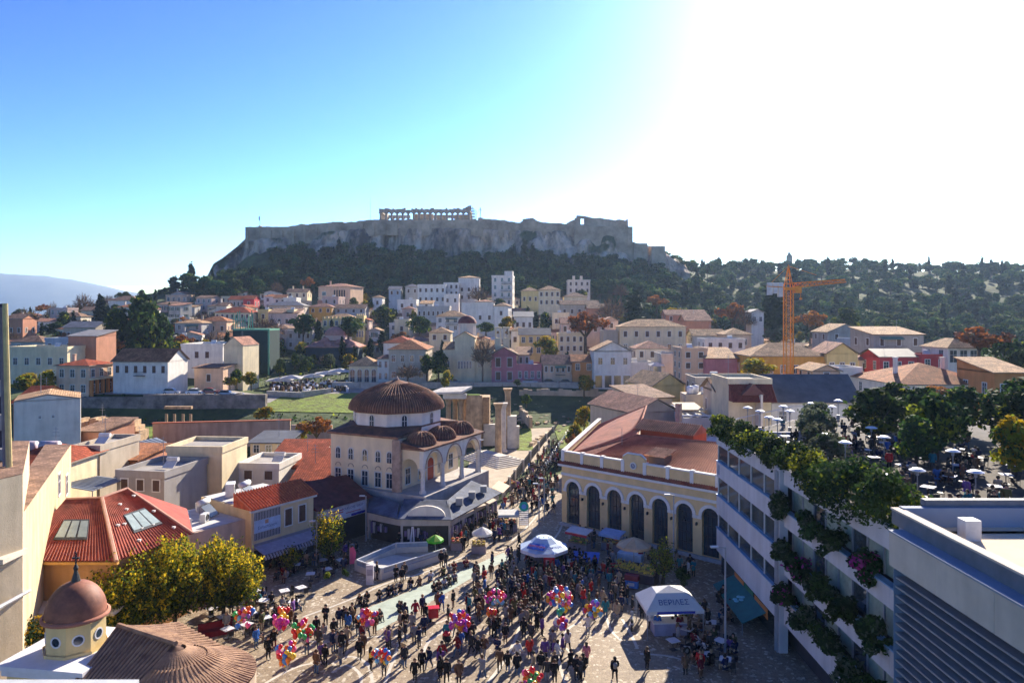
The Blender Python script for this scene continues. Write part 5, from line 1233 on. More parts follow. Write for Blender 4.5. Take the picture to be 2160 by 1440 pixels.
# --- Hadrian's library ruins
def column(parent,x,y,z0,h,r,m,cap=True,loc=True):
 q = MB(); q.lathe([(r*1.35,0),(r*1.35,.3),(r*1.1,.45),(r,.6),(r*.88,h-1.1),(r*.95,h-1.05)],n=14)
 if cap: q.lathe([(r*.9,h-1.1),(r*1.1,h-.6),(r*1.45,h-.15)],n=8); q.box(-r*1.4,-r*1.4,h-.15,r*1.4,r*1.4,h)
 return q.put('column',m,parent,loc=(x,y,z0))
GOLD = mat('golden_marble',(.62,.42,.24),.85,.25,.8,bump=.03,streak=.3); PALEM = mat('pale_marble',(.66,.60,.52),.8,.15,.8,bump=.02)
def library():
 y = 138; z0 = .3
 r = thing('ruined_colonnade','cluster of tall corinthian columns with broken entablature behind the mosque dome','ruin',(0,y,z0))
 for i,(u,dy) in enumerate(((946,0),(958,2.2),(972,.5),(980,4),(990,2))): column(r,X(u,y),dy,0,9.6,.55,GOLD)
 q = MB(); q.box(X(935,y),-.8,9.6,X(984,y),.8,10.5); q.add([(X(905,y),-1.6,10.5),(X(975,y),-1.6,10.7),(X(995,y),2,11.3),(X(930,y),2,11.0),(X(905,y),-1.6,10.9),(X(975,y),-1.6,11.1),(X(995,y),2,11.8),(X(930,y),2,11.5)],[(0,3,2,1),(4,5,6,7),(0,1,5,4),(1,2,6,5),(2,3,7,6),(3,0,4,7)]); q.put('entablature',PALEM,r)
 w = thing('ruined_pier','broad golden ruined stone pier with grass on its top right of the corinthian columns','ruin',(0,y,z0))
 zt = Z(834,y)-z0; q = MB(); q.box(X(984,y),0,0,X(1017,y),1.6,zt); q.box(X(1000,y),1.65,0,X(1034,y+6),6,zt-.5); q.put('masonry',GOLD,w)
 q = MB(); q.box(X(985,y),.1,zt,X(1012,y),1.5,zt+.12); q.put('grass_top',mat('grass',(.16,.24,.03),1,.3,.4),w)
 # courses
 cm = MB()
 for k in range(9): cm.box(X(984,y)-.02,-.035,k*zt/9+.03,X(1017,y)+.02,-.002,(k+1)*zt/9-.03)
 cm.put('stone_course',GOLD,w)
 for u,dy,h,lab in ((1051,0,10.2,'tall freestanding golden column nearest the marble steps'),(1061,3.5,9.8,'pale freestanding column behind the nearest golden one'),(1071,8,12.2,'farthest and tallest of the freestanding library columns')):
  yy = 129+dy; c = thing('ruined_column',lab,'column',(X(u,yy),yy,.6))
  column(c,0,0,0,h*.93,.62,GOLD if dy != 3.5 else PALEM,cap=True)
 b = thing('ruined_wall','broken golden stone wall stepping down beside the freestanding columns','ruin',(0,133,.5))
 q = MB(); q.box(X(1070,133),3,0,X(1090,133),5,6.2); q.box(X(1090,133),3.5,0,X(1096,133),5,4.2); q.box(X(1017,133),6,0,X(1047,133),7.2,4.2); q.put('masonry',PALEM,b)
 # marble steps
 s = thing('marble_steps','white marble steps below the freestanding columns','steps',(X(1050,127),127,0),radians(38))
 for i in range(7): MB().box(-4.2+i*.45,-5.5+i*.5,i*.19-.19*(i > 0),3.6-i*.5,6-i*.3,.19*(i+1)).put('step',PALEM,s)
 # low walls on the site
 for (u0,v0,u1,v1,h,lab) in ((1095,868,1290,868,2.0,'long low rubble wall closing the ruins at the back'),(1098,880,1120,905,2.2,'short rubble wall left of the gravel path'),(1078,1035,1180,930,.5,'low kerb wall along the street side of the ruins'),(1120,935,1165,905,.8,'tumbled stone row beside the gravel path')):
  P,Q = G(u0,v0,1.0),G(u1,v1,1.0); d = Q-P; L_ = Vector((d.x,d.y)).length
  w = thing('rubble_wall',lab,'wall',(P.x,P.y,T(P.x,P.y)-.2),atan2(d.y,d.x)); n = int(L_/1.1)
  for i in range(n): MB().box(i*L_/n,-.35,0,(i+1)*L_/n-.04,.35,h*R.uniform(.7,1.1)+.2).put('stone',anc,w)
 # pinkish long wall, propped frame of four columns, bits of the tetraconch
 w = thing('long_wall','long pinkish plaster wall with tile coping behind the rooftops','wall',(0,0,0))
 P,Q = Vector((X(322,132),132,0)),Vector((X(612,136),136,0)); d = Q-P
 q = MB(Matrix.Translation(P) @ Matrix.Rotation(atan2(d.y,d.x),4,'Z')); q.box(0,0,0,d.length,.6,Z(890,134)); q.put('wall',plaster('pink_wall_plaster',(.55,.38,.28),.35),w)
 q = MB(Matrix.Translation(P) @ Matrix.Rotation(atan2(d.y,d.x),4,'Z')); q.box(-.1,-.15,Z(890,134),d.length+.1,.75,Z(890,134)+.18); q.put('coping',mat('coping_tile',(.40,.12,.06)),w)
 w = thing('long_wall','lower pinkish wall with an old doorway right of the long one','wall',(0,0,0))
 MB().box(X(614,136),136,0,X(700,136),136.6,Z(896,136)).put('wall',plaster('pink_wall_plaster2',(.50,.36,.28),.4),w)
 y = 147; f = thing('column_frame','four slim pale columns carrying a straight beam on the green behind the pink wall','ruin',(0,y,T(X(375,y),y)))
 zt = Z(862,y)-T(X(375,y),y)
 for u in (351,368,386,402): column(f,X(u,y),0,0,zt,.3,GOLD,cap=False)
 MB().box(X(348,y),-.4,zt,X(405,y),.4,zt+.55).put('beam',GOLD,f)
 for (u0,u1,vt,yy,lab) in ((160,212,880,128,'brown ruined stone stump beside the white gable wall'),(246,296,888,126,'two lobed golden ruined wall fragment on the green')):
  w = thing('ruin_fragment',lab,'ruin',(0,yy,T(X(u0,yy),yy)))
  zt = Z(vt,yy); q = MB(); n = 6
  for i in range(n): q.box(X(u0+(u1-u0)*i/n,yy),R.uniform(-.6,.2),-1,X(u0+(u1-u0)*(i+1)/n,yy),3,zt*R.uniform(.75,1))
  q.put('masonry',GOLD,w)
library()
# retaining walls along the upper road
def retaining():
 rub = mat('rubble_masonry',(.26,.22,.19),.95,.35,.5,bump=.15,bscale=1.2)
 w = thing('retaining_wall','high rubble retaining wall under the upper road on the left','wall',(0,0,0))
 us = list(range(130,561,43))
 for a,b in zip(us,us[1:]):
  ya = 163.6; MB().box(X(a,ya),ya,-1,X(b,ya)-.03,ya+1.4,Z(832 if a > 300 else 838,ya)).put('wall_section',rub,w)
 w = thing('terrace_wall','pale stone terrace wall below the cafe seats','wall',(0,0,0))
 for k,(a,b,ya,yb,vt) in enumerate(((562,640,180,176,826),(640,700,176,184,822))):
  P,Q = Vector((X(a,ya),ya,0)),Vector((X(b,yb),yb,0)); d = Q-P
  q = MB(Matrix.Translation(P) @ Matrix.Rotation(atan2(d.y,d.x),4,'Z')); q.box(0,0,2,d.length,.8,Z(vt,(ya+yb)/2)); q.put('wall_section',mat('terrace_masonry',(.46,.42,.36),.9,.2,.8,bump=.05),w)
 w = thing('road_parapet','low stone parapet along the upper road in front of the pink house','wall',(0,0,0))
 for a in range(700,1240,60): MB().box(X(a,190),190,5.5,X(a+59,190),190.6,Z(806,190)).put('wall_section',mat('terrace_masonry',(.46,.42,.36)),w)
retaining()
# grassy parts of the site
def patch(name,poly,m,dz=.12,nn=26,kd='stuff'):
 """draped sheet over the terrain inside a polygon of ground points"""
 xs = [p[0] for p in poly]; ys = [p[1] for p in poly]; x0,x1,y0,y1 = min(xs),max(xs),min(ys),max(ys)
 def inside(x,y):
  c = False; n = len(poly)
  for i in range(n):
   a,b = poly[i],poly[(i+1) % n]
   if (a[1] > y) != (b[1] > y) and x < (b[0]-a[0])*(y-a[1])/(b[1]-a[1])+a[0]: c = not c
  return c
 vs,fs = [],[]
 for i in range(nn):
  for j in range(nn):
   xa,xb = x0+(x1-x0)*i/nn,x0+(x1-x0)*(i+1)/nn; ya,yb = y0+(y1-y0)*j/nn,y0+(y1-y0)*(j+1)/nn
   if inside((xa+xb)/2,(ya+yb)/2):
    k = len(vs)
    for (x,y) in ((xa,ya),(xb,ya),(xb,yb),(xa,yb)):
     z = T(x,y)+dz
     if math.hypot(x,y) > 130 or y > 130: z += noise.noise(Vector((x*.03,y*.03,0)))*min(2.2,max(0,y-130)*.02)
     vs.append((x,y,z))
    fs.append((k,k+1,k+2,k+3))
 me = bpy.data.meshes.new(name); me.from_pydata(vs,[],fs); me.materials.append(m); me.update(); return kind(obj(name,me),kd)
GR = mat('bright_grass',(.17,.24,.03),1,.35,.4,bump=.35,bscale=1.2,tint2=(.10,.09,.035)); GRAV = mat('gravel_path',(.52,.43,.32),1,.15,.5,bump=.02)
patch('grass',[(X(530,160),160),(X(790,160),160),(X(800,176),176),(X(760,192),192),(X(640,190),190),(X(540,172),172)],GR)
patch('grass',[(X(200,128),128),(X(330,128),128),(X(330,155),155),(X(210,155),155)],GR)
patch('grass',[(X(1090,135),135),(X(1125,135),135),(X(1120,158),158),(X(1090,158),158)],GR)
patch('grass',[(X(1180,135),135),(X(1250,135),135),(X(1240,160),160),(X(1170,160),160)],GR)
patch('gravel_ground',[(X(980,104),104),(X(1055,104),104),(X(1150,134),134),(X(1165,158),158),(X(1105,158),158),(X(1090,138),138),(X(990,126),126)],GRAV,.06,30,'structure')
# ---------------------------------------------------------------- office block with roof garden (right)
CONC = mat('office_render',(.62,.60,.61),.85,.06,.4,streak=.12); BLUEM = mat('blue_sill_metal',(.16,.34,.55),.4); CURT = mat('pale_green_blind',(.30,.36,.28),.8,.15,2)
def office():
 xf,y0,y1 = 20.7,24.0,72.0
 r = thing('office_building','white banded office building with ribbon windows and a planted roof terrace','office building',(0,0,0))
 MB().box(xf+1.3,y0,0,55,y1-.6,13.0).put('core',mat('office_dark_core',(.05,.05,.06),.6),r)
 bands = [(13.0,14.25),(9.8,11.3),(6.1,7.9),(2.3,4.6)]
 ysplit = 55.6
 for i,(a,b) in enumerate(bands):
  for k in range(5): MB().box(xf,ysplit+k*(y1-ysplit)/5,a,xf+.35,ysplit+(k+1)*(y1-ysplit)/5-.035,b).put('spandrel',CONC,r)
  MB().box(xf+.1,ysplit+.1,a+.05,xf+.3,y1-.4,b-.05).put('spandrel_core',IRON,r)
  MB().box(xf+.35,y1-.35,a,30,y1,b).put('spandrel',CONC,r)
  for k in range(8): MB().box(xf+.2,y0+k*(ysplit-.9-y0)/8,a,xf+.55,y0+(k+1)*(ysplit-.9-y0)/8-.03,b-(.0 if i == 0 else .3)).put('spandrel',CONC,r)
  MB().box(xf+.3,y0+.1,a+.05,xf+.5,ysplit-1,b-.35).put('spandrel_core',IRON,r)
  if i:
   MB().box(xf-.06,ysplit,b,xf+.4,y1+.05,b+.08).put('sill',BLUEM,r)
   MB().box(xf+.1,y0,b-.3,xf+.6,ysplit-.9,b-.22).put('sill',BLUEM,r)
  MB().box(xf+.4,y0,a-.12,54,y1-.4,a).put('floor_slab',CONC,r)
 strips = [(11.3,13.0),(7.9,9.8),(4.6,6.1)]
 n = 5
 for a,b in strips:
  for k in range(n):
   ya = ysplit+k*(y1-ysplit)/n; yb = ysplit+(k+1)*(y1-ysplit)/n
   q = MB(); q.box(xf+.22,ya,a+.08,xf+.26,yb-.1,b-.12,0); q.box(xf+.14,yb-.1,a+.08,xf+.3,yb,b-.12,1); q.put('window',[glass_mat('office_glass',(.05,.07,.08),.08),FRW],r)
  for k in range(4):
   q = MB(); q.box(xf+.36+k*2.2,y1-.26,a+.08,xf+2.4+k*2.2,y1-.22,b-.12,0); q.put('window',[glass_mat('office_glass'),FRW],r)
  # rear part: recessed windows with blinds and mullions
  q = 16
  for k in range(q):
   ya = y0+k*(ysplit-1-y0)/q; yb = y0+(k+1)*(ysplit-1-y0)/q
   w = MB(); w.box(xf+.9,ya,a-.22,xf+.95,yb-.12,b-.12,0 if k % 3 == 1 else 1); w.box(xf+.8,yb-.12,a-.22,xf+1.0,yb,b-.12,2); w.put('window',[glass_mat('office_glass'),CURT,mat('window_post_grey',(.30,.31,.32),.6)],r)
 MB().box(xf-.12,ysplit-.85,0,xf+.55,ysplit-.02,14.2).put('pier',CONC,r)
 q = MB(); q.tube([(xf-.2,ysplit-.3,0),(xf-.2,ysplit-.3,14)],.1,8); q.tube([(xf-.2,ysplit-.65,0),(xf-.2,ysplit-.65,14)],.07,8); q.put('downpipe',mat('pipe_grey',(.35,.35,.37),.5),r)
 q = MB(); q.box(xf+.1,y1-1.2,9.9,xf+.14,y1-.35,11.2,0); q.box(xf-.02,y1-1.1,10.1,xf+.0,y1-.45,11.05,1); q.put('sign_panel',[mat('sign_black',(.05,.05,.06)),mat('sign_grey',(.35,.36,.42))],r)
 # interior seen through glazing: pale floors and ceiling lights
 # ground floor shops: orange panels and teal awning
 q = MB(); q.box(xf+.5,ysplit,0,xf+.6,y1,2.2); q.put('shop_glazing',glass_mat('office_glass'),r)
 for k,(ya,yb,c) in enumerate(((63.5,66.0,'o'),(61.0,63.2,'g'),(57.5,60.6,'o'))):
  MB().box(xf-.05,ya,1.4,xf-.005,yb,2.25).put('sign_band',mat('sign_orange',(.62,.22,.06)) if c == 'o' else mat('sign_green',(.05,.20,.10)),r)
 # roof terrace
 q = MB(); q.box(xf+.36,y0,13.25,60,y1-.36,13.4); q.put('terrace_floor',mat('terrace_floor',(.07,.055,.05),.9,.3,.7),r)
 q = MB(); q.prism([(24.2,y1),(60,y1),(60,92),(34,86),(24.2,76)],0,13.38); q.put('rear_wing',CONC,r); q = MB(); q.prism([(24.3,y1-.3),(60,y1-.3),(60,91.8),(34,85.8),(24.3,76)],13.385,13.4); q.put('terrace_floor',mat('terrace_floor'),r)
 q = MB(); q.tube([(21.2,72,14.95),(24.4,76.5,14.95),(34,86.3,14.95),(60,92.3,14.95)],.04,5)
 for i in range(18):
  t = i/17; p = Vector((24.4,76.5,13.4)).lerp(Vector((34,86.3,13.4)),min(1,t*2)) if t < .5 else Vector((34,86.3,13.4)).lerp(Vector((60,92.3,13.4)),t*2-1)
  q.tube([p,p+Vector((0,0,1.55))],.025,4)
 q.put('railing',mat('railing_steel',(.6,.6,.6),.4),r)
 aw = thing('shop_awning','dark teal sloping awning with a pale emblem over the office ground floor','awning',(0,0,0))
 MB().slab([(xf-.02,66.2,1.9),(xf-.02,57.8,1.9),(xf-2.0,57.8,1.0),(xf-2.0,66.2,1.0)],.06).put('canvas',mat('teal_canvas',(.015,.14,.14),.7),aw)
 q = MB(); q.M = Matrix.Translation((xf-1.05,61.6,1.5));
 for k in range(5):
  a = 2*pi*k/5; q.lathe([(.001,.03),(.2,.02),(.22,-.05)],(.33*cos(a),.33*sin(a),.33*cos(a)*.45),8)
 q.put('emblem',mat('emblem_blue',(.25,.62,.70)),aw)
 q = MB(); q.tube([(xf-1.95,66.1,1.0),(xf-1.95,66.1,0)],.04,5); q.tube([(xf-1.95,57.9,1.0),(xf-1.95,57.9,0)],.04,5); q.put('awning_post',st_steel,aw)
office()
# planting on the office: parapet hedge, hanging shrubs, terrace trees
def shrub(label,x,y,z,r,mats,wts,n=1400,size=.22,k=9,flat=.8,name='shrub',cat='shrub',group=None,h=None):
 h = h or r*1.2
 me = blobs(rnd_clumps(k,r*.8,h,-h*.2,r*.3,r*.55,flat,int(abs(x*7+y*3))),n,size,mats,wts)
 me.name = name; o = obj(name,me,loc=(x,y,z)); return tag(o,label,cat,group)
hl = ['bright leafy shrub at the far corner of the roof parapet','dark ivy shrub second along the roof parapet','reddish tinged shrub hanging over the parapet seam','light green shrub just past the parapet seam','lime tipped bush midway along the planted parapet','large dark bush with pale tips on the parapet','tall spiky green bush on the parapet','big dense dark bush over the parapet near the louvred building','trailing dark bush nearest the louvred building']
ht = [(71.3,1.0,LL),(68,1.05,LG),(64.3,1.15,LG),(60.5,1.2,LG),(56.8,1.1,LD),(53,1.25,LG),(49.6,1.35,LL),(46.3,1.6,LG),(43.0,1.75,LD),(40.2,1.7,LG)]
hl.insert(4,'mid green hedge clump straddling the downpipe line')
for (yy,rr,m_),lab in zip(ht,hl):
 shrub(lab,20.9,yy,14.5,rr*1.4,[m_,LG,LD,LL],[.4,.25,.25,.1],n=2600,size=.17,k=14,group=None)
bl = ['grey green hanging bush','dark hanging bush','trailing bush with magenta flowers']
MAG = mat('bougainvillea',(.45,.05,.28),.8,.2,2,trans=.3)
nb = 0
fl_names = ['top','middle','lowest']
for fi,(zz,yys) in enumerate(((11.4,(54.0,49.8,45.6,41.5)),(7.9,(53.4,50.2,47.2,43.4,40.0)),(4.6,(53.5,49.4,46.0,42.6,39.4)))):
 for k,yy in enumerate(yys):
  flow = (fi,k) in ((0,3),(1,1),(2,0))
  ms,ws = ([LD,MAG,LG],[.7,.1,.2]) if flow else ([LD,LOL,LG],[.5,.2,.3])
  shrub(f'{bl[2] if flow else bl[(k+fi) % 2]} on the {fl_names[fi]} office balcony, {["nearest", "second from", "third from", "fourth from", "farthest from"][k]} the pier',20.4,yy,zz-.35,1.15,ms,ws,n=1300,size=.19,k=9,flat=.9,group='shrubs on the office balconies')
tl = [('round',42,78,5.0,1.3,'dark tree behind the middle of the terrace at the back railing'),('round',33,58,4.2,1.1,'bushy potted tree left of the light green young tree'),('olive',27,60,2.8,1.2,'grey olive tree behind the planted parapet'),('round',43,56,5.0,1.2,'shady dark tree right of the light green young tree'),('round',52,72,6,1.4,'dark tree beyond the yellow green one at the right edge'),('round',37.0,62,5.6,1.0,'tall leafy tree left of centre on the roof terrace'),('round',35.0,69,5.3,1.3,'dark bushy tree at the left end of the terrace tree row'),('round',41,71,5.2,1.2,'dark tree second in the terrace tree row'),('olive',30.2,71.5,3.4,1.2,'small silvery olive tree among the terrace tables'),('olive',33.0,77,3.4,1.0,'pale olive tree near the far railing of the terrace'),
 ('yellow',38.0,54,4.8,.9,'light green young tree standing in the middle of the terrace'),('round',45.5,63,6.2,1.15,'large dark fluffy tree at the right of the terrace'),('round',49,56,6.0,1.3,'dark tree mass at the right edge of the terrace'),('yellow',49.5,66,5.4,1.3,'yellow green tree at the right edge behind the dark one'),('olive',28.2,66,2.8,1.1,'low olive bush beside the white umbrellas'),('round',47,74,5.0,1.4,'dark green tree at the back right of the terrace'),('orange',50,50,3.8,.8,'golden shrub tree at the right edge of the terrace')]
for kd,x,y,h,wf,lab in tl: tree(kd,lab,x,y,13.4,h,wf)
# --- louvred building nearest on the right
def louvred():
 r = thing('louvred_building','nearest pale building at lower right with dark horizontal louvres below a cream parapet','building',(0,0,0))
 xf,y1,y0 = 17.5,33.0,8.0
 WM = mat('warm_render',(.66,.56,.44),.85,.07,.5,streak=.1); GM = mat('painted_shade_render',(.26,.30,.38),.8,.06,.5)  # GM: blue shade on ledge and back parapet is put into the colour
 for k in range(7): MB().box(xf,y1-(k+1)*3.6+.02,14.45,xf+.4,y1-k*3.6,15.99).put('parapet_band',WM,r)
 MB().box(xf+.1,y0,14.5,xf+.35,y1-.05,15.95).put('parapet_core',IRON,r)
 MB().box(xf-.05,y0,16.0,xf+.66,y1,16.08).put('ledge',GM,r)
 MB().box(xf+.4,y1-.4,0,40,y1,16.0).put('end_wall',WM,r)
 MB().box(xf+.66,y0,16.08,xf+1.0,y1+1,16.75).put('upstand',mat('upstand_grey',(.20,.20,.21),.8),r)
 MB().box(xf+.6,y0,16.75,xf+1.06,y1+1,16.84).put('upstand_coping',WM,r)
 MB().box(xf+1.0,y0,15.9,45,y1+.6,16.0).put('roof_floor',mat('roof_sand_screed',(.70,.56,.38),.9,.08,.4),r)
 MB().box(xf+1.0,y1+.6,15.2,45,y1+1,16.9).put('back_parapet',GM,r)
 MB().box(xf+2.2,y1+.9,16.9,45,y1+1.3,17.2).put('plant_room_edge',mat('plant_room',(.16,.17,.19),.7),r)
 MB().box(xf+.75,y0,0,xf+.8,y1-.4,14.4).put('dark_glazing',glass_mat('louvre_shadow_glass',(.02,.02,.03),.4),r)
 lm = MB(); lm.box(0,y0,0,.62,y1-.45,.075); me = lm.mesh('louvre',[mat('louvre_metal',(.36,.33,.31),.5,.08)])
 for k in range(34): obj('louvre',me,r,loc=(xf+.05,0,14.0-k*.42))
 for yy in (12,18.5,25): MB().box(xf+.68,yy,0,xf+.74,yy+.12,14.4).put('louvre_post',mat('louvre_metal',(.3,.3,.3)),r)
 MB().box(xf-.02,y1-.44,0,xf+.7,y1-.42,14.4).put('end_fin',GM,r)
 MB().box(xf+2.6,y1-1.5,16,xf+3.3,y1-.9,16.9).put('vent_box',FRW,r)
louvred()
# ---------------------------------------------------------------- near left: church dome, red roof house, cream blocks
def near_church():
 y = 42.1; cx = X(160,y)
 r = thing('near_church','small yellow church with dark red dome and fanned tile roof at lower left','church',(cx,y,0),0)
 YM = plaster('church_yellow',(.80,.60,.28),.25); WT_ = mat('church_white',(.72,.70,.72),.8,.08,1)
 zb = Z(1385,40.2); R_ = 1.62
 ag = radians(-9)
 M_ = Matrix.Rotation(ag,4,'Z')
 q = MB(M_); q.box(-2.35,-2.35,0,2.35,2.35,zb-.75); q.put('tower_base',YM,r)
 q = MB(M_); q.box(-2.75,-2.75,zb-.55,2.75,2.75,zb-.3); q.box(-2.55,-2.55,zb-.95,2.55,2.55,zb-.55); q.put('slab_cornice',WT_,r)
 q = MB(M_); q.lathe([(R_,zb-.3),(R_,zb+1.5)],n=8,a0=pi/8,a1=2*pi+pi/8); q.lathe([(R_+.14,zb-.3),(R_+.14,zb-.12)],n=8,a0=pi/8,a1=2*pi+pi/8); q.put('drum',YM,r)
 q = MB(M_); q.lathe([(R_+.02,0),(R_+.18,.06),(R_+.2,.2),(R_+.05,.26)],(0,0,zb+1.47),32); q.put('drum_cornice',mat('church_cornice_terracotta',(.42,.17,.11),.8),r,True)
 q = MB(M_); k = 8; q.lathe([((R_)*cos(pi/2*i/k),1.9*sin(pi/2*i/k)) for i in range(k)]+[(.02,1.9)],(0,0,zb+1.72),32); q.put('dome',mat('church_dome_paint',(.30,.12,.07),.6,.35,.9,tint2=(.10,.04,.03)),r,True)
 for i in range(8):
  a = i*pi/4; px,py = (R_*cos(pi/8)+.0)*cos(a),(R_*cos(pi/8))*sin(a)
  m2 = M_ @ Matrix.Translation((px,py,zb+.62)) @ Matrix.Rotation(a,4,'Z') @ Matrix.Rotation(pi/2,4,'Y')
  q = MB(m2); q.lathe([(.25,.0),(.25,.04),(.33,.04),(.33,-.02)],n=16); w = q.put('round_window',WT_,r)
  q = MB(m2); q.lathe([(.001,.02),(.25,.02)],n=16); q.put('pane',GLS,w)
 q = MB(); q.lathe([(.26,0),(.2,.25),(.1,.6),(.14,.8),(.05,1.0)],(0,0,zb+3.58),10); q.tube([(0,0,zb+4.4),(0,0,zb+5.3)],.05,6); q.box(-.22,-.04,zb+4.9,.22,.04,zb+5.0); q.put('cross',mat('bronze_dark',(.05,.05,.045),.5),r)
 # arched recess on the tower face
 for sx,a in ((0,0),(1,pi/2)):
  m2 = M_ @ Matrix.Rotation(a,4,'Z') @ Matrix.Translation((0,-2.35,0)); q = MB(m2); arch_ring(q,0,1.8,zb-3.0,-.08,0,.25,zb=zb-5); q.put('arch_surround',WT_,r)
  q = MB(m2); arch_ring(q,0,1.1,zb-3.0,-.05,0,.12,zb=zb-5); q.put('arch_surround',mat('arch_blue',(.35,.45,.5)),r)
 # nave roof to the right: ridge then half-conical fan (apse)
 TM = mat('church_tile_brown',(.36,.22,.135),.9,.4,1.3,bump=.02,bscale=7,tint2=(.18,.10,.07)); TU = mat('church_tile_under',(.16,.09,.065),.9,.3,1.2)
 zr = 7.5
 P0 = Vector((2.3,.4,zr-.1)); apex = Vector((7.0,-2.3,zr))       # ridge from tower to apex
 rad = 4.3; ze = 5.7
 roofs = thing_part = MB()
 # skin
 ring = [apex+Vector((rad*cos(a),rad*sin(a)*.9,ze-zr)) for a in [radians(t) for t in range(-115,76,10)]]
 sk = MB(); base = [P0+Vector((-.6,-5.2,ze-zr-.2))]+ring+[P0+Vector((1.5,4.6,ze-zr))]
 for i in range(len(ring)-1): sk.add([apex,ring[i],ring[i+1]],[(0,1,2)])
 sk.add([P0,base[0],ring[0],apex],[(0,1,2,3)]); sk.add([P0,apex,ring[-1],base[-1]],[(0,1,2,3)])
 ro = sk.put('nave_roof',TU,r)
 def row(a,b,sag=.12):
  q = MB(); n_ = 9
  pts = [a.lerp(b,i/n_)+Vector((0,0,.06+(-sag*sin(pi*i/n_)))) for i in range(n_+1)]
  q.tube(pts,[.085+.012*(i % 2) for i in range(n_+1)],6,caps=False); q.put('tile_row',TM,ro)
 for i in range(58):
  a = radians(-115+190*i/57); e = apex+Vector((rad*cos(a),rad*sin(a)*.9,ze-zr)); st = .12 if i % 2 == 0 else .42
  row(apex.lerp(e,st if i % 2 == 0 else .38),e)
 for i in range(16):
  t = i/16; a = P0.lerp(apex,t); b = base[0].lerp(ring[0],t); row(a,b)
 for i in range(12):
  t = i/12; row(P0.lerp(apex,t),base[-1].lerp(ring[-1],t))
 q = MB(); q.tube([P0+Vector((0,0,.1)),apex+Vector((0,0,.15))],.16,6); q.put('ridge_tile',TM,ro)
 q = MB(); q.prism([(p.x,p.y) for p in [base[0]]+ring+[base[-1]]],0,ze-.05); q.put('nave_wall',mat('church_stone',(.50,.38,.28),.9,.2,1.2),r)
 # lower side aisle tiles right in front of the square
 q = MB(); q.add([(9.2,-8.5,4.6),(13.5,-5.4,5.0),(12.4,-2.6,5.5),(8.5,-6.9,5.5)],[(0,1,2,3)]); q.put('aisle_roof',TU,r)
 for i in range(14):
  t = i/13; row(Vector((8.5,-6.9,5.5)).lerp(Vector((12.4,-2.6,5.5)),t),Vector((9.2,-8.5,4.6)).lerp(Vector((13.5,-5.4,5.0)),t),.02)
 q = MB(); q.prism([(9.1,-8.4),(13.4,-5.4),(12.3,-2.7),(8.6,-6.8)],0,4.55); q.put('aisle_wall',mat('church_stone',(.5,.38,.28)),r)
near_church()
t = thing('ledge_wall','pale rooftop ledge cutting the bottom left corner','ledge',(0,0,0))
MB().box(-24,24.3,5.0,-12.9,24.6,Z(1432,24.6)).put('wall',mat('ledge_render',(.55,.56,.56),.8),t)
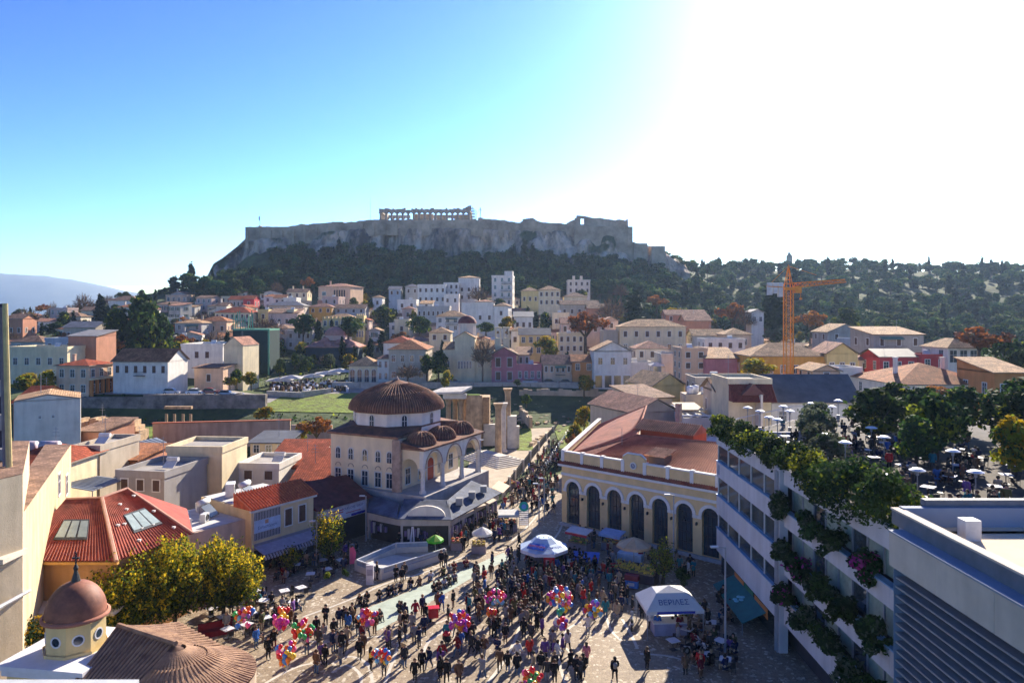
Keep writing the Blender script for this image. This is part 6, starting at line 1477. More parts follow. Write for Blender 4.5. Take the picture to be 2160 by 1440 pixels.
def red_roof_house():
 r = thing('red_roof_house','orange walled house with big dark and bright red hipped roof and skylights at lower left','house',(0,0,0))
 RM = mat('red_tile',(.34,.06,.035),.75,.3,1.0,bump=.02,bscale=8,tint2=(.22,.03,.02))
 ze = 7.0
 A,B,C = Vector((-38.6,55,ze)),Vector((-30.6,55,ze)),Vector((-27.8,62.0,ze)); D,E = Vector((-32,70,ze)),Vector((-42,68,ze))
 R1,R2 = Vector((X(215,62),62,10.1)),Vector((X(268,64.5),64.5,10.3))
 R0 = Vector((X(140,62),62,10.0))
 for nm,p in (('front_slope',[A,B,R1,R0]),('right_slope',[B,C,R2,R1]),('rear_slope',[C,D,R2]),('back_slope',[D,E,R0,R1,R2]),('left_slope',[E,A,R0])):
  q = MB(); q.poly(p); q.put(nm,RM,r)
 q = MB()
 for a,b,c,d,n_ in ((A,B,R0,R1,30),(B,C,R1,R2,26)):
  for i in range(n_+1): t_ = i/n_; q.tube([a.lerp(b,t_)+Vector((0,0,.03)),c.lerp(d,t_)+Vector((0,0,.03))],.05,4,caps=False)
 q.put('tile_rows',mat('red_tile_cover',(.42,.10,.055),.75,.3,1.2),r)['kind'] = 'stuff'
 q = MB(); q.tube([B,R1],.16,6); q.tube([R0,R1,R2],.14,6); q.tube([C,R2],.14,6); q.put('hip_tiles',mat('hip_tile_pale',(.62,.34,.24),.8),r)
 for nm,(a,b,c,d),s0,s1,t0,t1 in (('skylight',(A,B,R0,R1),.28,.70,.30,.62),('skylight',(B,C,R1,R2),.34,.80,.28,.60)):
  def P_(s,t_,up=.12):
   p = a.lerp(b,s).lerp(c.lerp(d,s),t_); return p+Vector((0,0,up))
  q = MB(); q.slab([P_(s0,t0),P_(s1,t0),P_(s1,t1),P_(s0,t1)],.12); fr = q.put('skylight',mat('skylight_frame',(.10,.10,.10),.6),r)
  for k in range(3):
   w = (s1-s0)/3; a0,a1 = s0+w*k+.012,s0+w*(k+1)-.012
   q = MB(); q.poly([P_(a0,t0+.03,.15),P_(a1,t0+.03,.15),P_(a1,t1-.03,.15),P_(a0,t1-.03,.15)]); q.put('pane',mat('skylight_pane',(.42,.50,.46),.25,spec=.6),fr)
 for k in range(10):
  s_,t_ = R.uniform(.1,.9),R.uniform(.1,.85); p = B.lerp(C,s_).lerp(R1.lerp(R2,s_),t_); q = MB(); q.box(p.x-.12,p.y-.12,p.z-.05,p.x+.12,p.y+.12,p.z+.14); q.put('vent_tile',FRW,r)
 q = MB(); q.prism([(A.x+.4,A.y+.4),(B.x-.3,B.y+.4),(C.x-.5,C.y),(D.x-.4,D.y-.4),(E.x+.4,E.y-.4)],0,ze-.05); q.put('wall',plaster('orange_house_wall',(.58,.30,.13),.3),r)
 q = MB(); q.box(A.x-.2,A.y-.1,ze-.25,B.x+.1,A.y+.3,ze-.06); q.put('eave_board',plaster('eave_orange',(.70,.36,.10)),r)
 q = MB(); q.box(A.x,A.y-2.2,3.7,B.x+1,A.y+.2,3.9); q.put('canopy',wallm('pale'),r)
red_roof_house()
def polyhouse(name,lab,pts,z0,z1,m,roof=None,cat='building',parapet=.0,par=None):
 r = thing(name,lab,cat,(0,0,0)); q = MB(); q.prism(pts,z0,z1); q.put('wall',m,r)
 if roof: q = MB(); q.prism([(p[0],p[1]) for p in pts],z1+.01,z1+.06); q.put('roof',roof,r)
 return r
def gp(u,v,z): p = G(u,v,z); return (p.x,p.y)
FLATW = mat('flat_roof_white',(.62,.60,.58),.8,.15,.6); FLATG = mat('flat_roof_grey',(.22,.22,.23),.8,.2,.6)
# cream block at far left edge, nearest
b = polyhouse('cream_block','tall cream block at the left edge beside the church dome',[(-34,38),(X(48,46),46),(X(62,58),58),(-50,58)],0,Z(1000,46),plaster('near_cream',(.66,.54,.36),.3),roofm('dull'))
q = MB(); q.box(-40,44.0,Z(1185,44)-.15,X(48,46)+.15,46.2,Z(1185,44)+.15); q.put('cornice',wallm('pale'),b)
q = MB(); q.tube([(X(-20,40),40,Z(1290,40)),(X(62,47),47,Z(1245,47))],.12,6); q.put('pipe_rail',mat('pipe_grey',(.35,.35,.37)),b)
q = MB(); q.box(X(0,45.6)-1,45.5,5,X(4,45.6),46.01,9.5); q.put('window',GLS,b)
b = polyhouse('cream_block','long cream and yellow block running back to the two blue windows',[(X(0,48),48),(X(48,47),47),(X(150,72),72),(X(95,72),72)],0,Z(1000,60)+.3,plaster('near_yellow',(.62,.50,.30),.3),roofm('dull'))
for u,yy in ((104,63.5),(129,68.5)):
 a = atan2(72-47,X(150,72)-X(48,47)); t_ = (yy-47)/25; p = Vector((X(48,47),47,0)).lerp(Vector((X(150,72),72,0)),t_)
 window(b,p.x,p.y,Z(1035,yy)-.3,1.3,1.8,'plain',rz=a)
H('white building with blank broad gable wall and orange side at left',42,160,842,945,105,9,31,'white','gablef','tan',0,0,hh=.8,over=.02,side=0,extra=lambda r,W,d,Hh: [window(r,x,0,Hh*.62,.25,.35) for x in (-W*.12,W*.08)])
H('orange walled house half hidden by the white gable',28,66,850,940,112,10,0,'terracotta','gable','red',0,0,side=0)
H('small dark ruinous shed beside the white gable wall',160,215,908,950,112,8,-8,'terracotta','shed','dull',0,0,hh=1,side=0)
H('row of low sheds with white tanks on the dark roof at left',-20,120,985,1010,78,9,0,'cream','hip','red',0,0,hh=1.6,side=0)
t = thing('water_tank','row of lilac and white roof tanks on the dark roof at far left','tank',(X(58,82),82,Z(948,82)))
for i in range(3):
 q = MB(); q.tube([((i-1)*2.6-1.0,0,.4),((i-1)*2.6+1.0,0,.4)],.62,12); q.put('tank',mat('lilac_tank',(.50,.42,.48),.5),t,True)
q = MB(); q.box(-4,-.8,-4,4,.8,-.2); q.put('base',wallm('concrete'),t)
H('grey green rendered box building left of the tin canopy',152,212,948,1010,86,8,-4,'stone','flat',cols=1,rows=1,side=0)
H('brick brown shed with rusty roof',212,290,968,1002,92,7,-6,'terracotta','shed','terra',0,0,hh=.8,side=0)
def sheetroof(lab,px,z,m=None):
 r = thing('sheet_roof',lab,'roof',(0,0,0)); P = [G(u,v,zz) for (u,v,zz) in px]; MB().slab(P,.12).put('sheet',m or mat('corrugated_grey',(.24,.27,.31),.6,.15,.6),r)
 q = MB()
 for i in range(1,12):
  t_ = i/12; q.tube([P[0].lerp(P[3],t_)+Vector((0,0,.02)),P[1].lerp(P[2],t_)+Vector((0,0,.02))],.03,4)
 for p in P: q.tube([p,(p.x,p.y,0)],.06,5)
 q.put('rib',st_steel,r); return r
sheetroof('blue grey tin canopy above the red skylight roof',[(125,1022,7.2),(195,1034,7.2),(262,1010,7.4),(205,1003,7.4)],7)
sheetroof('long grey corrugated roof behind the cream cube',[(212,948,7.2),(300,958,7.2),(352,932,7.4),(330,922,7.6)],7)
H('low grey yard wall building in front of the cream cube',240,352,1002,1090,80,8,-10,'concrete','flat',cols=3,rows=2,side=0)
H('plain cream cube building with sunlit white roof and bluish side',350,470,950,1060,88,7,-4,'cream','flat',cols=0,rows=0,side=0)
H('small cream hut with grey roof and four small windows by the orange tree',528,605,932,962,108,7,0,'cream','shed','slate',3,1,'plain',hh=.6)
H('long low maroon roofed shed left of the mosque',560,660,985,1010,96,9,0,'pale','shed','red',0,0,hh=2.2,side=0)
H('second maroon roofed shed touching the mosque corner',618,705,1012,1040,90,9,0,'pale','shed','red',0,0,hh=2.4,side=0)
H('white flat roofed shed with parapets among the air conditioners',500,590,985,1020,92,7,-6,'white','flat',cols=2,rows=1,side=0)
# --- yellow restaurant corner building
def corner_restaurant():
 p0,p1 = Vector((-26.4,72.0)),Vector((-21.9,78.4)); d = p1-p0; L_ = d.length; rot = atan2(d.y,d.x)
 r = thing('restaurant_building','yellow corner building with red tiled edge, striped blue banner and grey canopy','restaurant',(p0.x,p0.y,0),rot)
 YW = plaster('restaurant_yellow',(.78,.62,.36),.18); Hh = 6.3
 MB().box(0,0,0,L_,9,Hh).put('wall',YW,r)
 q = MB(); q.box(-7.5,1.0,0,-.002,9,5.2); q.put('side_wing',plaster('wing_beige',(.66,.52,.40),.35),r)
 q = MB(); q.box(-7.3,1.2,5.2,-.2,8.8,5.26); q.put('wing_roof',FLATW,r)
 # tiled front slope
 q = MB(); q.add([(-.3,-.4,Hh),(L_+.3,-.4,Hh),(L_+.3,2.6,Hh+1.3),(-.3,2.6,Hh+1.3),(-.3,2.6,Hh),(L_+.3,2.6,Hh)],[(0,1,2,3),(0,3,4),(1,5,2),(3,2,5,4)]); rf = q.put('roof_slope',mat('bright_tile',(.55,.13,.05),.8,.35,2,tint2=(.30,.06,.03)),r)
 for i in range(26):
  x = -.25+i*(L_+.5)/25; q = MB(); q.tube([(x,-.42,Hh+.05),(x,2.6,Hh+1.36)],.085,5); q.put('tile_row',mat('bright_tile_cover',(.62,.19,.08),.8,.35,3,tint2=(.36,.08,.04)),rf)
 q = MB(); q.box(-.25,-.32,Hh-.25,L_+.25,-.002,Hh-.02); q.put('cornice',mat('eave_white',(.7,.68,.66)),r)
 q = MB(); q.box(.2,2.7,Hh,L_-.2,8.8,Hh+.06); q.put('flat_roof',FLATW,r)
 # banner: blue-white field with bars above and below
 q = MB(); q.box(.25,-.09,3.1,3.45,-.01,5.95); bn = q.put('banner',mat('banner_grey',(.52,.50,.50),.7),r)
 q = MB(); q.box(.25,-.12,3.85,3.45,-.092,5.1); q.put('banner_field',mat('banner_blue',(.46,.58,.75),.7),bn)
 q = MB(); dk = mat('banner_bar',(.10,.09,.11))
 for z0,z1 in ((3.15,3.82),(5.13,5.9)):
  for i in range(17): q.box(.33+i*.185,-.115,z0,.40+i*.185,-.092,z1)
 q.put('banner_bar',dk,bn)
 q = MB(); q.box(1.55,-.14,4.62,1.95,-.122,5.0); q.box(1.65,-.15,4.7,1.85,-.142,4.9); q.put('banner_logo',mat('logo_brown',(.50,.30,.20)),bn)
 text_mesh('Εστιατόριον',.42,mat('banner_ink',(.12,.16,.32)),bn,(1.85,-.125,4.3),(pi/2,0,0),ext=.004,sx=.95)
 for x in (4.5,6.3): window(r,x,0,3.7,.85,1.75,'shut')
 q = MB(); q.box(.3,-.06,2.2,L_,-.005,2.75); q.put('fascia',mat('fascia_grey',(.30,.29,.32)),r)
 cn = mat('canopy_fabric',(.34,.34,.44),.8)
 q = MB(); q.slab([(.3,-.02,2.5),(L_,-.02,2.5),(L_,-1.7,2.0),(.3,-1.7,2.0)],.06); ca = q.put('canopy',cn,r)
 q = MB()
 for i in range(22): q.tube([(.3+i*(L_-.3)/21,-1.7,1.92),(.3+i*(L_-.3)/21+.15,-1.85,1.5)],.12,5)
 q.put('canopy_valance',mat('valance_light',(.48,.48,.58),.8),ca)
 MB().box(.3,-.03,0,L_,-.005,2.1).put('shopfront',DARKIN,r)
 # things on the roof: own objects
 M_ = Matrix.Translation((p0.x,p0.y,0)) @ Matrix.Rotation(rot,4,'Z')
 acl = ['air conditioner unit nearest the cream cube','air conditioner unit with duct behind the solar panel','air conditioner unit beside the solar heater','large air handling box at the middle of the roof','small air conditioner at the roof edge','blue topped air conditioner on the wing roof']
 wht = mat('ac_white',(.68,.70,.70),.5)
 for i,(x,y,z,s) in enumerate(((-6.3,6.5,5.26,1),(-4.6,7.6,5.26,1.1),(-3,3.4,5.26,.9),(2,6.6,Hh+.06,1.5),(-1.2,7.4,5.26,.9),(-5.2,3.0,5.26,1))):
  w = M_ @ Vector((x,y,z)); a = thing('air_conditioner',acl[i],'air conditioner',w,rot+.3*i,'roof air conditioners')
  q = MB(); q.box(-.55*s,-.3*s,.1,.55*s,.3*s,.95*s); q.box(-.5*s,-.28*s,0,-.4*s,.28*s,.1); q.box(.4*s,-.28*s,0,.5*s,.28*s,.1); q.put('casing',wht,a)
  q = MB(Matrix.Translation((0,-.3*s,.52*s)) @ Matrix.Rotation(pi/2,4,'X')); q.lathe([(.001,.01),(.3*s,.01),(.33*s,.05),(.36*s,.0)],n=16); q.put('fan_grille',mat('fan_dark',(.06,.06,.07)),a)
 for i,(x,y,lab) in enumerate(((-1.8,4.8,'solar water heater on the wing roof of the yellow building'),(2.6,4.2,'solar water heater behind the red tiled edge'))):
  w = M_ @ Vector((x,y,5.26 if x < 0 else Hh+.06)); a = thing('solar_heater',lab,'solar heater',w,rot+.4,'solar heaters')
  q = MB(); q.tube([(-.8,.5,1.5),(.8,.5,1.5)],.3,12); q.put('tank',wht,a,True)
  q = MB(); q.slab([(-.7,-.9,.2),(.7,-.9,.2),(.7,.4,1.3),(-.7,.4,1.3)],.08); q.put('panel',mat('solar_panel',(.05,.07,.08),.15,spec=.8),a)
  q = MB(); [q.tube([(sx,.5,0),(sx,.5,1.3)],.03,4) for sx in (-.6,.6)]; q.put('stand',st_steel,a)
 w = M_ @ Vector((-6.8,3.2,5.26)); a = thing('duct','big silver bent duct down the side of the beige wing','duct',(w.x,w.y,0),rot)
 q = MB(); q.tube([(1.6,.2,5.6),(.2,-.6,5.6),(-.1,-2.35,5.5),(-.1,-2.45,3.0)],.26,8); q.put('duct_pipe',SHEET,a)
 w = M_ @ Vector((-6.9,5.4,5.26)); a = thing('planter','red leaved potted plant at the corner of the wing roof','plant',w)
 q = MB(); q.lathe([(.3,0),(.38,.5)],n=10); q.put('pot',wallm('terracotta'),a)
 obj('foliage',blobs([(0,0,.9,.55),(.4,.1,.8,.4),(-.4,0,.75,.4)],300,.16,[mat('leaf_red',(.30,.05,.03),trans=.3),LD],[.8,.2]),a)
corner_restaurant()
def banner_house():
 p0,p1 = Vector((-21.6,78.8)),Vector((-17.3,84.6)); d = p1-p0; L_ = d.length; rot = atan2(d.y,d.x)
 r = thing('maroon_roof_house','low building with wide maroon roof and a long white printed sign','shop',(p0.x,p0.y,0),rot)
 MB().box(0,0,0,L_,11,4.4).put('wall',plaster('banner_house_wall',(.62,.52,.44),.3),r)
 q = MB(); q.add([(-.3,-.6,4.4),(L_+.5,-.6,4.4),(L_+1.2,5,6.2),(-.3,5,6.6),(L_+.5,11,4.6),(-.3,11,4.6)],[(0,1,2,3),(3,2,4,5),(0,3,5),(1,4,2)]); q.put('roof',mat('maroon_tile',(.16,.045,.04),.8,.25,1),r)
 q = MB(); q.box(.1,-.1,2.7,L_-.1,-.01,4.2); sg = q.put('sign_board',mat('sign_white',(.60,.60,.68),.6),r)
 for (x0,z0,x1,z1,c) in ((2.0,3.45,3.6,3.55,'r'),(2.0,3.7,3.6,3.8,'r'),(4.0,3.2,6.2,3.27,'r'),(4.8,2.75,6.9,3.0,'b'),(.4,2.85,1.6,3.2,'b')):
  MB().box(x0,-.13,z0,x1,-.102,z1).put('sign_stripe',mat('sign_red',(.5,.06,.08)) if c == 'r' else mat('sign_navy',(.03,.03,.35)),sg)
 text_mesh('FOLKLORE SHOP',.42,mat('sign_ink',(.10,.12,.3)),sg,(5.0,-.115,3.75),(pi/2,0,0),ext=.004)
 MB().box(.1,-.03,0,L_,-.005,2.6).put('shopfront',DARKIN,r)
banner_house()
# far left dark glazed tower edge and yellow pole
t = thing('balcony_tower','dark balconied tower slice at the left picture edge','building',(0,0,0))
for k in range(8):
 MB().prism([(-46,50),(X(22,50),50),(X(20,54),54),(-50,54)],3.5+k*2.4,4.6+k*2.4).put('balcony_slab',wallm('concrete'),t)
MB().prism([(-46,50.8),(X(14,50.8),50.8),(X(12,56),56),(-50,56)],0,Z(640,50)).put('wall',mat('tower_dark',(.06,.05,.07)),t)
t = thing('yellow_mast','tall slightly leaning yellow and grey mast at the left edge','mast',(X(28,48),48,0))
q = MB(); q.tube([(.1,0,0),(-.55,0,Z(640,48))],.22,8,r1=.16); q.put('mast',mat('mast_yellow',(.58,.46,.20),.7),t)
q = MB(); q.tube([(-.3,.2,0),(-.95,.2,Z(648,48))],.18,8,r1=.14); q.put('conduit',mat('mast_grey',(.20,.18,.20),.7),t)
# ---------------------------------------------------------------- tower crane
def crane():
 y = 150; u0 = 1663; z0 = Z(800,y); r = thing('tower_crane','orange lattice tower crane with white counterweights above the ochre roofs','crane',(X(u0,y),y,0))
 OR = mat('crane_orange',(.78,.30,.04),.6,.1); WB = mat('counterweight',(.66,.66,.64),.8)
 zt = Z(612,y); hw = .75
 q = MB()
 for sx in (-1,1):
  for sy in (-1,1): q.box(sx*hw-.08,sy*hw-.08,0,sx*hw+.08,sy*hw+.08,zt)
 n = int(zt/1.25)
 for i in range(n):
  z,z2 = i*1.25,(i+1)*1.25; s = 1 if i % 2 else -1
  for sy in (-1,1):
   q.tube([(-hw*s,sy*hw,z),(hw*s,sy*hw,z2)],.035,4,caps=False); q.tube([(-hw,sy*hw,z),(hw,sy*hw,z)],.03,4,caps=False)
  for sx in (-1,1): q.tube([(sx*hw,-hw*s,z),(sx*hw,hw*s,z2)],.035,4,caps=False)
 q.put('lattice_mast',OR,r)
 q = MB()
 for i in range(n*4): q.box(-.2,-.1,i*.31,.2,-.04,i*.31+.05)
 q.put('ladder',mat('ladder_pale',(.6,.55,.5)),r)
 q = MB(); q.box(-1.0,-1,zt,1.0,1,zt+.6); q.put('slew_ring',OR,r)
 zp = Z(558,y); q = MB()
 for sx in (-1,1):
  for sy in (-1,1): q.tube([(sx*.7,sy*.7,zt+.6),(0,0,zp)],.09,4)
 for k in range(1,6):
  f = k/6; zz = zt+.6+(zp-zt-.6)*f; w = .7*(1-f); q.tube([(-w,-w,zz),(w,-w,zz),(w,w,zz),(-w,w,zz),(-w,-w,zz)],.05,4)
 q.put('apex_tower',OR,r)
 def jib(x0,z0_,x1,z1_,h,nm):
  q = MB(); a,b = Vector((x0,0,z0_)),Vector((x1,0,z1_)); up = Vector((0,0,h)); k = int(abs(x1-x0)/1.0)
  for sy in (-.5,.5): q.tube([a+Vector((0,sy,0)),b+Vector((0,sy,0))],.09,4)
  q.tube([a+up,b+up*.6],.1,4)
  for i in range(k):
   p,p2 = a.lerp(b,i/k),a.lerp(b,(i+1)/k); m_ = p.lerp(p2,.5)+up*(1-.4*i/k)
   for sy in (-.5,.5): q.tube([p+Vector((0,sy,0)),m_,p2+Vector((0,sy,0))],.05,4,caps=False)
  q.put(nm,OR,r)
 jib(1.0,Z(607,y),X(1783,y)-X(u0,y),Z(595,y),1.0,'jib'); jib(-1.0,Z(606,y),X(1618,y)-X(u0,y),Z(604,y),.5,'counter_jib')
 for x,zl in ((-4.4,622),(-3.3,619),(-2.2,626)): MB().box(x,-.5,Z(zl,y),x+.9,.5,Z(596,y)).put('counterweight',WB,r)
 q = MB(); q.tube([(0,0,zp-.3),(X(1722,y)-X(u0,y),0,Z(588,y)+.8)],.04,4); q.tube([(0,0,zp-.3),(-4,0,Z(600,y))],.04,4); q.put('tie_rope',OR,r)
 q = MB(); q.box(1.0,-1.0,Z(618,y),2.4,.4,Z(604,y)); q.put('cab',OR,r)
 q = MB(); q.tube([(2.6,0,Z(604,y)),(2.6,0,Z(630,y))],.04,4); q.box(2.4,-.2,Z(632,y),2.8,.2,Z(628,y)); q.put('hook',OR,r)
crane()
# ---------------------------------------------------------------- square, street and roads
def cobble():
 m = bpy.data.materials.new('cobble_paving'); m.use_nodes = True; t = m.node_tree; t.nodes.clear(); L = t.links.new
 o = nd(t,'ShaderNodeOutputMaterial'); p = nd(t,'ShaderNodeBsdfPrincipled'); p.inputs['Roughness'].default_value = .75; p.inputs['Specular IOR Level'].default_value = .3
 tc = nd(t,'ShaderNodeTexCoord'); v = nd(t,'ShaderNodeTexVoronoi'); v.inputs['Scale'].default_value = 4.2; v.inputs['Randomness'].default_value = .75; L(tc.outputs['Object'],v.inputs['Vector'])
 r = nd(t,'ShaderNodeValToRGB'); e = r.color_ramp.elements; e[0].position = 0; e[0].color = (.27,.20,.135,1); e[1].position = 1; e[1].color = (.62,.54,.42,1); a = e.new(.82); a.color = (.36,.28,.19,1)
 sp = nd(t,'ShaderNodeSeparateColor'); L(v.outputs['Color'],sp.inputs[0]); L(sp.outputs[0],r.inputs[0])
 ve = nd(t,'ShaderNodeTexVoronoi',feature='DISTANCE_TO_EDGE'); ve.inputs['Scale'].default_value = 4.2; ve.inputs['Randomness'].default_value = .75; L(tc.outputs['Object'],ve.inputs['Vector'])
 mr = nd(t,'ShaderNodeMapRange'); mr.inputs[2].default_value = .06; mr.inputs[3].default_value = .55; L(ve.outputs[0],mr.inputs[0])
 n = nd(t,'ShaderNodeTexNoise'); n.inputs['Scale'].default_value = .16; n.inputs['Detail'].default_value = 6; L(tc.outputs['Object'],n.inputs['Vector'])
 mr2 = nd(t,'ShaderNodeMapRange'); mr2.inputs[1].default_value = .3; mr2.inputs[2].default_value = .7; mr2.inputs[3].default_value = .72; mr2.inputs[4].default_value = 1.12; L(n.outputs[0],mr2.inputs[0])
 mm = nd(t,'ShaderNodeMath',operation='MULTIPLY'); L(mr.outputs[0],mm.inputs[0]); L(mr2.outputs[0],mm.inputs[1])
 mx = nd(t,'ShaderNodeMix',data_type='RGBA',blend_type='MULTIPLY'); mx.inputs[0].default_value = 1; L(r.outputs[0],mx.inputs[6]); L(mm.outputs[0],mx.inputs[7]); L(mx.outputs[2],p.inputs['Base Color'])
 b = nd(t,'ShaderNodeBump'); b.inputs['Distance'].default_value = .02; L(ve.outputs[0],b.inputs['Height']); L(b.outputs[0],p.inputs['Normal']); L(p.outputs[0],o.inputs[0]); return m
CB = cobble(); BAND = mat('marble_band',(.58,.53,.45),.6,.12,1.2); GREENM = mat('green_marble',(.42,.48,.39),.6,.15,1.0); ROAD = mat('road_surface',(.34,.31,.28),.85,.15,.5)
def sheet(name,pts,z,m,kd='structure'):
 me = bpy.data.meshes.new(name); me.from_pydata([(p[0],p[1],z) for p in pts],[],[list(range(len(pts)))]); me.materials.append(m); return kind(obj(name,me),kd)
sheet('square_paving',[(-48,34),(22,34),(22,78),(5.9,89.2),(13.9,117),(15.9,124),(10.6,124),(8.5,118),(2,106),(-2.6,96),(-8,86),(-48,86)],.006,CB)
patch('street_paving',[(9.0,118),(15.0,118),(24,150),(38,200),(30,200),(19,150)],mat('street_stone',(.55,.50,.44),.8,.12,.6),.1,34,'structure')
patch('upper_road',[(-112,166.5),(-60,166.5),(-58,178),(-20,192),(50,192),(50,197),(-24,197),(-64,183),(-112,180)],ROAD,.15,60,'structure')
def cat_curve(P,n=8):
 out = []
 for i in range(len(P)-1):
  p0,p1,p2,p3 = P[max(0,i-1)],P[i],P[i+1],P[min(len(P)-1,i+2)]
  for k in range(n):
   t = k/n; out.append(.5*((2*p1)+(-p0+p2)*t+(2*p0-5*p1+4*p2-p3)*t*t+(-p0+3*p1-3*p2+p3)*t**3))
 return out+[P[-1]]
def band(px,w=.24,z=.011):
 P = cat_curve([G(u,v,0) for u,v in px]); vs = []
 for i,p in enumerate(P):
  d = (P[min(i+1,len(P)-1)]-P[max(i-1,0)]).normalized(); n_ = Vector((-d.y,d.x,0))*w/2
  vs += [tuple(p+n_+Vector((0,0,z))),tuple(p-n_+Vector((0,0,z)))]
 me = bpy.data.meshes.new('paving_band'); me.from_pydata(vs,[],[(2*i,2*i+1,2*i+3,2*i+2) for i in range(len(P)-1)]); me.materials.append(BAND); kind(obj('paving_band',me),'structure')
for px in ([(700,1279),(760,1255),(820,1228),(900,1205),(1000,1165)],[(640,1352),(720,1352),(790,1342),(850,1340),(900,1322),(960,1300),(1010,1290)],
  [(812,1440),(828,1395),(845,1355),(870,1335),(920,1315)],[(1028,1440),(1062,1395),(1088,1345),(1104,1295),(1130,1240)],[(893,1375),(905,1352),(930,1335),(958,1320),(1000,1300)],
  [(1192,1440),(1180,1395),(1182,1355),(1200,1325),(1225,1310)],[(700,1400),(738,1384),(775,1400),(786,1440)],[(700,1418),(730,1402),(757,1418),(762,1440)],
  [(1180,1360),(1200,1372),(1215,1400)],[(1230,1240),(1262,1200),(1290,1180)],[(1278,1300),(1290,1330),(1310,1350)],[(1312,1305),(1330,1335),(1345,1368)],[(560,1440),(600,1418),(640,1402),(690,1395)],
  [(1350,1378),(1420,1385),(1480,1410)],[(640,1300),(700,1279)],[(1080,1140),(1130,1090),(1165,1030)],[(1130,1180),(1180,1120),(1190,1080)]): band(px)
sheet('green_marble_strip',[G(*p)[:2] for p in ((786,1300),(775,1282),(880,1240),(1000,1192),(1062,1165),(1075,1178),(1010,1210),(920,1262),(830,1312),(795,1330))],.016,GREENM)
# ---------------------------------------------------------------- square furniture
MARB = mat('parapet_marble',(.58,.55,.52),.7,.1,.8,bump=.01); GLP = mat('glass_panel',(.28,.36,.48),.15,.15,1,spec=.8); WSTEEL = mat('white_steel2',(.68,.70,.74),.4)
def metro_entrance():
 r = thing('metro_entrance','marble parapet with glass and pale rail around the sunken metro entrance','metro entrance',(0,0,0))
 pts = [(938,1178),(805,1222),(752,1203),(835,1166),(905,1163)]
 P = [G(u,v) for u,v in pts]
 for i,(a,b) in enumerate(zip(P,P[1:])):
  d = b-a; M_ = Matrix.Translation(a) @ Matrix.Rotation(atan2(d.y,d.x),4,'Z')
  q = MB(M_); q.box(.13,-.12,0,d.length-.13,.12,.62); q.put('parapet',MARB,r)
  q = MB(M_); q.box(.13,-.02,.62,d.length-.13,.02,1.05); q.put('glass',GLP,r)
  q = MB(M_); q.box(-.05,-.06,1.05,d.length+.05,.06,1.15); q.put('rail',WSTEEL,r)
  q = MB(M_); q.box(-.14,-.14,0,.13,.14,1.04); q.put('pier',MARB,r)
 q = MB(); q.add([(P[1].x+.3,P[1].y+.2,.02),(P[0].x,P[0].y+.2,.02),(P[4].x,P[4].y-.2,.02),(P[3].x,P[3].y-.3,.02),(P[2].x+.3,P[2].y,.02)],[list(range(5))]); q.put('landing',mat('landing_stone',(.50,.42,.34),.8,.1,.6),r)
 M0 = P[2].lerp(P[3],.25); q = MB();
 for i in range(10): a = P[2].lerp(P[3],.2+.07*i); b = P[1].lerp(P[0],.12+.07*i); q.slab([(a.x,a.y-.2,.5-.04*i),(b.x,b.y+.25,.5-.04*i),(b.x+.5,b.y+.42,.5-.04*i),(a.x+.5,a.y-.02,.5-.04*i)],.08)
 q.put('stair',MARB,r)
 s = thing('info_pillar','white printed pillar at the corner of the metro entrance','pillar',G(780,1232)); MB().box(-.35,-.1,0,.35,.1,1.9).put('panel',mat('printed_white',(.62,.60,.66)),s); MB().box(-.28,-.12,.9,.28,-.101,1.5).put('print',mat('printed_grey',(.36,.34,.42)),s)
metro_entrance()
def canopy(r,R_,z,h,m,n=8,rot=0,val=.22,vm=None,top=0,sx=1,sy=1):
 M_ = Matrix.Rotation(rot,4,'Z') @ Matrix.Diagonal((sx,sy,1,1))
 q = MB(M_); q.lathe([(R_,z),(R_*.55,z+h*.5),(max(.03,top),z+h)],n=n)
 if top: q.lathe([(top,z+h),(.01,z+h+.06)],n=n)
 c = q.put('canopy',m,r)
 q = MB(M_); q.lathe([(R_,z),(R_*1.01,z-val)],n=n); q.put('valance',vm or m,c); return c
def umbrella(lab,u,v,z,R_,m,h=.6,n=8,m2=None):
 p = G(u,v,z); r = thing('umbrella',lab,'umbrella',(p.x,p.y,0)); c = canopy(r,R_,z,h,m,n)
 q = MB(); q.tube([(0,0,0),(0,0,z+h)],.035,6); q.put('pole',st_steel,r)
 q = MB()
 for i in range(n): a = 2*pi*i/n; q.tube([(0,0,z+.1),(R_*.95*cos(a),R_*.95*sin(a),z+.02)],.015,4)
 q.put('rib',st_steel,r)
 q = MB(); q.box(-.35,-.35,0,.35,.35,.12); q.put('base',wallm('concrete'),r)
 if m2:
  for i in range(0,n,2):
   a,b = 2*pi*i/n,2*pi*(i+1)/n; q = MB(); q.add([(R_*1.005*cos(a),R_*1.005*sin(a),z+.012),(R_*1.005*cos(b),R_*1.005*sin(b),z+.012),(R_*.56*cos(b),R_*.56*sin(b),z+h*.5+.014),(R_*.56*cos(a),R_*.56*sin(a),z+h*.5+.014)],[(0,1,2,3)]); q.add([(R_*.56*cos(a),R_*.56*sin(a),z+h*.5+.014),(R_*.56*cos(b),R_*.56*sin(b),z+h*.5+.014),(0,0,z+h+.014)],[(0,1,2)]); q.put('panel',m2,c)
 return r
umbrella('white domed umbrella near the middle of the square top',1017,1122,2.3,1.12,mat('umbrella_white',(.78,.76,.74),.7,trans=.3),n=12)
umbrella('bright green and lime umbrella beside the metro entrance',918,1137,2.2,.92,mat('umbrella_green',(.10,.52,.05),.6,trans=.4),.5,8,mat('umbrella_lime',(.50,.72,.12),.6,trans=.4))
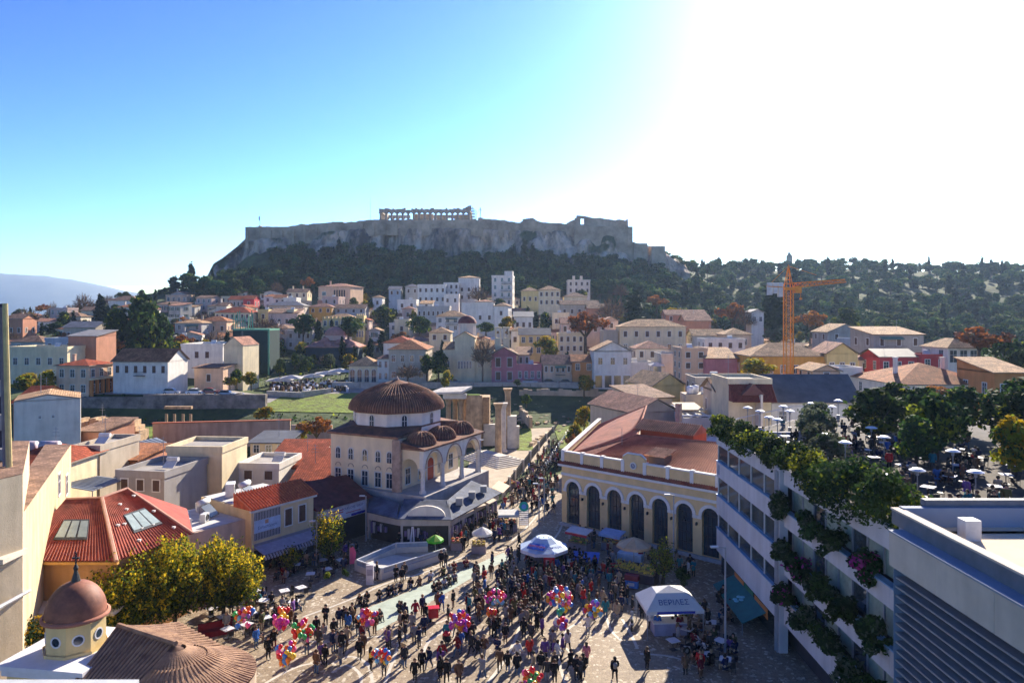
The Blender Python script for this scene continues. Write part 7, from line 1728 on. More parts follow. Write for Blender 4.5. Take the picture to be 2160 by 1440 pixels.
umbrella('tan market umbrella over the fruit stall',1337,1148,2.9,1.75,mat('umbrella_tan',(.74,.54,.34),.8,trans=.35),.75,8,mat('umbrella_tan_light',(.80,.64,.44),.8,trans=.35))
def kiosk():
 p = G(1147,1150,2.55); r = thing('kiosk','round kiosk with a wide pale blue canopy printed with blue lettering','kiosk',(p.x,p.y,0))
 bl = mat('canopy_pale_blue',(.46,.58,.76),.7,.06,1)
 canopy(r,2.55,2.45,1.0,bl,8,pi/8,.3,mat('valance_white',(.66,.66,.72),.7),top=.8)
 q = MB(); q.lathe([(1.35,0),(1.35,2.4)],n=8); q.put('booth',mat('booth_dark',(.10,.10,.14),.5),r)
 q = MB(); q.box(-.1,-1.75,.2,1.0,-1.35,1.9); fr = q.put('red_fridge',mat('fridge_red',(.60,.03,.05),.4),r)
 q = MB(); q.box(.12,-1.78,1.1,.45,-1.751,1.7); q.put('fridge_label',mat('label_pink',(.75,.35,.38)),fr)
 for k in range(6):
  a = pi/8+k*pi/4; q = MB(); q.box(1.36*cos(a)-.3,1.36*sin(a)-.25,.1,1.36*cos(a)+.3,1.36*sin(a)+.25,1.1); q.put('magazine_rack',mat('rack_mixed',(.30,.28,.34),.6,.5,8),r)
 for a,w_,c in ((-2.05,.9,(.03,.12,.55)),):
  rr = 1.75; q = MB(Matrix.Translation((rr*cos(a),rr*sin(a),2.92)) @ Matrix.Rotation(a+pi/2,4,'Z') @ Matrix.Rotation(radians(90-67),4,'X')); q.box(-w_,-.42,.0,w_,.42,.02,0); q.put('print_patch',mat('print_blue',c,.6),r)
 text_mesh('ΠΕΡΙΠΤΕΡΟ',.34,mat('print_red',(.45,.04,.1)),r,(1.78*cos(-2.05),1.78*sin(-2.05),2.96),(radians(23),0,-2.05+pi/2))
 text_mesh('Περίπτερο',.42,mat('print_blue2',(.04,.10,.42)),r,(1.9*cos(-1.15),1.9*sin(-1.15),2.87),(radians(24),0,-1.15+pi/2))
 for k in range(3): q = MB(); q.lathe([(.12,3.3),(.02,3.55)],(-.5+.5*k,-.3,0),6); q.put('knob',IRON,r)
kiosk()
def tent():
 P = [G(u,v,2.35) for u,v in ((1373,1288),(1475,1283),(1440,1250),(1356,1252))]; c = sum(P,Vector())/4
 r = thing('market_tent','white hipped market tent with blue shaded front and Greek lettering','tent',(c.x,c.y,0),radians(4))
 m = mat('tent_canvas',(.74,.74,.72),.7,.05,1,trans=.12); hx,hy,tx,ty,z0,z1 = 2.35,1.9,1.25,.75,2.35,3.35
 a = [(-hx,-hy,z0),(hx,-hy,z0),(hx,hy,z0),(-hx,hy,z0)]; b = [(-tx,-ty,z1),(tx,-ty,z1),(tx,ty,z1),(-tx,ty,z1)]
 for i,nm in enumerate(('front_panel','right_panel','rear_panel','left_panel')):
  j = (i+1) % 4; q = MB(); q.slab([a[i],a[j],b[j],b[i]],.03); q.put(nm,m,r)
 q = MB(); q.add([*b,(0,0,z1+.35)],[(0,1,4),(1,2,4),(2,3,4),(3,0,4)]); q.put('top_panel',m,r)
 q = MB()
 for i in range(4): j = (i+1) % 4; q.add([a[i],a[j],(a[j][0],a[j][1],z0-.28),(a[i][0],a[i][1],z0-.28)],[(0,1,2,3)])
 q.put('valance',m,r)
 q = MB(); q.box(-1.5,-hy-.012,z0-.25,1.6,-hy-.002,z0-.04); q.put('valance_stripe',mat('stripe_navy',(.04,.06,.40)),r)
 sl = atan2(z1-z0,hy-ty)
 text_mesh('ΒΕΡΙΛΕΣ',.62,mat('tent_ink',(.13,.17,.34)),r,(0,-(hy+ty)/2-.1,(z0+z1)/2-.02),(sl,0,0),ext=.006)
 q = MB()
 for (x,y,z) in a: q.tube([(x*.97,y*.97,0),(x*.97,y*.97,z0)],.04,6)
 q.put('tent_pole',st_steel,r)
 q = MB(); q.box(-1.5,-1.1,0,1.4,.9,1.0,0); q.box(-1.6,-1.2,1.0,1.5,1.0,1.07,1); q.put('counter',[mat('counter_lilac',(.36,.34,.46)),FRW],r)
tent()
def crates(r,w,d,z,cols,m,seed=0,tilt=.18,nm='produce'):
 q = random.Random(seed); bx = MB()
 for i in range(cols):
  for j in range(2):
   x0 = -w/2+i*w/cols; y0 = -d/2+j*d/2; zz = z+j*tilt; bx.box(x0+.02,y0+.02,zz,x0+w/cols-.02,y0+d/2-.02,zz+.16)
   f = MB()
   for k in range(9): f.ball((x0+.1+q.random()*(w/cols-.2),y0+.1+q.random()*(d/2-.2),zz+.2+q.random()*.05),.085,6,4)
   f.put(nm,m[(i+j) % len(m)],r)
 bx.put('crate',mat('crate_wood',(.34,.24,.14)),r)
FY,FO,FRd,FG = mat('fruit_yellow',(.75,.55,.10),.6),mat('fruit_orange',(.8,.28,.04),.6),mat('fruit_red',(.62,.04,.03),.6),mat('fruit_green',(.2,.34,.06),.6)
def fruit_stall():
 p = G(1340,1222); r = thing('fruit_stall','fruit stall heaped with yellow bananas beside the tan umbrella','stall',(p.x,p.y,0),radians(-32))
 MB().box(-2.2,-.7,0,2.2,.7,.85).put('stand',mat('stand_dark',(.07,.05,.07)),r)
 crates(r,4.2,1.3,.86,8,[FY,FY,FY,FG],3)
 q = MB()
 for k in range(70):
  x,y_ = R.uniform(-2.1,2.1),R.uniform(-.6,.9); q.tube([(x,y_,1.2+.25*y_+R.random()*.2),(x+R.uniform(-.1,.1),y_-.14,1.33+.25*y_),(x+.05,y_-.26,1.22+.25*y_)],.05,5)
 q.put('banana_heap',FY,r)
 s = thing('stall_sign','blue and white box sign in front of the fruit stall','sign',G(1333,1240),radians(-25)); MB().box(-.6,-.25,.1,.6,.25,.8).put('box',mat('box_blue',(.08,.22,.62)),s); MB().box(-.3,-.27,.3,.3,-.251,.6).put('panel',mat('box_white',(.6,.65,.75)),s); MB().box(-.65,-.3,.8,.65,.3,1.3).put('lid',mat('box_maroon',(.22,.04,.06)),s)
 c = thing('produce_cart','cart with pale blue side board behind the banana heap','cart',G(1330,1192),radians(-28)); MB().box(-1.3,-.5,.6,1.3,.5,1.3).put('board',mat('cart_blue',(.45,.58,.72)),c)
 q = MB(Matrix.Translation((0,-.45,.35)) @ Matrix.Rotation(pi/2,4,'X')); q.lathe([(.2,-.03),(.3,-.03),(.3,.03),(.2,.03)],(-.8,0,0),14); q.lathe([(.2,-.03),(.3,-.03),(.3,.03),(.2,.03)],(.8,0,0),14); q.put('wheel',IRON,c)
fruit_stall()
def stall(lab,u,v,w,d,rot,cm,goods,hz=2.0,vm=None,top=True):
 p = G(u,v); r = thing('market_stall',lab,'stall',(p.x,p.y,0),radians(rot)); MB().box(-w/2,-d/2,0,w/2,d/2,.8).put('table',mat('stall_side',(.34,.28,.30)),r)
 crates(r,w*.95,d*.9,.81,max(2,int(w/.5)),goods,int(u))
 if top:
  q = MB(); q.slab([(-w/2-.2,-d/2-.3,hz),(w/2+.2,-d/2-.3,hz),(w/2+.2,d/2+.2,hz+.25),(-w/2-.2,d/2+.2,hz+.25)],.06); q.put('canopy',cm,r)
  q = MB(); q.box(-w/2-.2,-d/2-.32,hz-.3,w/2+.2,-d/2-.29,hz-.06); q.put('valance',vm or cm,r)
  q = MB()
  for sx in (-1,1):
   for sy in (-1,1): q.tube([(sx*w/2,sy*d/2,0),(sx*w/2,sy*d/2,hz)],.03,5)
  q.put('post',st_steel,r)
 return r
stall('flat roofed nut and fruit stall with red counter left of the kiosk',1072,1118,2.1,1.1,4,mat('stall_white',(.66,.64,.58)),[FRd,FO,FY],2.1)
stall('stall with a white and red canopy right of the kiosk',1222,1160,2.3,1.0,-35,mat('stall_canopy_white',(.68,.62,.62)),[FY,FG],2.1,mat('valance_red',(.55,.06,.08)))
stall('low blue covered stall in the shade in front of the station',1235,1200,2.4,1.3,-12,mat('stall_blue',(.08,.16,.55)),[FG],1.3,mat('stall_blue2',(.04,.10,.45)))
stall('blue and white stall below the station arches',1292,1160,2.2,1.1,-35,mat('stall_sky',(.30,.42,.66)),[FY,FO],1.9)
stall('colourful scarf stall between the green and white umbrellas',965,1158,1.5,.9,10,CANV,[FRd,FO],1,top=False)
stall('toy and scarf stall by the shop corner far up the street',1075,1032,2.2,1.0,50,CANV,[FRd,FO,FY],1,top=False)
stall('small cart with red goods beside the kiosk path',1300,1215,1.2,.8,0,CANV,[FRd],1,top=False)
stall('white topped cart under the white umbrella',1010,1165,1.6,.9,0,mat('stall_white'),[FY],1,top=False)
r = thing('louvre_sign','green ring sign on a louvred board behind the kiosk','sign',(*G(1105,1112)[:2],0))
for k in range(8): MB().box(-.55,-.05,.3+k*.24,.55,.05,.44+k*.24).put('louvre',WSTEEL,r)
q = MB(Matrix.Translation((0,-.1,2.6)) @ Matrix.Rotation(pi/2,4,'X')); q.lathe([(.32,.05),(.55,.05),(.6,.0),(.55,-.05),(.32,-.05)],n=20); q.put('ring',mat('sign_turquoise',(.03,.45,.32)),r)
q = MB(Matrix.Translation((0,-.1,2.6)) @ Matrix.Rotation(pi/2,4,'X')); q.lathe([(.001,.02),(.32,.02)],n=20); q.put('disc',mat('sign_disc_blue',(.15,.35,.75)),r)
q = MB(); q.box(-.6,-.06,0,-.55,.06,2.3); q.box(.55,-.06,0,.6,.06,2.3); q.put('post',st_steel,r)
def flag(lab,u,v,h,c,k='banner_flag'):
 r = thing(k,lab,'flag',G(u,v)); q = MB(); q.add([(-.02,0,.5),(.55,.02,.6),(.62,.02,h*.75),(.4,0,h),(-.02,0,h*.95)]+[(-.02,.02,.5),(.55,.04,.6),(.62,.04,h*.75),(.4,.02,h),(-.02,.02,h*.95)],[(0,1,2,3,4),(9,8,7,6,5)]); q.put('cloth',mat('flag_'+c,{'pink': (.75,.14,.32),'white': (.7,.68,.78)}[c],.6,trans=.3),r)
 q = MB(); q.tube([(-.04,0,0),(-.04,0,h)],.025,5); q.put('pole',st_steel,r)
flag('tall pink feather flag at the left end of the metro parapet',738,1200,2.3,'pink')
r = thing('sign_board','white A shaped board in front of the market shops','sign',G(870,1152)); q = MB(); q.slab([(-.35,-.3,0),(-.1,-.3,0),(.0,.1,2.2),(-.12,.1,2.2)],.05); q.slab([(.1,-.3,0),(.35,-.3,0),(.12,.1,2.2),(0,.1,2.2)],.05); q.put('leg',mat('board_white',(.66,.64,.72)),r)
def lamp(lab,x,y,h,arm,s=-1):
 r = thing('street_lamp',lab,'street lamp',(x,y,0)); q = MB(); q.tube([(0,0,0),(0,0,h)],.09,8,r1=.06); q.tube([(0,0,0),(0,0,.5)],.14,8); q.put('pole',mat('lamp_pole_grey',(.40,.40,.42),.5),r)
 q = MB(); q.tube([(0,0,h-.05),(s*arm,0,h)],.045,6); q.put('arm',mat('lamp_pole_grey'),r); q = MB(); q.box(s*arm-.45,-.14,h-.04,s*arm+.15,.14,h+.08); q.put('lamp_head',mat('lamp_head',(.62,.62,.64),.4),r)
lamp('tall street lamp nearest the teal awning',16.5,55,8.1,.7); lamp('street lamp in front of the sixth station arch',X(1421,73),73,7.6,.5); lamp('lamp post left of the station corner on the street',X(1148,90),90,5.4,.3)
lamp('second lamp post in the street mouth beside the kiosk',X(1137,88),88,5.2,.3); lamp('lamp post at the right corner of the mosque porch',X(1013,97),97,9.0,.3,1); lamp('slim lamp post beside the small lime tree',X(668,74),74,4.6,.3); lamp('slim lamp post at the sign board of the maroon roofed shop',X(772,82),82,5.2,.3)
# iron fence of the ruins
def fence():
 r = thing('iron_fence','dark iron fence along the ruins beside the street','fence',(0,0,0)); P = [G(u,v,0) for u,v in ((1062,1052),(1086,1018),(1118,975),(1152,935),(1180,905))]
 for a,b in zip(P,P[1:]):
  d = b-a; n = int(d.length/.28); M_ = Matrix.Translation(a) @ Matrix.Rotation(atan2(d.y,d.x),4,'Z'); q = MB(M_)
  for i in range(n): q.box(i*d.length/n-.02,-.02,0,i*d.length/n+.02,.02,1.9)
  q.box(0,-.025,.3,d.length,.025,.36); q.box(0,-.025,1.6,d.length,.025,1.66); q.put('railing_panel',IRON,r)
  for k in (0,.5): p = a.lerp(b,k); MB().box(p.x-.25,p.y-.25,0,p.x+.25,p.y+.25,2.1).put('post',PALEM,r)
fence()
# ---------------------------------------------------------------- vehicles
def wheel_pts(q,x,y,z,R_,w,mi=0):
 q.add([],[]); m_ = Matrix.Translation((x,y,z)) @ Matrix.Rotation(pi/2,4,'X'); q.lathe([(R_*.55,-w),(R_*.95,-w),(R_,-w*.5),(R_,w*.5),(R_*.95,w),(R_*.55,w)],n=14,mi=mi,M=m_)
TYRE = mat('tyre',(.02,.02,.02),.9); RIM = mat('rim',(.45,.45,.47),.35,metal=.6); HL = mat('headlight',(.7,.7,.68),.2)
def moto_meshes():
 b = MB(); b.tube([(-.45,0,.62),(-.1,0,.55),(.25,0,.62),(.42,0,.85)],[.12,.17,.15,.08],8); b.box(-.25,-.14,.28,.2,.14,.55); b.tube([(.42,0,.88),(.66,0,.34)],.05,6); b.tube([(-.4,0,.6),(-.62,0,.34)],.05,5); b.tube([(-.7,.13,.42),(.0,.15,.3)],.045,6)
 s = MB(); s.tube([(-.72,0,.78),(-.3,0,.76),(0,0,.72)],[.08,.14,.1],7)
 w1,w2 = MB(),MB(); wheel_pts(w1,0,0,0,.31,.06); w2.lathe([(.001,-.02),(.17,-.02),(.17,.02),(.001,.02)],n=10,M=Matrix.Rotation(pi/2,4,'X'))
 h = MB(); h.tube([(.34,-.34,1.02),(.42,0,.98),(.34,.34,1.02)],.022,5); h.ball((.36,-.36,1.2),.06,6,4); h.ball((.36,.36,1.2),.06,6,4)
 l = MB(); l.ball((.52,0,.86),.1,8,6); wsn = MB(); wsn.slab([(.5,-.18,.95),(.5,.18,.95),(.36,.13,1.32),(.36,-.13,1.32)],.02); f = MB(); f.box(.5,-.06,.62,.85,.06,.65); f.box(-.85,-.08,.66,-.5,.08,.7)
 return b,s,w1,w2,h,l,wsn,f
_mm = moto_meshes()
def moto_proto(col,name):
 r = thing('motorcycle','x','motorcycle'); m = mat('moto_'+name,col,.3,.1,2,spec=.5)
 for q,nm,mm in zip(_mm,('body','seat',None,None,'handlebar','headlight','windshield','mudguard'),(m,TYRE,None,None,st_steel,HL,mat('windshield',(.35,.40,.48),.15,spec=.8),m)):
  if nm: q.put(nm,mm,r,True)
 tw,rw = _mm[2].mesh('wheel',TYRE,True),_mm[3].mesh('rim',RIM)
 for x in (-.62,.68): w = obj('wheel',tw,r,loc=(x,0,.31)); obj('rim',rw,w)
 return r
MC = {c[0]: c for c in (('black',(.015,.015,.018)),('silver',(.45,.46,.48)),('red',(.45,.02,.02)),('blue',(.03,.06,.3)),('white',(.65,.65,.65)))}
protos = {}
def moto(cn,x,y,rot,lab,z=0,group=None):
 if cn not in protos: protos[cn] = moto_proto(MC[cn][1],cn); r = protos[cn]
 else: r = copy_tree(protos[cn])
 r.location = (x,y,z); r.rotation_euler = (0,0,rot); r.name = 'motorcycle'; r['label'] = lab
 if group: r['group'] = group
 elif 'group' in r: del r['group']
 return r
mr = random.Random(5); A_,B_ = G(1122,1012),G(1192,912); N_ = 26
names_ = ['black','black','silver','black','blue','white','black','red']
for i in range(N_):
 t_ = i/(N_-1); p = A_.lerp(B_,t_); cn = names_[mr.randrange(8)]
 part_ = 'near end' if t_ < .33 else 'middle' if t_ < .66 else 'far end'
 moto(cn,p.x+.8+mr.uniform(-.15,.15),p.y,radians(-35+mr.uniform(-12,12)),f'{cn} motorcycle in the packed row by the fence, {part_} of the row',.02,'motorcycles parked along the fence')
for cn,u,v,rt,lab in (('white',1333,1325,80,'white scooter with red tail standing left of the market tent'),('silver',1463,1378,20,'silver scooter right of the shadow edge below the tent'),('black',1478,1395,40,'dark scooter behind the silver one at the lower right'),('red',1447,1328,60,'red scooter beside the tent counter'),('black',1128,1018,20,'large black scooter at the street end of the row')):
 p = G(u,v); moto(cn,p.x,p.y,radians(rt),lab,.02)
def car_proto(col,name):
 r = thing('parked_car','x','car'); m = mat('car_'+name,col,.25,.05,1,spec=.6)
 def shell(prof,w0,w1):
  n = len(prof); a = [(x,-(w0 if z < .8 else w1),z) for x,z in prof]; b = [(x,(w0 if z < .8 else w1),z) for x,z in prof]
  q = MB(); q.add(a+b,[list(range(n))[::-1],list(range(n,2*n))]+[[i,(i+1) % n,(i+1) % n+n,i+n] for i in range(n)]); return q
 shell([(-2.0,.35),(-2.05,.75),(-1.9,.86),(-1.5,.88),(1.0,.86),(1.9,.72),(2.05,.6),(2.02,.3),(1.6,.22),(-1.7,.22)],.84,.8).put('body',m,r)
 shell([(-1.75,.87),(-1.25,1.36),(-.9,1.43),(.15,1.43),(.45,1.36),(1.05,.87)],.72,.66).put('cabin_glass',GLS,r)
 shell([(-1.22,1.37),(-.9,1.45),(.15,1.45),(.43,1.37)],.68,.68).put('roof',m,r)
 tw = MB(); wheel_pts(tw,0,0,0,.33,.1); tw = tw.mesh('wheel',TYRE,True); rw = MB(); rw.lathe([(.001,-.1),(.19,-.1),(.19,.1),(.001,.1)],n=10,M=Matrix.Rotation(pi/2,4,'X')); rw = rw.mesh('rim',RIM)
 for x in (-1.25,1.3):
  for y in (-.76,.76): w = obj('wheel',tw,r,loc=(x,y,.33)); obj('rim',rw,w)
 for y in (-.6,.6): MB().box(1.98,y-.15,.55,2.06,y+.15,.7).put('headlight',HL,r)
 for y in (-.6,.6): MB().box(-2.07,y-.14,.6,-2.0,y+.14,.75).put('taillight',FRd,r)
 return r
cp = {}
def car(cn,col,x,y,z,rot,lab):
 if cn not in cp: cp[cn] = car_proto(col,cn); r = cp[cn]
 else: r = copy_tree(cp[cn])
 r.location = (x,y,z); r.rotation_euler = (0,0,rot); r['label'] = lab; r['group'] = 'cars parked along the roads'
CA = {'silver': (.5,.51,.53),'dark': (.03,.035,.05),'white': (.72,.72,.72),'maroon': (.25,.03,.03),'grey': (.2,.21,.23)}
for cn,u,yy,rt,lab in (('silver',362,168,3,'silver car at the left end of the parked row above the retaining wall'),('white',412,168,2,'white car right of the silver one above the retaining wall'),('maroon',445,168.5,0,'maroon car among the parked cars above the retaining wall'),('silver',478,169,0,'silver car right of the maroon one'),('dark',508,169.5,0,'dark car right of the second silver one'),('dark',540,170,4,'dark car at the right end of the row above the retaining wall'),
       ('silver',1118,192.5,0,'silver car parked in front of the pink house wing'),('dark',1160,192.5,0,'dark car parked under the tumbledown ochre house'),('grey',958,193,12,'grey car in front of the church'),('dark',1195,193,0,'black car at the right below the small orange house')):
 x = X(u,yy); car(cn,CA[cn],x,yy,T(x,yy)+.25+noise.noise(Vector((x*.03,yy*.03,0)))*min(2.2,(yy-130)*.02),radians(rt),lab)
for i,(u,yy,cn) in enumerate(((1262,128,'white'),(1274,136,'silver'),(1288,146,'white'),(1302,157,'silver'),(1316,168,'white'))):
 x = X(u,yy); car(cn,CA[cn],x,yy,T(x,yy)+.15+noise.noise(Vector((x*.03,yy*.03,0)))*min(2.2,max(0,yy-130)*.02),radians(68),f'{cn} car parked on the rising street, number {i+1} counting uphill behind the station')
# ---------------------------------------------------------------- trees of the square
def shoot_tree(lab,x,y,h,rad,ns,nl,seed,tip,size=.13,z=0):
 """vase shaped street tree: long upright shoots, leaves yellow near the shoot ends"""
 q = random.Random(seed); t = thing('street_tree',lab,'tree',(x,y,z)); tr = MB(); tr.tube([(0,0,0),(.1,0,h*.22)],[.2,.15],8)
 P,Dr,Tt = [],[],[]
 for i in range(ns):
  a = q.random()*2*pi; f = q.random()**.6; base = Vector((0,0,h*.2)); mid = Vector((cos(a)*rad*f*.85,sin(a)*rad*f*.85,h*(.24+.26*q.random()))); hh = h*(1.05-.38*f*f-.25*q.random())
  end = Vector((cos(a)*rad*f*(1.0+.1*q.random()),sin(a)*rad*f,hh));
  if i < 26: tr.tube([base,mid,end],[.07,.045,.012],4,caps=False)
  n = nl//ns
  for k in range(n):
   s = q.random(); p = (base.lerp(mid,s*2) if s < .5 else mid.lerp(end,s*2-1)) if s > .25 else mid.lerp(end,q.random())
   d = (end-mid).normalized(); off = Vector((q.gauss(0,1),q.gauss(0,1),q.gauss(0,.7)))*(.30-.17*s)
   P.append(p+off); Dr.append(d+off*1.5); Tt.append(s)
 tr.put('trunk',BARK,t,True)
 # low skirt of foliage
 P = np.array(P); Dr = np.array(Dr); Tt = np.array(Tt); rnd = NR.rand(len(P))
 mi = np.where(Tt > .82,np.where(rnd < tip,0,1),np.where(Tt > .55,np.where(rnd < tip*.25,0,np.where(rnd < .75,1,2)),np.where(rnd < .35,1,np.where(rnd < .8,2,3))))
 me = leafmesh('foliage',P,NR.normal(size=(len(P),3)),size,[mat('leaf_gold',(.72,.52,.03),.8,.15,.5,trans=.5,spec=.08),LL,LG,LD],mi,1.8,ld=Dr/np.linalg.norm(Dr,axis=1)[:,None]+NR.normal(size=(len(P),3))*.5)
 obj('foliage',me,t); return t
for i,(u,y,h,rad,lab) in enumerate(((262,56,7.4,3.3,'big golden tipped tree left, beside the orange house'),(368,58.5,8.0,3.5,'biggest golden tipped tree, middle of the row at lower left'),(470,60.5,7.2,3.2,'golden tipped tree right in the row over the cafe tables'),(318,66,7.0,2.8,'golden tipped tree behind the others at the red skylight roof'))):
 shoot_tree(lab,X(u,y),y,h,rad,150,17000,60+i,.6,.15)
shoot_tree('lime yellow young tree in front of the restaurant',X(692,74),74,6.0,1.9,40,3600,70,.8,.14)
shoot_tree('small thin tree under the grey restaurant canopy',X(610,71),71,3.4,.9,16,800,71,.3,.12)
shoot_tree('tall thin dark leaved sapling by the station steps',X(1398,69),69,4.8,1.2,20,1300,72,.1,.13)
shrub('leafy green shrub leaning on the market tent',*G(1452,1325,0)[:2],1.3,1.0,[LL,LG],[.6,.4],1100,.15,8)
shrub('dark potted bush by the station steps at the right',*G(1440,1250,0)[:2],1.2,.9,[LD,LG],[.7,.3],700,.15,7)
shrub('clipped bush in a tub at the shaded cafe edge',*G(690,1240,0)[:2],.9,.5,[LG,LL],[.7,.3],400,.12,5)
shrub('round tub plant near the pink feather flag',*G(728,1232,0)[:2],.9,.5,[LG,LD],[.7,.3],400,.12,5)
shrub('golden leafed bush below the church roof at left',X(60,49),49,2.5,2.2,[LY,LG,LD],[.3,.3,.4],3500,.16,12)
# ---------------------------------------------------------------- people
SKIN = mat('skin',(.50,.30,.20),.6,.08,4); HAIRS = [mat('hair_dark',(.03,.02,.015),.7,rand=.3),mat('hair_brown',(.12,.07,.04),.7,rand=.3),mat('hair_fair',(.38,.26,.13),.7,rand=.2)]
CC = {'black': (.016,.016,.02),'navy': (.02,.03,.08),'charcoal': (.05,.05,.055),'brown': (.14,.08,.05),'beige': (.42,.33,.23),'red': (.50,.03,.03),'blue': (.04,.14,.45),'white': (.62,.61,.60),'olive': (.10,.11,.05),'maroon': (.18,.02,.03),'grey': (.24,.24,.26),'purple': (.16,.08,.26),'teal': (.03,.20,.24),'jeans': (.07,.12,.22),'yellow': (.6,.45,.06),'pink': (.6,.2,.26)}
CM = {k: mat('cloth_'+k,v,.9,.12,5,spec=.1,rand=.12) for k,v in CC.items()}; SHOE = mat('shoe_dark',(.03,.025,.02),.6)
def skin_mesh(pts,edges,rad,root=0,sub=1):
 me = bpy.data.meshes.new('s'); me.from_pydata(pts,edges,[]); o = bpy.data.objects.new('s',me); COL.objects.link(o)
 md = o.modifiers.new('k','SKIN'); md.use_smooth_shade = True
 for i,v in enumerate(me.skin_vertices[0].data): v.radius = rad[i] if hasattr(rad[i],'__len__') else (rad[i],rad[i]); v.use_root = (i == root)
 if sub: s = o.modifiers.new('u','SUBSURF'); s.levels = s.render_levels = sub
 r = bpy.data.meshes.new_from_object(o.evaluated_get(bpy.context.evaluated_depsgraph_get())); bpy.data.objects.remove(o); return r
def pose(kind_,seed=0):
 q = random.Random(seed); j = {}
 j['pel'] = Vector((0,0,.93)); j['che'] = Vector((0,0,1.33)); j['nek'] = Vector((0,-.01,1.49)); j['hd'] = Vector((0,-.025,1.60)); j['top'] = Vector((0,-.015,1.70))
 for s,n in ((1,'r'),(-1,'l')):
  j['sh'+n] = Vector((s*.19,0,1.40)); j['el'+n] = Vector((s*.25,.02,1.13)); j['wr'+n] = Vector((s*.24,-.06,.89)); j['ha'+n] = Vector((s*.235,-.09,.80))
  j['hi'+n] = Vector((s*.095,0,.88)); j['kn'+n] = Vector((s*.10,-.01,.48)); j['an'+n] = Vector((s*.10,.02,.09)); j['to'+n] = Vector((s*.12,-.15,.04))
 if kind_ == 'walk':
  for s,n in ((1,'r'),(-1,'l')):
   k = s*(1 if seed % 2 else -1); j['kn'+n] += Vector((0,-.17*k-.03,.02)); j['an'+n] += Vector((0,-.30*k,.0 if k > 0 else .07)); j['to'+n] += Vector((0,-.30*k,.0 if k > 0 else .01))
   j['el'+n] += Vector((0,.12*k,.02)); j['wr'+n] += Vector((0,.22*k,.05)); j['ha'+n] += Vector((0,.25*k,.06))
 if kind_ == 'arms':
  for s,n in ((1,'r'),(-1,'l')): j['el'+n] = Vector((s*.25,-.03,1.15)); j['wr'+n] = Vector((s*.08,-.24,1.15)); j['ha'+n] = Vector((s*.0,-.27,1.17))
 if kind_ == 'hold':
  j['elr'] = Vector((.28,-.1,1.22)); j['wrr'] = Vector((.24,-.28,1.42)); j['har'] = Vector((.23,-.30,1.51))
 if kind_ in ('sit','floor'):
  dz = -.46 if kind_ == 'sit' else -.78
  for k in j: j[k] = j[k]+Vector((0,0,dz))
  for s,n in ((1,'r'),(-1,'l')):
   if kind_ == 'sit': j['kn'+n] = Vector((s*.12,-.42,.47)); j['an'+n] = Vector((s*.12,-.40,.09)); j['to'+n] = Vector((s*.13,-.56,.04)); j['wr'+n] = Vector((s*.14,-.30,.62)); j['ha'+n] = Vector((s*.10,-.38,.60)); j['el'+n] = Vector((s*.24,-.08,.68))
   else: j['kn'+n] = Vector((s*.14,-.34,.42)); j['an'+n] = Vector((s*.12,-.52,.08)); j['to'+n] = Vector((s*.13,-.66,.04)); j['el'+n] = Vector((s*.25,-.12,.40)); j['wr'+n] = Vector((s*.12,-.32,.44)); j['ha'+n] = Vector((s*.05,-.38,.42))
  for k in ('che','nek','hd','top'): j[k] += Vector((0,-.07,-.02))
 return j
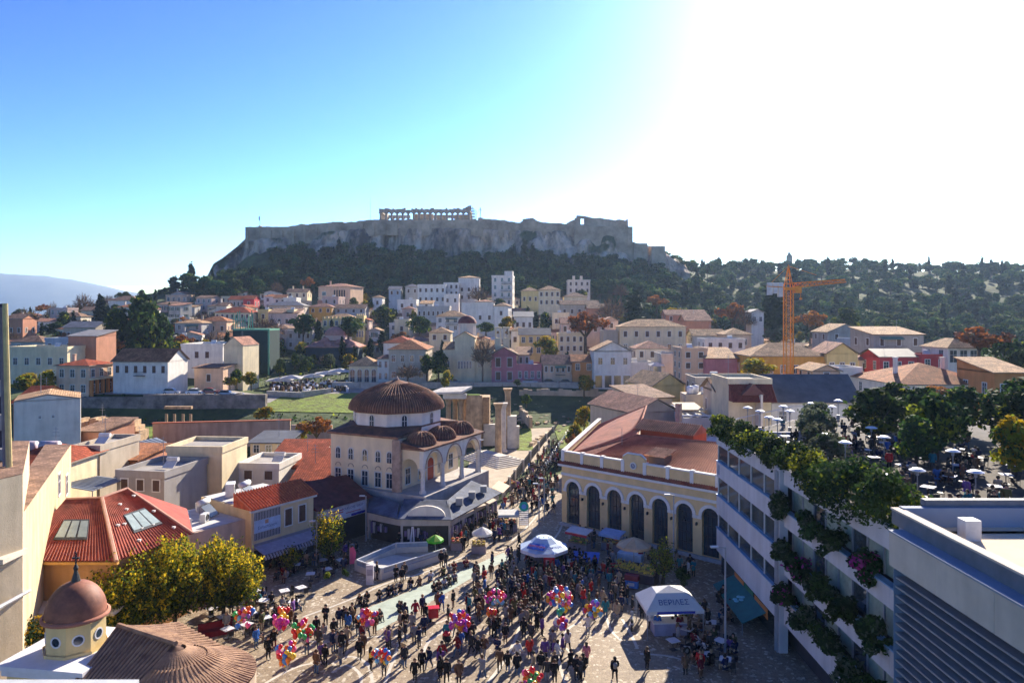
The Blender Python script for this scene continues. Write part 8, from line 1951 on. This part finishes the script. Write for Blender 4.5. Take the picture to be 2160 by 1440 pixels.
def build_person(kind_,seed,coat=0,hair=0):
 j = pose(kind_,seed); K = ['pel','che','nek','hd','top']+[a+n for n in 'rl' for a in ('sh','el','wr','ha','hi','kn','an','to')]; I = {k: i for i,k in enumerate(K)}
 E = [('pel','che'),('che','nek'),('nek','hd'),('hd','top')]+[(a+n,b+n) for n in 'rl' for a,b in (('sh','el'),('el','wr'),('wr','ha'),('hi','kn'),('kn','an'),('an','to'))]+[('che','shr'),('che','shl'),('pel','hir'),('pel','hil')]
 rr = {'pel': (.145,.11),'che': (.16,.11),'nek': .06,'hd': .10,'top': .075,'sh': .075,'el': .05,'wr': .038,'ha': .045,'hi': .095,'kn': .068,'an': .048,'to': .045}
 me = skin_mesh([tuple(j[k]) for k in K],[(I[a],I[b]) for a,b in E],[rr.get(k,rr.get(k[:2])) for k in K]); me.name = 'body'
 me.materials.clear()
 for m_ in (SKIN,CM['jeans'],SHOE): me.materials.append(m_)
 for p in me.polygons:
  c = p.center; best = min(K,key=lambda k: (j[k]-c).length)
  b = best[:2]; p.material_index = 2 if b == 'to' or (b == 'an' and c.z < .1) else 1 if b in ('hi','kn','an','pe') else 0
 # jacket
 JK = ['pel','che','nk2','shr','elr','wrr','shl','ell','wrl','hem']; j['nk2'] = j['che']+Vector((0,0,.12)); up = (j['che']-j['pel']).normalized()
 j['hem'] = j['pel']-up*(.10 if not coat else .10)+(Vector((0,-.06,0)) if kind_ in ('sit','floor') else Vector())
 pts = [tuple(j[k]) for k in JK]; ed = [(0,1),(1,2),(1,3),(3,4),(4,5),(1,6),(6,7),(7,8),(0,9)]; rd = [(.18,.145),(.19,.145),.085,.10,.078,.062,.10,.078,.062,(.19,.16)]
 if coat and kind_ not in ('sit','floor'): pts.append((0,.01,.52)); ed.append((9,10)); rd.append((.20,.19))
 jm = skin_mesh(pts,ed,rd); jm.name = 'jacket'; jm.materials.clear(); jm.materials.append(CM['black'])
 h = MB(); c = j['hd']+Vector((0,.02,.035)); n = 9
 h.ball((c.x,c.y,c.z),.125,10,7,sz=1.05)
 if hair: h.tube([(c.x,c.y+.04,c.z),(c.x,c.y+.09,c.z-.14),(c.x,c.y+.09,c.z-.30)],[.10,.09,.04],8)
 # open the face side
 hv = [v for v in h.v]; keep = [f for f in h.f if not (sum(hv[i][1] for i in f)/len(f) < c.y-.045 and sum(hv[i][2] for i in f)/len(f) < c.z+.045)]
 h.f = keep; h.m = [0]*len(keep); hm = h.mesh('hair',HAIRS[0],True)
 return me,jm,hm
VAR = {k: [build_person(k,s,c,h) for s,c,h in v] for k,v in {'stand': [(0,0,0),(1,1,1)],'walk': [(0,0,0),(1,0,1),(1,1,0)],'arms': [(0,0,0),(0,1,1)],'hold': [(0,0,0)],'sit': [(0,0,0),(1,0,1)],'floor': [(0,0,0),(1,0,1)]}.items()}
bagm = MB(); bagm.tube([(0,.17,1.05),(0,.2,1.3),(0,.17,1.42)],[.13,.15,.09],8); BAGM = bagm.mesh('backpack',CM['grey'],True)
NP = [0]; CROWD = []; PR = random.Random(99)
def setm(o,i,m): o.material_slots[i].link = 'OBJECT'; o.material_slots[i].material = m
POSEW = {'stand': 'standing','walk': 'walking','arms': 'arms folded','hold': 'one hand raised','sit': 'sitting','floor': 'seated'}
def person(x,y,z,rot,top='black',leg='jeans',ps='stand',place='in the square',var=None,bag=None,hair=None,sc_=None,group='people in the square',label=None):
 v = VAR[ps]; i = PR.randrange(len(v)) if var is None else var; bm_,jm,hm = v[i]; hc = hair if hair is not None else PR.choice([0,0,0,1,1,2])
 r = obj('person',bm_,None,loc=(x,y,z)); r.rotation_euler = (0,0,rot); s = sc_ or PR.uniform(.95,1.05); r.scale = (s*1.06,s*1.06,s)
 setm(r,1,CM[leg]); j = obj('jacket',jm,r); setm(j,0,CM[top]); h = obj('hair',hm,r); setm(h,0,HAIRS[hc])
 if bag: b = obj('backpack',BAGM,r); setm(b,0,CM[bag])
 lab = label or f"{['dark','brown','fair'][hc]} haired person in {top} and {leg}{' with '+bag+' backpack' if bag else ''}, {POSEW[ps]}, {place}"
 tag(r,lab,'person',group); NP[0] += 1; return r
# people one can pick out in the foreground: foot u, v, facing, top, trousers, pose, place, bag
FG = [
 (890,1417,10,'black','black','stand','beside a walker near the bottom centre','yellow'),(905,1412,-30,'navy','jeans','walk','just right of the one with the yellow pack',None),(932,1402,40,'red','beige','walk','alone near the bottom centre',None),
 (994,1379,-60,'charcoal','black','walk','right of the blue one in the sun',None),(971,1375,200,'blue','jeans','stand','below the rainbow balloons',None),(1021,1387,170,'brown','grey','walk','in the sun between two long shadows',None),
 (1054,1417,180,'brown','black','walk','leftmost of three walkers',None),(1071,1420,178,'black','jeans','walk','middle of three walkers',None),(1091,1427,185,'black','jeans','walk','rightmost of three walkers',None),
 (1105,1349,160,'black','black','stand','left of a pair by the white band',None),(1120,1356,150,'charcoal','black','stand','right of a pair by the white band',None),(1132,1330,140,'black','black','arms','behind the pair by the white band',None),(1143,1332,100,'brown','black','stand','behind the pair, at the right',None),
 (1166,1374,190,'grey','black','stand','below the big balloon bunch',None),(765,1357,60,'maroon','maroon','hold','holding the pink balloon bunch',None),(713,1377,20,'grey','charcoal','walk','first of three at the left band',None),(722,1378,10,'black','black','walk','middle of three at the left band',None),(732,1368,-20,'beige','brown','walk','last of three at the left band',None),
 (821,1366,50,'beige','charcoal','stand','near the curved white band','black'),(845,1330,60,'beige','black','stand','left of a pair in the sun',None),(855,1333,200,'black','black','stand','right of a pair in the sun',None),(876,1308,30,'red','grey','walk','walking in a red top by the strip',None),
 (898,1315,-40,'black','jeans','walk','pulling the red cart',None),(932,1288,20,'blue','jeans','walk','in bright blue by the strip',None),(924,1289,10,'brown','charcoal','stand','left of the bright blue one',None),(715,1323,30,'navy','grey','stand','left of three left of the balloons',None),(731,1325,0,'charcoal','black','stand','middle of three left of the balloons',None),(743,1316,20,'black','jeans','stand','right of three left of the balloons',None),
 (810,1428,190,'charcoal','charcoal','hold','holding the blue and orange balloons',None),(667,1422,150,'brown','jeans','stand','in a long brown coat at the bottom left',None),(686,1405,160,'black','black','stand','in black at the bottom left',None),(687,1320,0,'black','black','arms','behind a seated pair',None),
 (667,1346,30,'black','charcoal','stand','left of the seated pair',None),(684,1346,-20,'grey','jeans','sit','bent over a bag',None),(647,1380,20,'charcoal','jeans','hold','holding the red balloons',None),(566,1390,30,'black','black','stand','beside the mixed balloons',None),(540,1368,60,'blue','jeans','stand','behind the cafe chairs',None),(578,1370,20,'black','maroon','hold','holding the magenta balloons',None),
 (1297,1438,180,'black','black','walk','walking away at the bottom centre right','grey'),(1365,1413,120,'black','black','stand','casting a long shadow at the bottom right',None),(1446,1425,180,'brown','black','stand','in a brown coat at the bottom right',None),(1240,1341,200,'white','grey','hold','in a pale top holding balloons',None),(1237,1402,180,'pink','charcoal','stand','in a pinkish top beside the huddle',None),
 (1204,1419,40,'black','black','walk','left of the huddle',None),(1216,1433,20,'black','charcoal','stand','middle of the huddle',None),(1230,1430,200,'black','jeans','stand','right of the huddle',None),(1170,1441,180,'black','black','stand','right of two at the bottom edge',None),(1154,1438,175,'charcoal','grey','stand','left of two at the bottom edge',None),
 (1236,1223,180,'yellow','black','stand','in a mustard top behind the blue stall',None),(1301,1308,180,'beige','grey','stand','in beige in the shade',None),(1277,1304,180,'teal','jeans','stand','in dark teal in the shade',None),(1354,1307,150,'black','black','stand','left of the tent',None),(1334,1298,90,'black','charcoal','stand','between the stalls and the tent',None),
 (1287,1228,180,'red','black','stand','in red by the fruit stall',None),(1296,1265,180,'beige','olive','stand','with pale coat left of the tent',None),(1387,1335,170,'blue','pink','stand','in blue at the tent counter',None),(1372,1328,160,'white','black','stand','in white at the tent counter',None),(1434,1338,190,'maroon','black','stand','in maroon right of the tent counter',None),
 (795,1222,100,'black','black','stand','at the corner of the metro parapet',None),(835,1228,40,'black','charcoal','arms','left of the group by the parapet',None),(853,1222,10,'charcoal','jeans','stand','leaning on the parapet',None),(848,1232,30,'black','black','stand','front of the group by the parapet',None),(931,1196,20,'black','black','stand','at the right end of the parapet',None),(940,1198,200,'charcoal','jeans','stand','beyond the right end of the parapet',None),
 (1095,1155,90,'black','charcoal','walk','striding left of the kiosk',None),(978,1162,20,'black','black','stand','by the scarf stall',None),(1070,1142,10,'charcoal','charcoal','stand','right of the white umbrella',None),(1253,1312,60,'black','black','stand','under the orange balloons',None),(984,1352,20,'navy','jeans','stand','behind the blue one',None),
 (875,1440,0,'black','charcoal','walk','cut by the bottom edge left of centre',None),(942,1442,0,'black','black','walk','cut by the bottom edge at centre',None),(968,1444,20,'brown','black','stand','with fair hair cut by the bottom edge',None),(1042,1345,170,'black','black','stand','left of four in black',None),(1036,1342,160,'charcoal','black','stand','in the knot of four',None),(1050,1340,190,'black','jeans','stand','right of four in black',None)]
for u,v,fr,tp,lg,ps,pl,bag in FG:
 p = G(u,v); person(p.x,p.y,.02,radians(fr),tp,lg,ps,pl,bag=bag)
sit_l = [(800,1263),(820,1255),(830,1252),(846,1245),(867,1237),(886,1233),(910,1222),(936,1212),(948,1207),(957,1202),(775,1267),(760,1272),(800,1306),(842,1287),(915,1247),(925,1242),(936,1237),(946,1232),(958,1225),(982,1195)]
tops_ = ['black','black','charcoal','navy','black','brown','white','olive','grey','maroon']
for i,(u,v) in enumerate(sit_l):
 p = G(u,v); tp = tops_[i % 10]; person(p.x,p.y,.02,radians(PR.uniform(-40,40)),tp,PR.choice(['black','jeans','charcoal']),'floor',f'on the green strip edge, number {i+1} from left' if i < 10 else 'beside the green strip')
# crowd zones (u, v polygons on the ground), count, pose weights, place words
ZN = [([(610,1330),(900,1290),(1180,1310),(1230,1438),(900,1438),(640,1400)],60,'in the sunny foreground',''),([(985,1292),(1008,1205),(1100,1172),(1225,1185),(1285,1245),(1175,1305)],150,'in the thick central crowd','in the crowd'),([(1185,1185),(1300,1190),(1345,1290),(1240,1300)],34,'in the station shade',''),
 ([(790,1130),(1060,1095),(1095,1140),(960,1160),(800,1150)],78,'in front of the market shops',''),([(1050,1085),(1172,1090),(1180,985),(1172,930),(1150,950),(1095,1020)],115,'in the street between fence and station',''),
 ([(560,1185),(760,1150),(735,1215),(590,1245)],40,'in the shade before the restaurant','sit'),([(440,1290),(560,1265),(650,1300),(560,1360),(480,1350)],30,'at the lower left cafe tables','sit'),
 ([(1195,1125),(1300,1150),(1480,1200),(1470,1235),(1300,1180),(1200,1150)],30,'on the steps below the station arches',''),([(1390,1340),(1540,1260),(1560,1430),(1480,1440)],30,'in the dark lower right shade','sit'),([(950,1280),(1080,1300),(1200,1300),(1180,1330),(960,1320)],16,'at the sunny edge of the crowd','')]
def in_poly(x,y,P):
 c = False; n = len(P)
 for i in range(n):
  a,b = P[i],P[(i+1) % n]
  if (a[1] > y) != (b[1] > y) and x < (b[0]-a[0])*(y-a[1])/(b[1]-a[1])+a[0]: c = not c
 return c
TOPW = ['black']*7+['charcoal']*4+['navy']*3+['brown','brown','beige','red','blue','white','olive','maroon','grey','grey','purple','teal']
LEGW = ['black','black','jeans','jeans','charcoal','brown','beige']
cand = []
for P,n,pl,fl in ZN:
 P2 = [tuple(G(u,v)[:2]) for u,v in P]; xs = [a[0] for a in P2]; ys = [a[1] for a in P2]; k = 0; placed = []; tries = 0
 while k < n and tries < 20000:
  tries += 1; x,y = PR.uniform(min(xs),max(xs)),PR.uniform(min(ys),max(ys))
  if not in_poly(x,y,P2) or any((x-a)**2+(y-b)**2 < .2 for a,b in placed): continue
  placed.append((x,y)); k += 1
  ps = PR.choice(['sit','sit','stand']) if fl == 'sit' else PR.choice(['stand','stand','walk','arms'])
  cand.append((y,x,ps,pl,PR.choice(TOPW),PR.choice(LEGW),PR.uniform(0,6.28)))
# diners on the roof terrace
for i in range(170):
 y = PR.uniform(44,80); x = PR.uniform(22.6,24+ (y-40)*.55+5)
 if y > 74 and x < 30: continue
 cand.append((y+6,x,'sit' if PR.random() < .8 else 'stand','on the roof terrace',PR.choice(TOPW),PR.choice(LEGW),PR.uniform(0,6.28),y))
cand.sort(key=lambda c: c[0]); nind = 296-NP[0]
for c in cand[:nind]:
 terr = len(c) > 7; person(c[1],c[7] if terr else c[0],13.41 if terr else .02,c[6],c[4],c[5],c[2],c[3],group='diners on the roof terrace' if terr else 'people in the crowd')
def crowd(cs,name,lab):
 V,Fv,Ls,MI = [],[],[],[]; order = ['skin','jeans','shoe']; mats = [SKIN,SHOE,HAIRS[0],HAIRS[1]]+[CM[k] for k in CC]; ix = {m_.name: i for i,m_ in enumerate(mats)}; off = 0
 for c in cs:
  terr = len(c) > 7; vv = VAR[c[2]]; trio = vv[PR.randrange(len(vv))]; M_ = Matrix.Translation((c[1],c[7] if terr else c[0],13.41 if terr else .02)) @ Matrix.Rotation(c[6],4,'Z') @ Matrix.Scale(PR.uniform(.95,1.05),4)
  A = np.array(M_)
  for mi,me in enumerate(trio):
   n = len(me.vertices); co = np.empty(n*3); me.vertices.foreach_get('co',co); co = co.reshape(-1,3) @ A[:3,:3].T+A[:3,3]; V.append(co)
   for p in me.polygons:
    Fv.append([i+off for i in p.vertices]); MI.append(ix[CM[c[4]].name] if mi == 1 else PR.choice([2,3]) if mi == 2 and False else (2 if mi == 2 else [0,ix[CM[c[5]].name],1][p.material_index]))
   off += n
 me = bpy.data.meshes.new(name); me.from_pydata(np.concatenate(V).tolist(),[],Fv)
 for m_ in mats: me.materials.append(m_)
 me.polygons.foreach_set('material_index',MI); me.polygons.foreach_set('use_smooth',[True]*len(Fv)); me.update(); o = kind(obj(name,me),'stuff'); o['label'] = lab
crowd(cand[nind:],'crowd','distant crowd filling the street and shop fronts')
# ---------------------------------------------------------------- balloons
BC = {'red': (.75,.03,.04),'pink': (.85,.16,.38),'magenta': (.70,.04,.45),'orange': (.88,.26,.02),'yellow': (.85,.58,.04),'blue': (.06,.25,.75),'sky': (.20,.55,.85),'green': (.06,.50,.15),'violet': (.35,.12,.60),'white': (.75,.72,.78),'aqua': (.05,.55,.50)}
BMT = {k: mat('balloon_'+k,v,.25,.05,2,spec=.6,trans=.25) for k,v in BC.items()}
bm_ = MB(); bm_.lathe([(.002,-.25),(.03,-.22),(.02,-.2),(.10,-.13),(.16,0),(.155,.07),(.10,.16),(.002,.2)],n=10); BALL = bm_.mesh('balloon',BMT['red'],True)
def bunch(lab,u,v,n,rad,cols,z=2.45,hand=None,cat='balloons'):
 p = G(u,v,z); r = thing('balloon_bunch',lab,cat,(p.x,p.y,z),0,'balloon bunches of the square sellers'); q = MB()
 for i in range(n):
  d = Vector((PR.gauss(0,1),PR.gauss(0,1),PR.gauss(0,.9))).normalized()*rad*(.55+.5*PR.random()); d.z *= .85
  b = obj('balloon',BALL,r,loc=d); s = PR.uniform(.85,1.35); b.scale = (s,s,s); b.rotation_euler = (PR.uniform(-.5,.5),PR.uniform(-.5,.5),PR.random()*6); setm(b,0,BMT[PR.choice(cols)])
  if i % 2 == 0: q.tube([d+Vector((0,0,-.2)),(0,0,-rad-.35)],.004,3,caps=False)
 q.tube([(0,0,-rad-.3),(0,0,-rad-.8)],.01,4); q.put('string',FRW,r)
for a in (('mixed balloon bunch at the left cafe tables',514,1300,26,.85,['orange','sky','green','red','blue','pink','violet']),('small red balloon bunch behind the cafe tables',597,1288,12,.4,['red','red','orange']),('magenta and yellow balloon bunch',590,1310,24,.62,['magenta','pink','yellow','magenta','red']),
  ('large red and pink balloon bunch left of the seated pair',637,1330,34,.85,['red','pink','orange','red','green','magenta']),('mixed balloon bunch with a big magenta one near the church roof',604,1378,34,.85,['pink','blue','orange','magenta','yellow','red']),('pink, blue and orange balloon bunch over the person in maroon',771,1300,32,.82,['pink','pink','sky','red','orange','violet']),
  ('orange and sky blue balloon bunch at the bottom left of centre',804,1386,22,.72,['orange','sky','red','blue','yellow']),('long rainbow balloon bunch above the person in blue',972,1306,36,.92,['red','magenta','orange','blue','pink','yellow','violet']),('pink and green balloon bunch at the crowd edge',1045,1257,32,.8,['pink','magenta','orange','sky','green','white','red']),('tiny red orange balloon bunch below the pink and green one',1036,1288,10,.35,['red','orange','yellow']),
  ('biggest multicoloured balloon bunch, right of centre',1181,1263,48,1.05,['pink','magenta','blue','orange','yellow','white','red']),('small violet and red balloon bunch under the biggest one',1182,1313,18,.5,['violet','red','pink','white']),('lone aqua balloons between two bunches',1182,1288,5,.22,['aqua','green']),('yellow, orange and blue balloon bunch in the shade',1251,1283,28,.72,['yellow','orange','red','sky','violet']),('green, orange and pink balloon bunch cut by the bottom edge',1122,1436,28,.75,['pink','orange','green','yellow','red'])): bunch(*a)
p = G(914,1308); r = thing('red_cart','red square shopping bag cart pulled across the square','cart',(p.x,p.y,0),.2); q = MB(); q.prism([(-.42,-.3),(.42,-.3),(.42,.3),(-.42,.3)],.3,1.1); q.put('bag',mat('bag_red',(.62,.04,.05),.7),r); q = MB(); q.box(-.5,-.36,1.1,.5,.36,1.16); q.put('rim_band',BMT['red'],r)
q = MB(Matrix.Translation((0,0,.15)) @ Matrix.Rotation(pi/2,4,'X')); q.lathe([(.001,-.34),(.15,-.34),(.15,-.28),(.001,-.28)],(-.3,0,0),10); q.lathe([(.001,.28),(.15,.28),(.15,.34),(.001,.34)],(-.3,0,0),10); q.put('wheel',TYRE,r)
p = G(942,1360); r = thing('stroller','dark pushchair with a red hood','pushchair',(p.x,p.y,0),.4); q = MB(); q.lathe([(.32,0),(.27,.18),(.02,.3)],(0,0,.85),10); q.put('hood',BMT['red'],r); q = MB(); q.box(-.25,-.35,.4,.25,.3,.8); q.put('seat',CM['charcoal'],r); q = MB(); [wheel_pts(q,x,y_,.14,.14,.03) for x in (-.28,.28) for y_ in (-.35,.35)]; q.put('wheel',TYRE,r)
# ---------------------------------------------------------------- tables and chairs
CL = mat('table_cloth',(.72,.70,.72),.7); DKC = mat('chair_dark',(.03,.03,.035),.6)
def table_proto():
 r = thing('cafe_table','x','table'); MB().box(-.42,-.42,.72,.42,.42,.76).put('tabletop',CL,r); q = MB(); q.tube([(0,0,0),(0,0,.72)],.035,6); q.box(-.25,-.25,0,.25,.25,.03); q.put('leg',IRON,r); q = MB(); q.lathe([(.001,0),(.09,0),(.11,.02)],(.15,.1,.765),8); q.put('plate',FRW,r); return r
def chair_proto():
 r = thing('cafe_chair','x','chair'); MB().box(-.21,-.21,.43,.21,.21,.47).put('seat',DKC,r); MB().box(-.21,.19,.5,.21,.22,.88).put('backrest',DKC,r); lm = MB(); lm.tube([(0,0,0),(0,0,.43)],.018,4); me = lm.mesh('leg',DKC)
 for sx in (-.18,.18):
  for sy in (-.18,.18): obj('leg',me,r,loc=(sx,sy,0))
 return r
TP,CP = table_proto(),chair_proto(); ft = [True,True]
def place(i,P,x,y,z,rot,lab,g):
 o = P if ft[i] else copy_tree(P); ft[i] = False; o.location = (x,y,z); o.rotation_euler = (0,0,rot); o['label'] = lab; o['group'] = g
def table_set(x,y,z,pl,chairs=3):
 a = PR.random()*1.5; place(0,TP,x,y,z,a,'white topped square table '+pl,'tables '+pl)
 for k in range(chairs): b = a+k*pi/2; place(1,CP,x+sin(b)*.75,y+cos(b)*.75,z,-b,'dark cafe chair '+pl,'chairs '+pl)
for u,v in ((445,1300),(470,1318),(500,1290),(530,1310),(555,1283),(585,1300),(480,1345),(520,1335),(620,1285),(560,1320),(600,1262),(540,1262),(635,1255),(690,1215),(655,1225),(720,1195),(625,1205),(680,1195)):
 p = G(u,v); table_set(p.x,p.y,.02,'at the cafe under the golden trees' if v > 1250 else 'in the restaurant shade',2)
for u,v in ((1420,1370),(1450,1345),(1500,1330),(1520,1370),(1490,1400),(1530,1410)): p = G(u,v); table_set(p.x,p.y,.02,'in the dark lower right shade',2)
tr_ = [(23.5+i*2.2+(j % 2)*1.0,46+j*3.4) for j in range(9) for i in range(8) if 23.5+i*2.2 < 24+(46+j*3.4-40)*.5+8]
for x,y in tr_[:64:2]:
 if not (y > 73 and x < 29): table_set(x+PR.uniform(-.3,.3),y+PR.uniform(-.3,.3),13.41,'on the roof terrace',2)
r = thing('sofa_bench','dark red cushioned bench at the edge of the lower left cafe','bench',(*G(455,1338)[:2],0),.5); MB().box(-1.3,-.35,0,1.3,.35,.45).put('seat',CM['maroon'],r); MB().box(-1.3,.3,.45,1.3,.45,.95).put('backrest',CM['maroon'],r)
# white disc heaters of the terrace
hm_ = MB(); hm_.lathe([(.001,.16),(.3,.12),(.52,.0),(.5,-.03),(.001,.02)],n=20); HD = hm_.mesh('reflector',mat('heater_white',(.80,.80,.80),.4)); hp = MB(); hp.tube([(0,0,-2.3),(0,0,-.02)],.04,6); hp.tube([(0,0,-2.3),(0,0,-1.7)],.18,10); hp.tube([(0,0,-.35),(0,0,-.03)],.1,8); HPm = hp.mesh('pole',st_steel)
for i,(u,v) in enumerate(((1577,860),(1603,867),(1652,857),(1666,867),(1710,851),(1724,861),(1755,858),(1768,845),(1700,872),(1622,880),(1640,885),(1838,902),(1742,916),(1783,933),(1865,922),(2058,995),(1935,991),(2010,951))):
 p = G(u,v,15.75); r = thing('patio_heater',f'white disc patio heater on the roof terrace, {["leftmost at the far railing","second at the far railing","by the slate roofed house","in front of the slate roofed house","left of the olive tree","just behind the olive tree","right of the olive tree","farthest at the back","among the olive branches","front row at the left railing","second in the front row at left","right of centre before the tall tree","above the middle tables","over the centre tables","between the tall trees","isolated at the right front","over the tables at front centre","in the shade of the light green tree"][i]}','heater',p,0,'patio heaters on the roof terrace'); obj('reflector',HD,r); obj('pole',HPm,r)
# cafe canopies up on the slope
for i,(u,v,w,d,lab) in enumerate(((590,800,7,3.5,'low white sun canopies on the left of the slope cafe'),(615,795,6,3,'peaked white canopy in the middle of the slope cafe'),(660,792,6,3,'white canopy right of the middle on the slope cafe'),(690,786,7,3,'long white canopy below the domed bathhouse'),(716,781,6,3,'white canopy touching the arched pavilion'),(1385,768,4,3,'cream canopy on the shop terrace beside the green netting'))):
 y = 193 if u < 640 else 198 if u < 1000 else 187; r = thing('cafe_canopy',lab,'canopy',(X(u,y),y,Z(v,y)-3),0,'cafe canopies on the slope'); q = MB(); q.add([(-w/2,-d/2,2.6),(w/2,-d/2,2.6),(w/2,d/2,3.0),(-w/2,d/2,3.0),(0,0,3.6)],[(0,1,4),(1,2,4),(2,3,4),(3,0,4)]); q.put('canvas',mat('umbrella_white',(.78,.76,.74)),r)
 q = MB(); [q.tube([(sx*w*.48,sy*d*.48,-2),(sx*w*.48,sy*d*.48,2.6)],.05,4) for sx in (-1,1) for sy in (-1,1)]; q.put('post',st_steel,r)
q = MB()
for k in range(260):
 u = PR.uniform(570,735); y = PR.uniform(184,199); x = X(u,y); z = T(x,y)+.2; q.box(x-.25,y-.25,z,x+.25,y+.25,z+PR.uniform(.6,1.3),PR.randrange(3))
o = kind(q.put('terrace_seating',[DKC,CL,CM['brown']]),'stuff'); o['label'] = 'distant jumble of cafe tables, chairs and guests on the slope'
# ---------------------------------------------------------------- fillers of the old town, labelled by what they stand beside
def beside(x,y,n=6):
 b = min(HREG,key=lambda h: (h[0]-x)**2+(h[1]-y)**2); w = b[2].split()[:n]
 while w[-1] in ('with','and','of','the','a','in','behind','at','on','below','above','by','over','to','right','left','wide','small','two','red','tall','dark','under','beside'): w.pop()
 return ' beside the '+' '.join(w)
FR_ = random.Random(21)
def occupied(x,y,m=5):
 return any(abs(h[0]-x) < (h[4]-h[3])*h[1]/3000+m and -m < y-h[1] < 14 for h in HREG)
def fillers():
 used_ = set()
 for (n,u0,u1,y0,y1) in ((84,350,1300,235,372),(12,20,340,230,320),(14,1400,1900,220,300)):
  k = 0; tries = 0
  while k < n and tries < 3000:
   tries += 1; u = FR_.uniform(u0,u1); y = FR_.uniform(y0,y1); x = X(u,y)
   if occupied(x,y,3.5): continue
   z = T(x,y); w = FR_.uniform(6,12); hh = FR_.choice([3.4,3.6,6.2]); wl = FR_.choice(['cream','white','pale','peach','rose','stone','white','grey','cream']); rk = FR_.choice(['hip','gable','gablef','flat','hip','shed']); rc = FR_.choice(['terra','tan','dull','pinkish','terra'])
   lb_ = f"{wl} {'two' if hh > 5 else 'single'} storey house, {'flat' if rk == 'flat' else rc+' '+{'gablef': 'gabled', 'gable': 'pitched', 'hip': 'hipped', 'shed': 'sloping'}[rk]} roof"+beside(x,y,5)
   if lb_ in used_: continue
   used_.add(lb_); vb = HZ+(CH-z)*F/y; ve = HZ+(CH-z-hh)*F/y; dw = w*F/y/2
   house(lb_,u-dw,u+dw,ve,vb,y,FR_.uniform(6,9),FR_.uniform(-18,18),wl,rk,rc,max(2,int(w/2.6)),2 if hh > 5 else 1,FR_.choice(['plain','shut','open']),side=1,chim=FR_.choice([0,0,1]),hh=1.3 if rk != 'flat' else None)
   k += 1
 k = 0; tries = 0
 while k < 270 and tries < 6000:
  tries += 1; u = FR_.uniform(20,1980); y = FR_.uniform(208,385); x = X(u,y)
  if occupied(x,y,1.0): continue
  kd = FR_.choice(['round','round','olive','bare','yellow','orange','yellow','cypress']); h = FR_.uniform(3.5,7) if kd != 'cypress' else FR_.uniform(6,10)
  nm = {'round': 'dark leafy tree','olive': 'silvery olive tree','bare': 'bare brown tree','orange': 'rusty leaved tree','yellow': 'yellowing tree','cypress': 'thin cypress'}[kd]
  protos_,nm2,H0 = KIND[kd]; o = obj(nm2,protos_[FR_.randrange(len(protos_))][1],loc=(x,y,T(x,y)-.3)); s = h/H0; o.scale = (s,s,s); o.rotation_euler = (0,0,FR_.random()*6.28); tag(o,nm+beside(x,y,8),'tree','trees between the old town houses'); k += 1
 # low scrub and rubble on the slopes
 P,N = [],[]
 for _ in range(26000):
  u = FR_.uniform(-60,2200); y = 124+260*FR_.random()**1.3; x = X(u,y)
  if (520 < u < 800 and 158 < y < 192) or noise.noise(Vector((x*.06,y*.06,4))) < -.05 or (870 < u < 1190 and y < 160): continue
  if 160 < y < 200 and (u < 560 or u > 700) :
   if 166 < y < 198: continue
  P.append((x,y,T(x,y)+.15+noise.noise(Vector((x*.03,y*.03,0)))*min(2.2,max(0,y-130)*.02)));
 P = np.array(P); o = kind(obj('scrub',leafmesh('scrub',P,NR.normal(size=P.shape)*[1,1,.6],.55,[LG,LD,LL,TW],NR.choice(4,len(P),p=[.35,.4,.1,.15]))),'stuff'); o['label'] = 'low scrub and weeds over the slopes and banks'
fillers()
rk_ = MB()
for _ in range(420):
 u = FR_.uniform(1010,1320); y = FR_.uniform(158,189) if FR_.random() < .75 else FR_.uniform(140,160); x = X(u,y); s = FR_.uniform(.25,.8)
 if 1095 < u < 1165 and y < 162: continue
 z = T(x,y)-.1; rk_.cbox((x,y,z+s*.3),(s*FR_.uniform(.8,2),s,s*FR_.uniform(.5,1)),0,FR_.random()*3)
o = kind(rk_.put('rubble',anc),'stuff'); o['label'] = 'scattered blocks and rubble of the ruins'
forest()
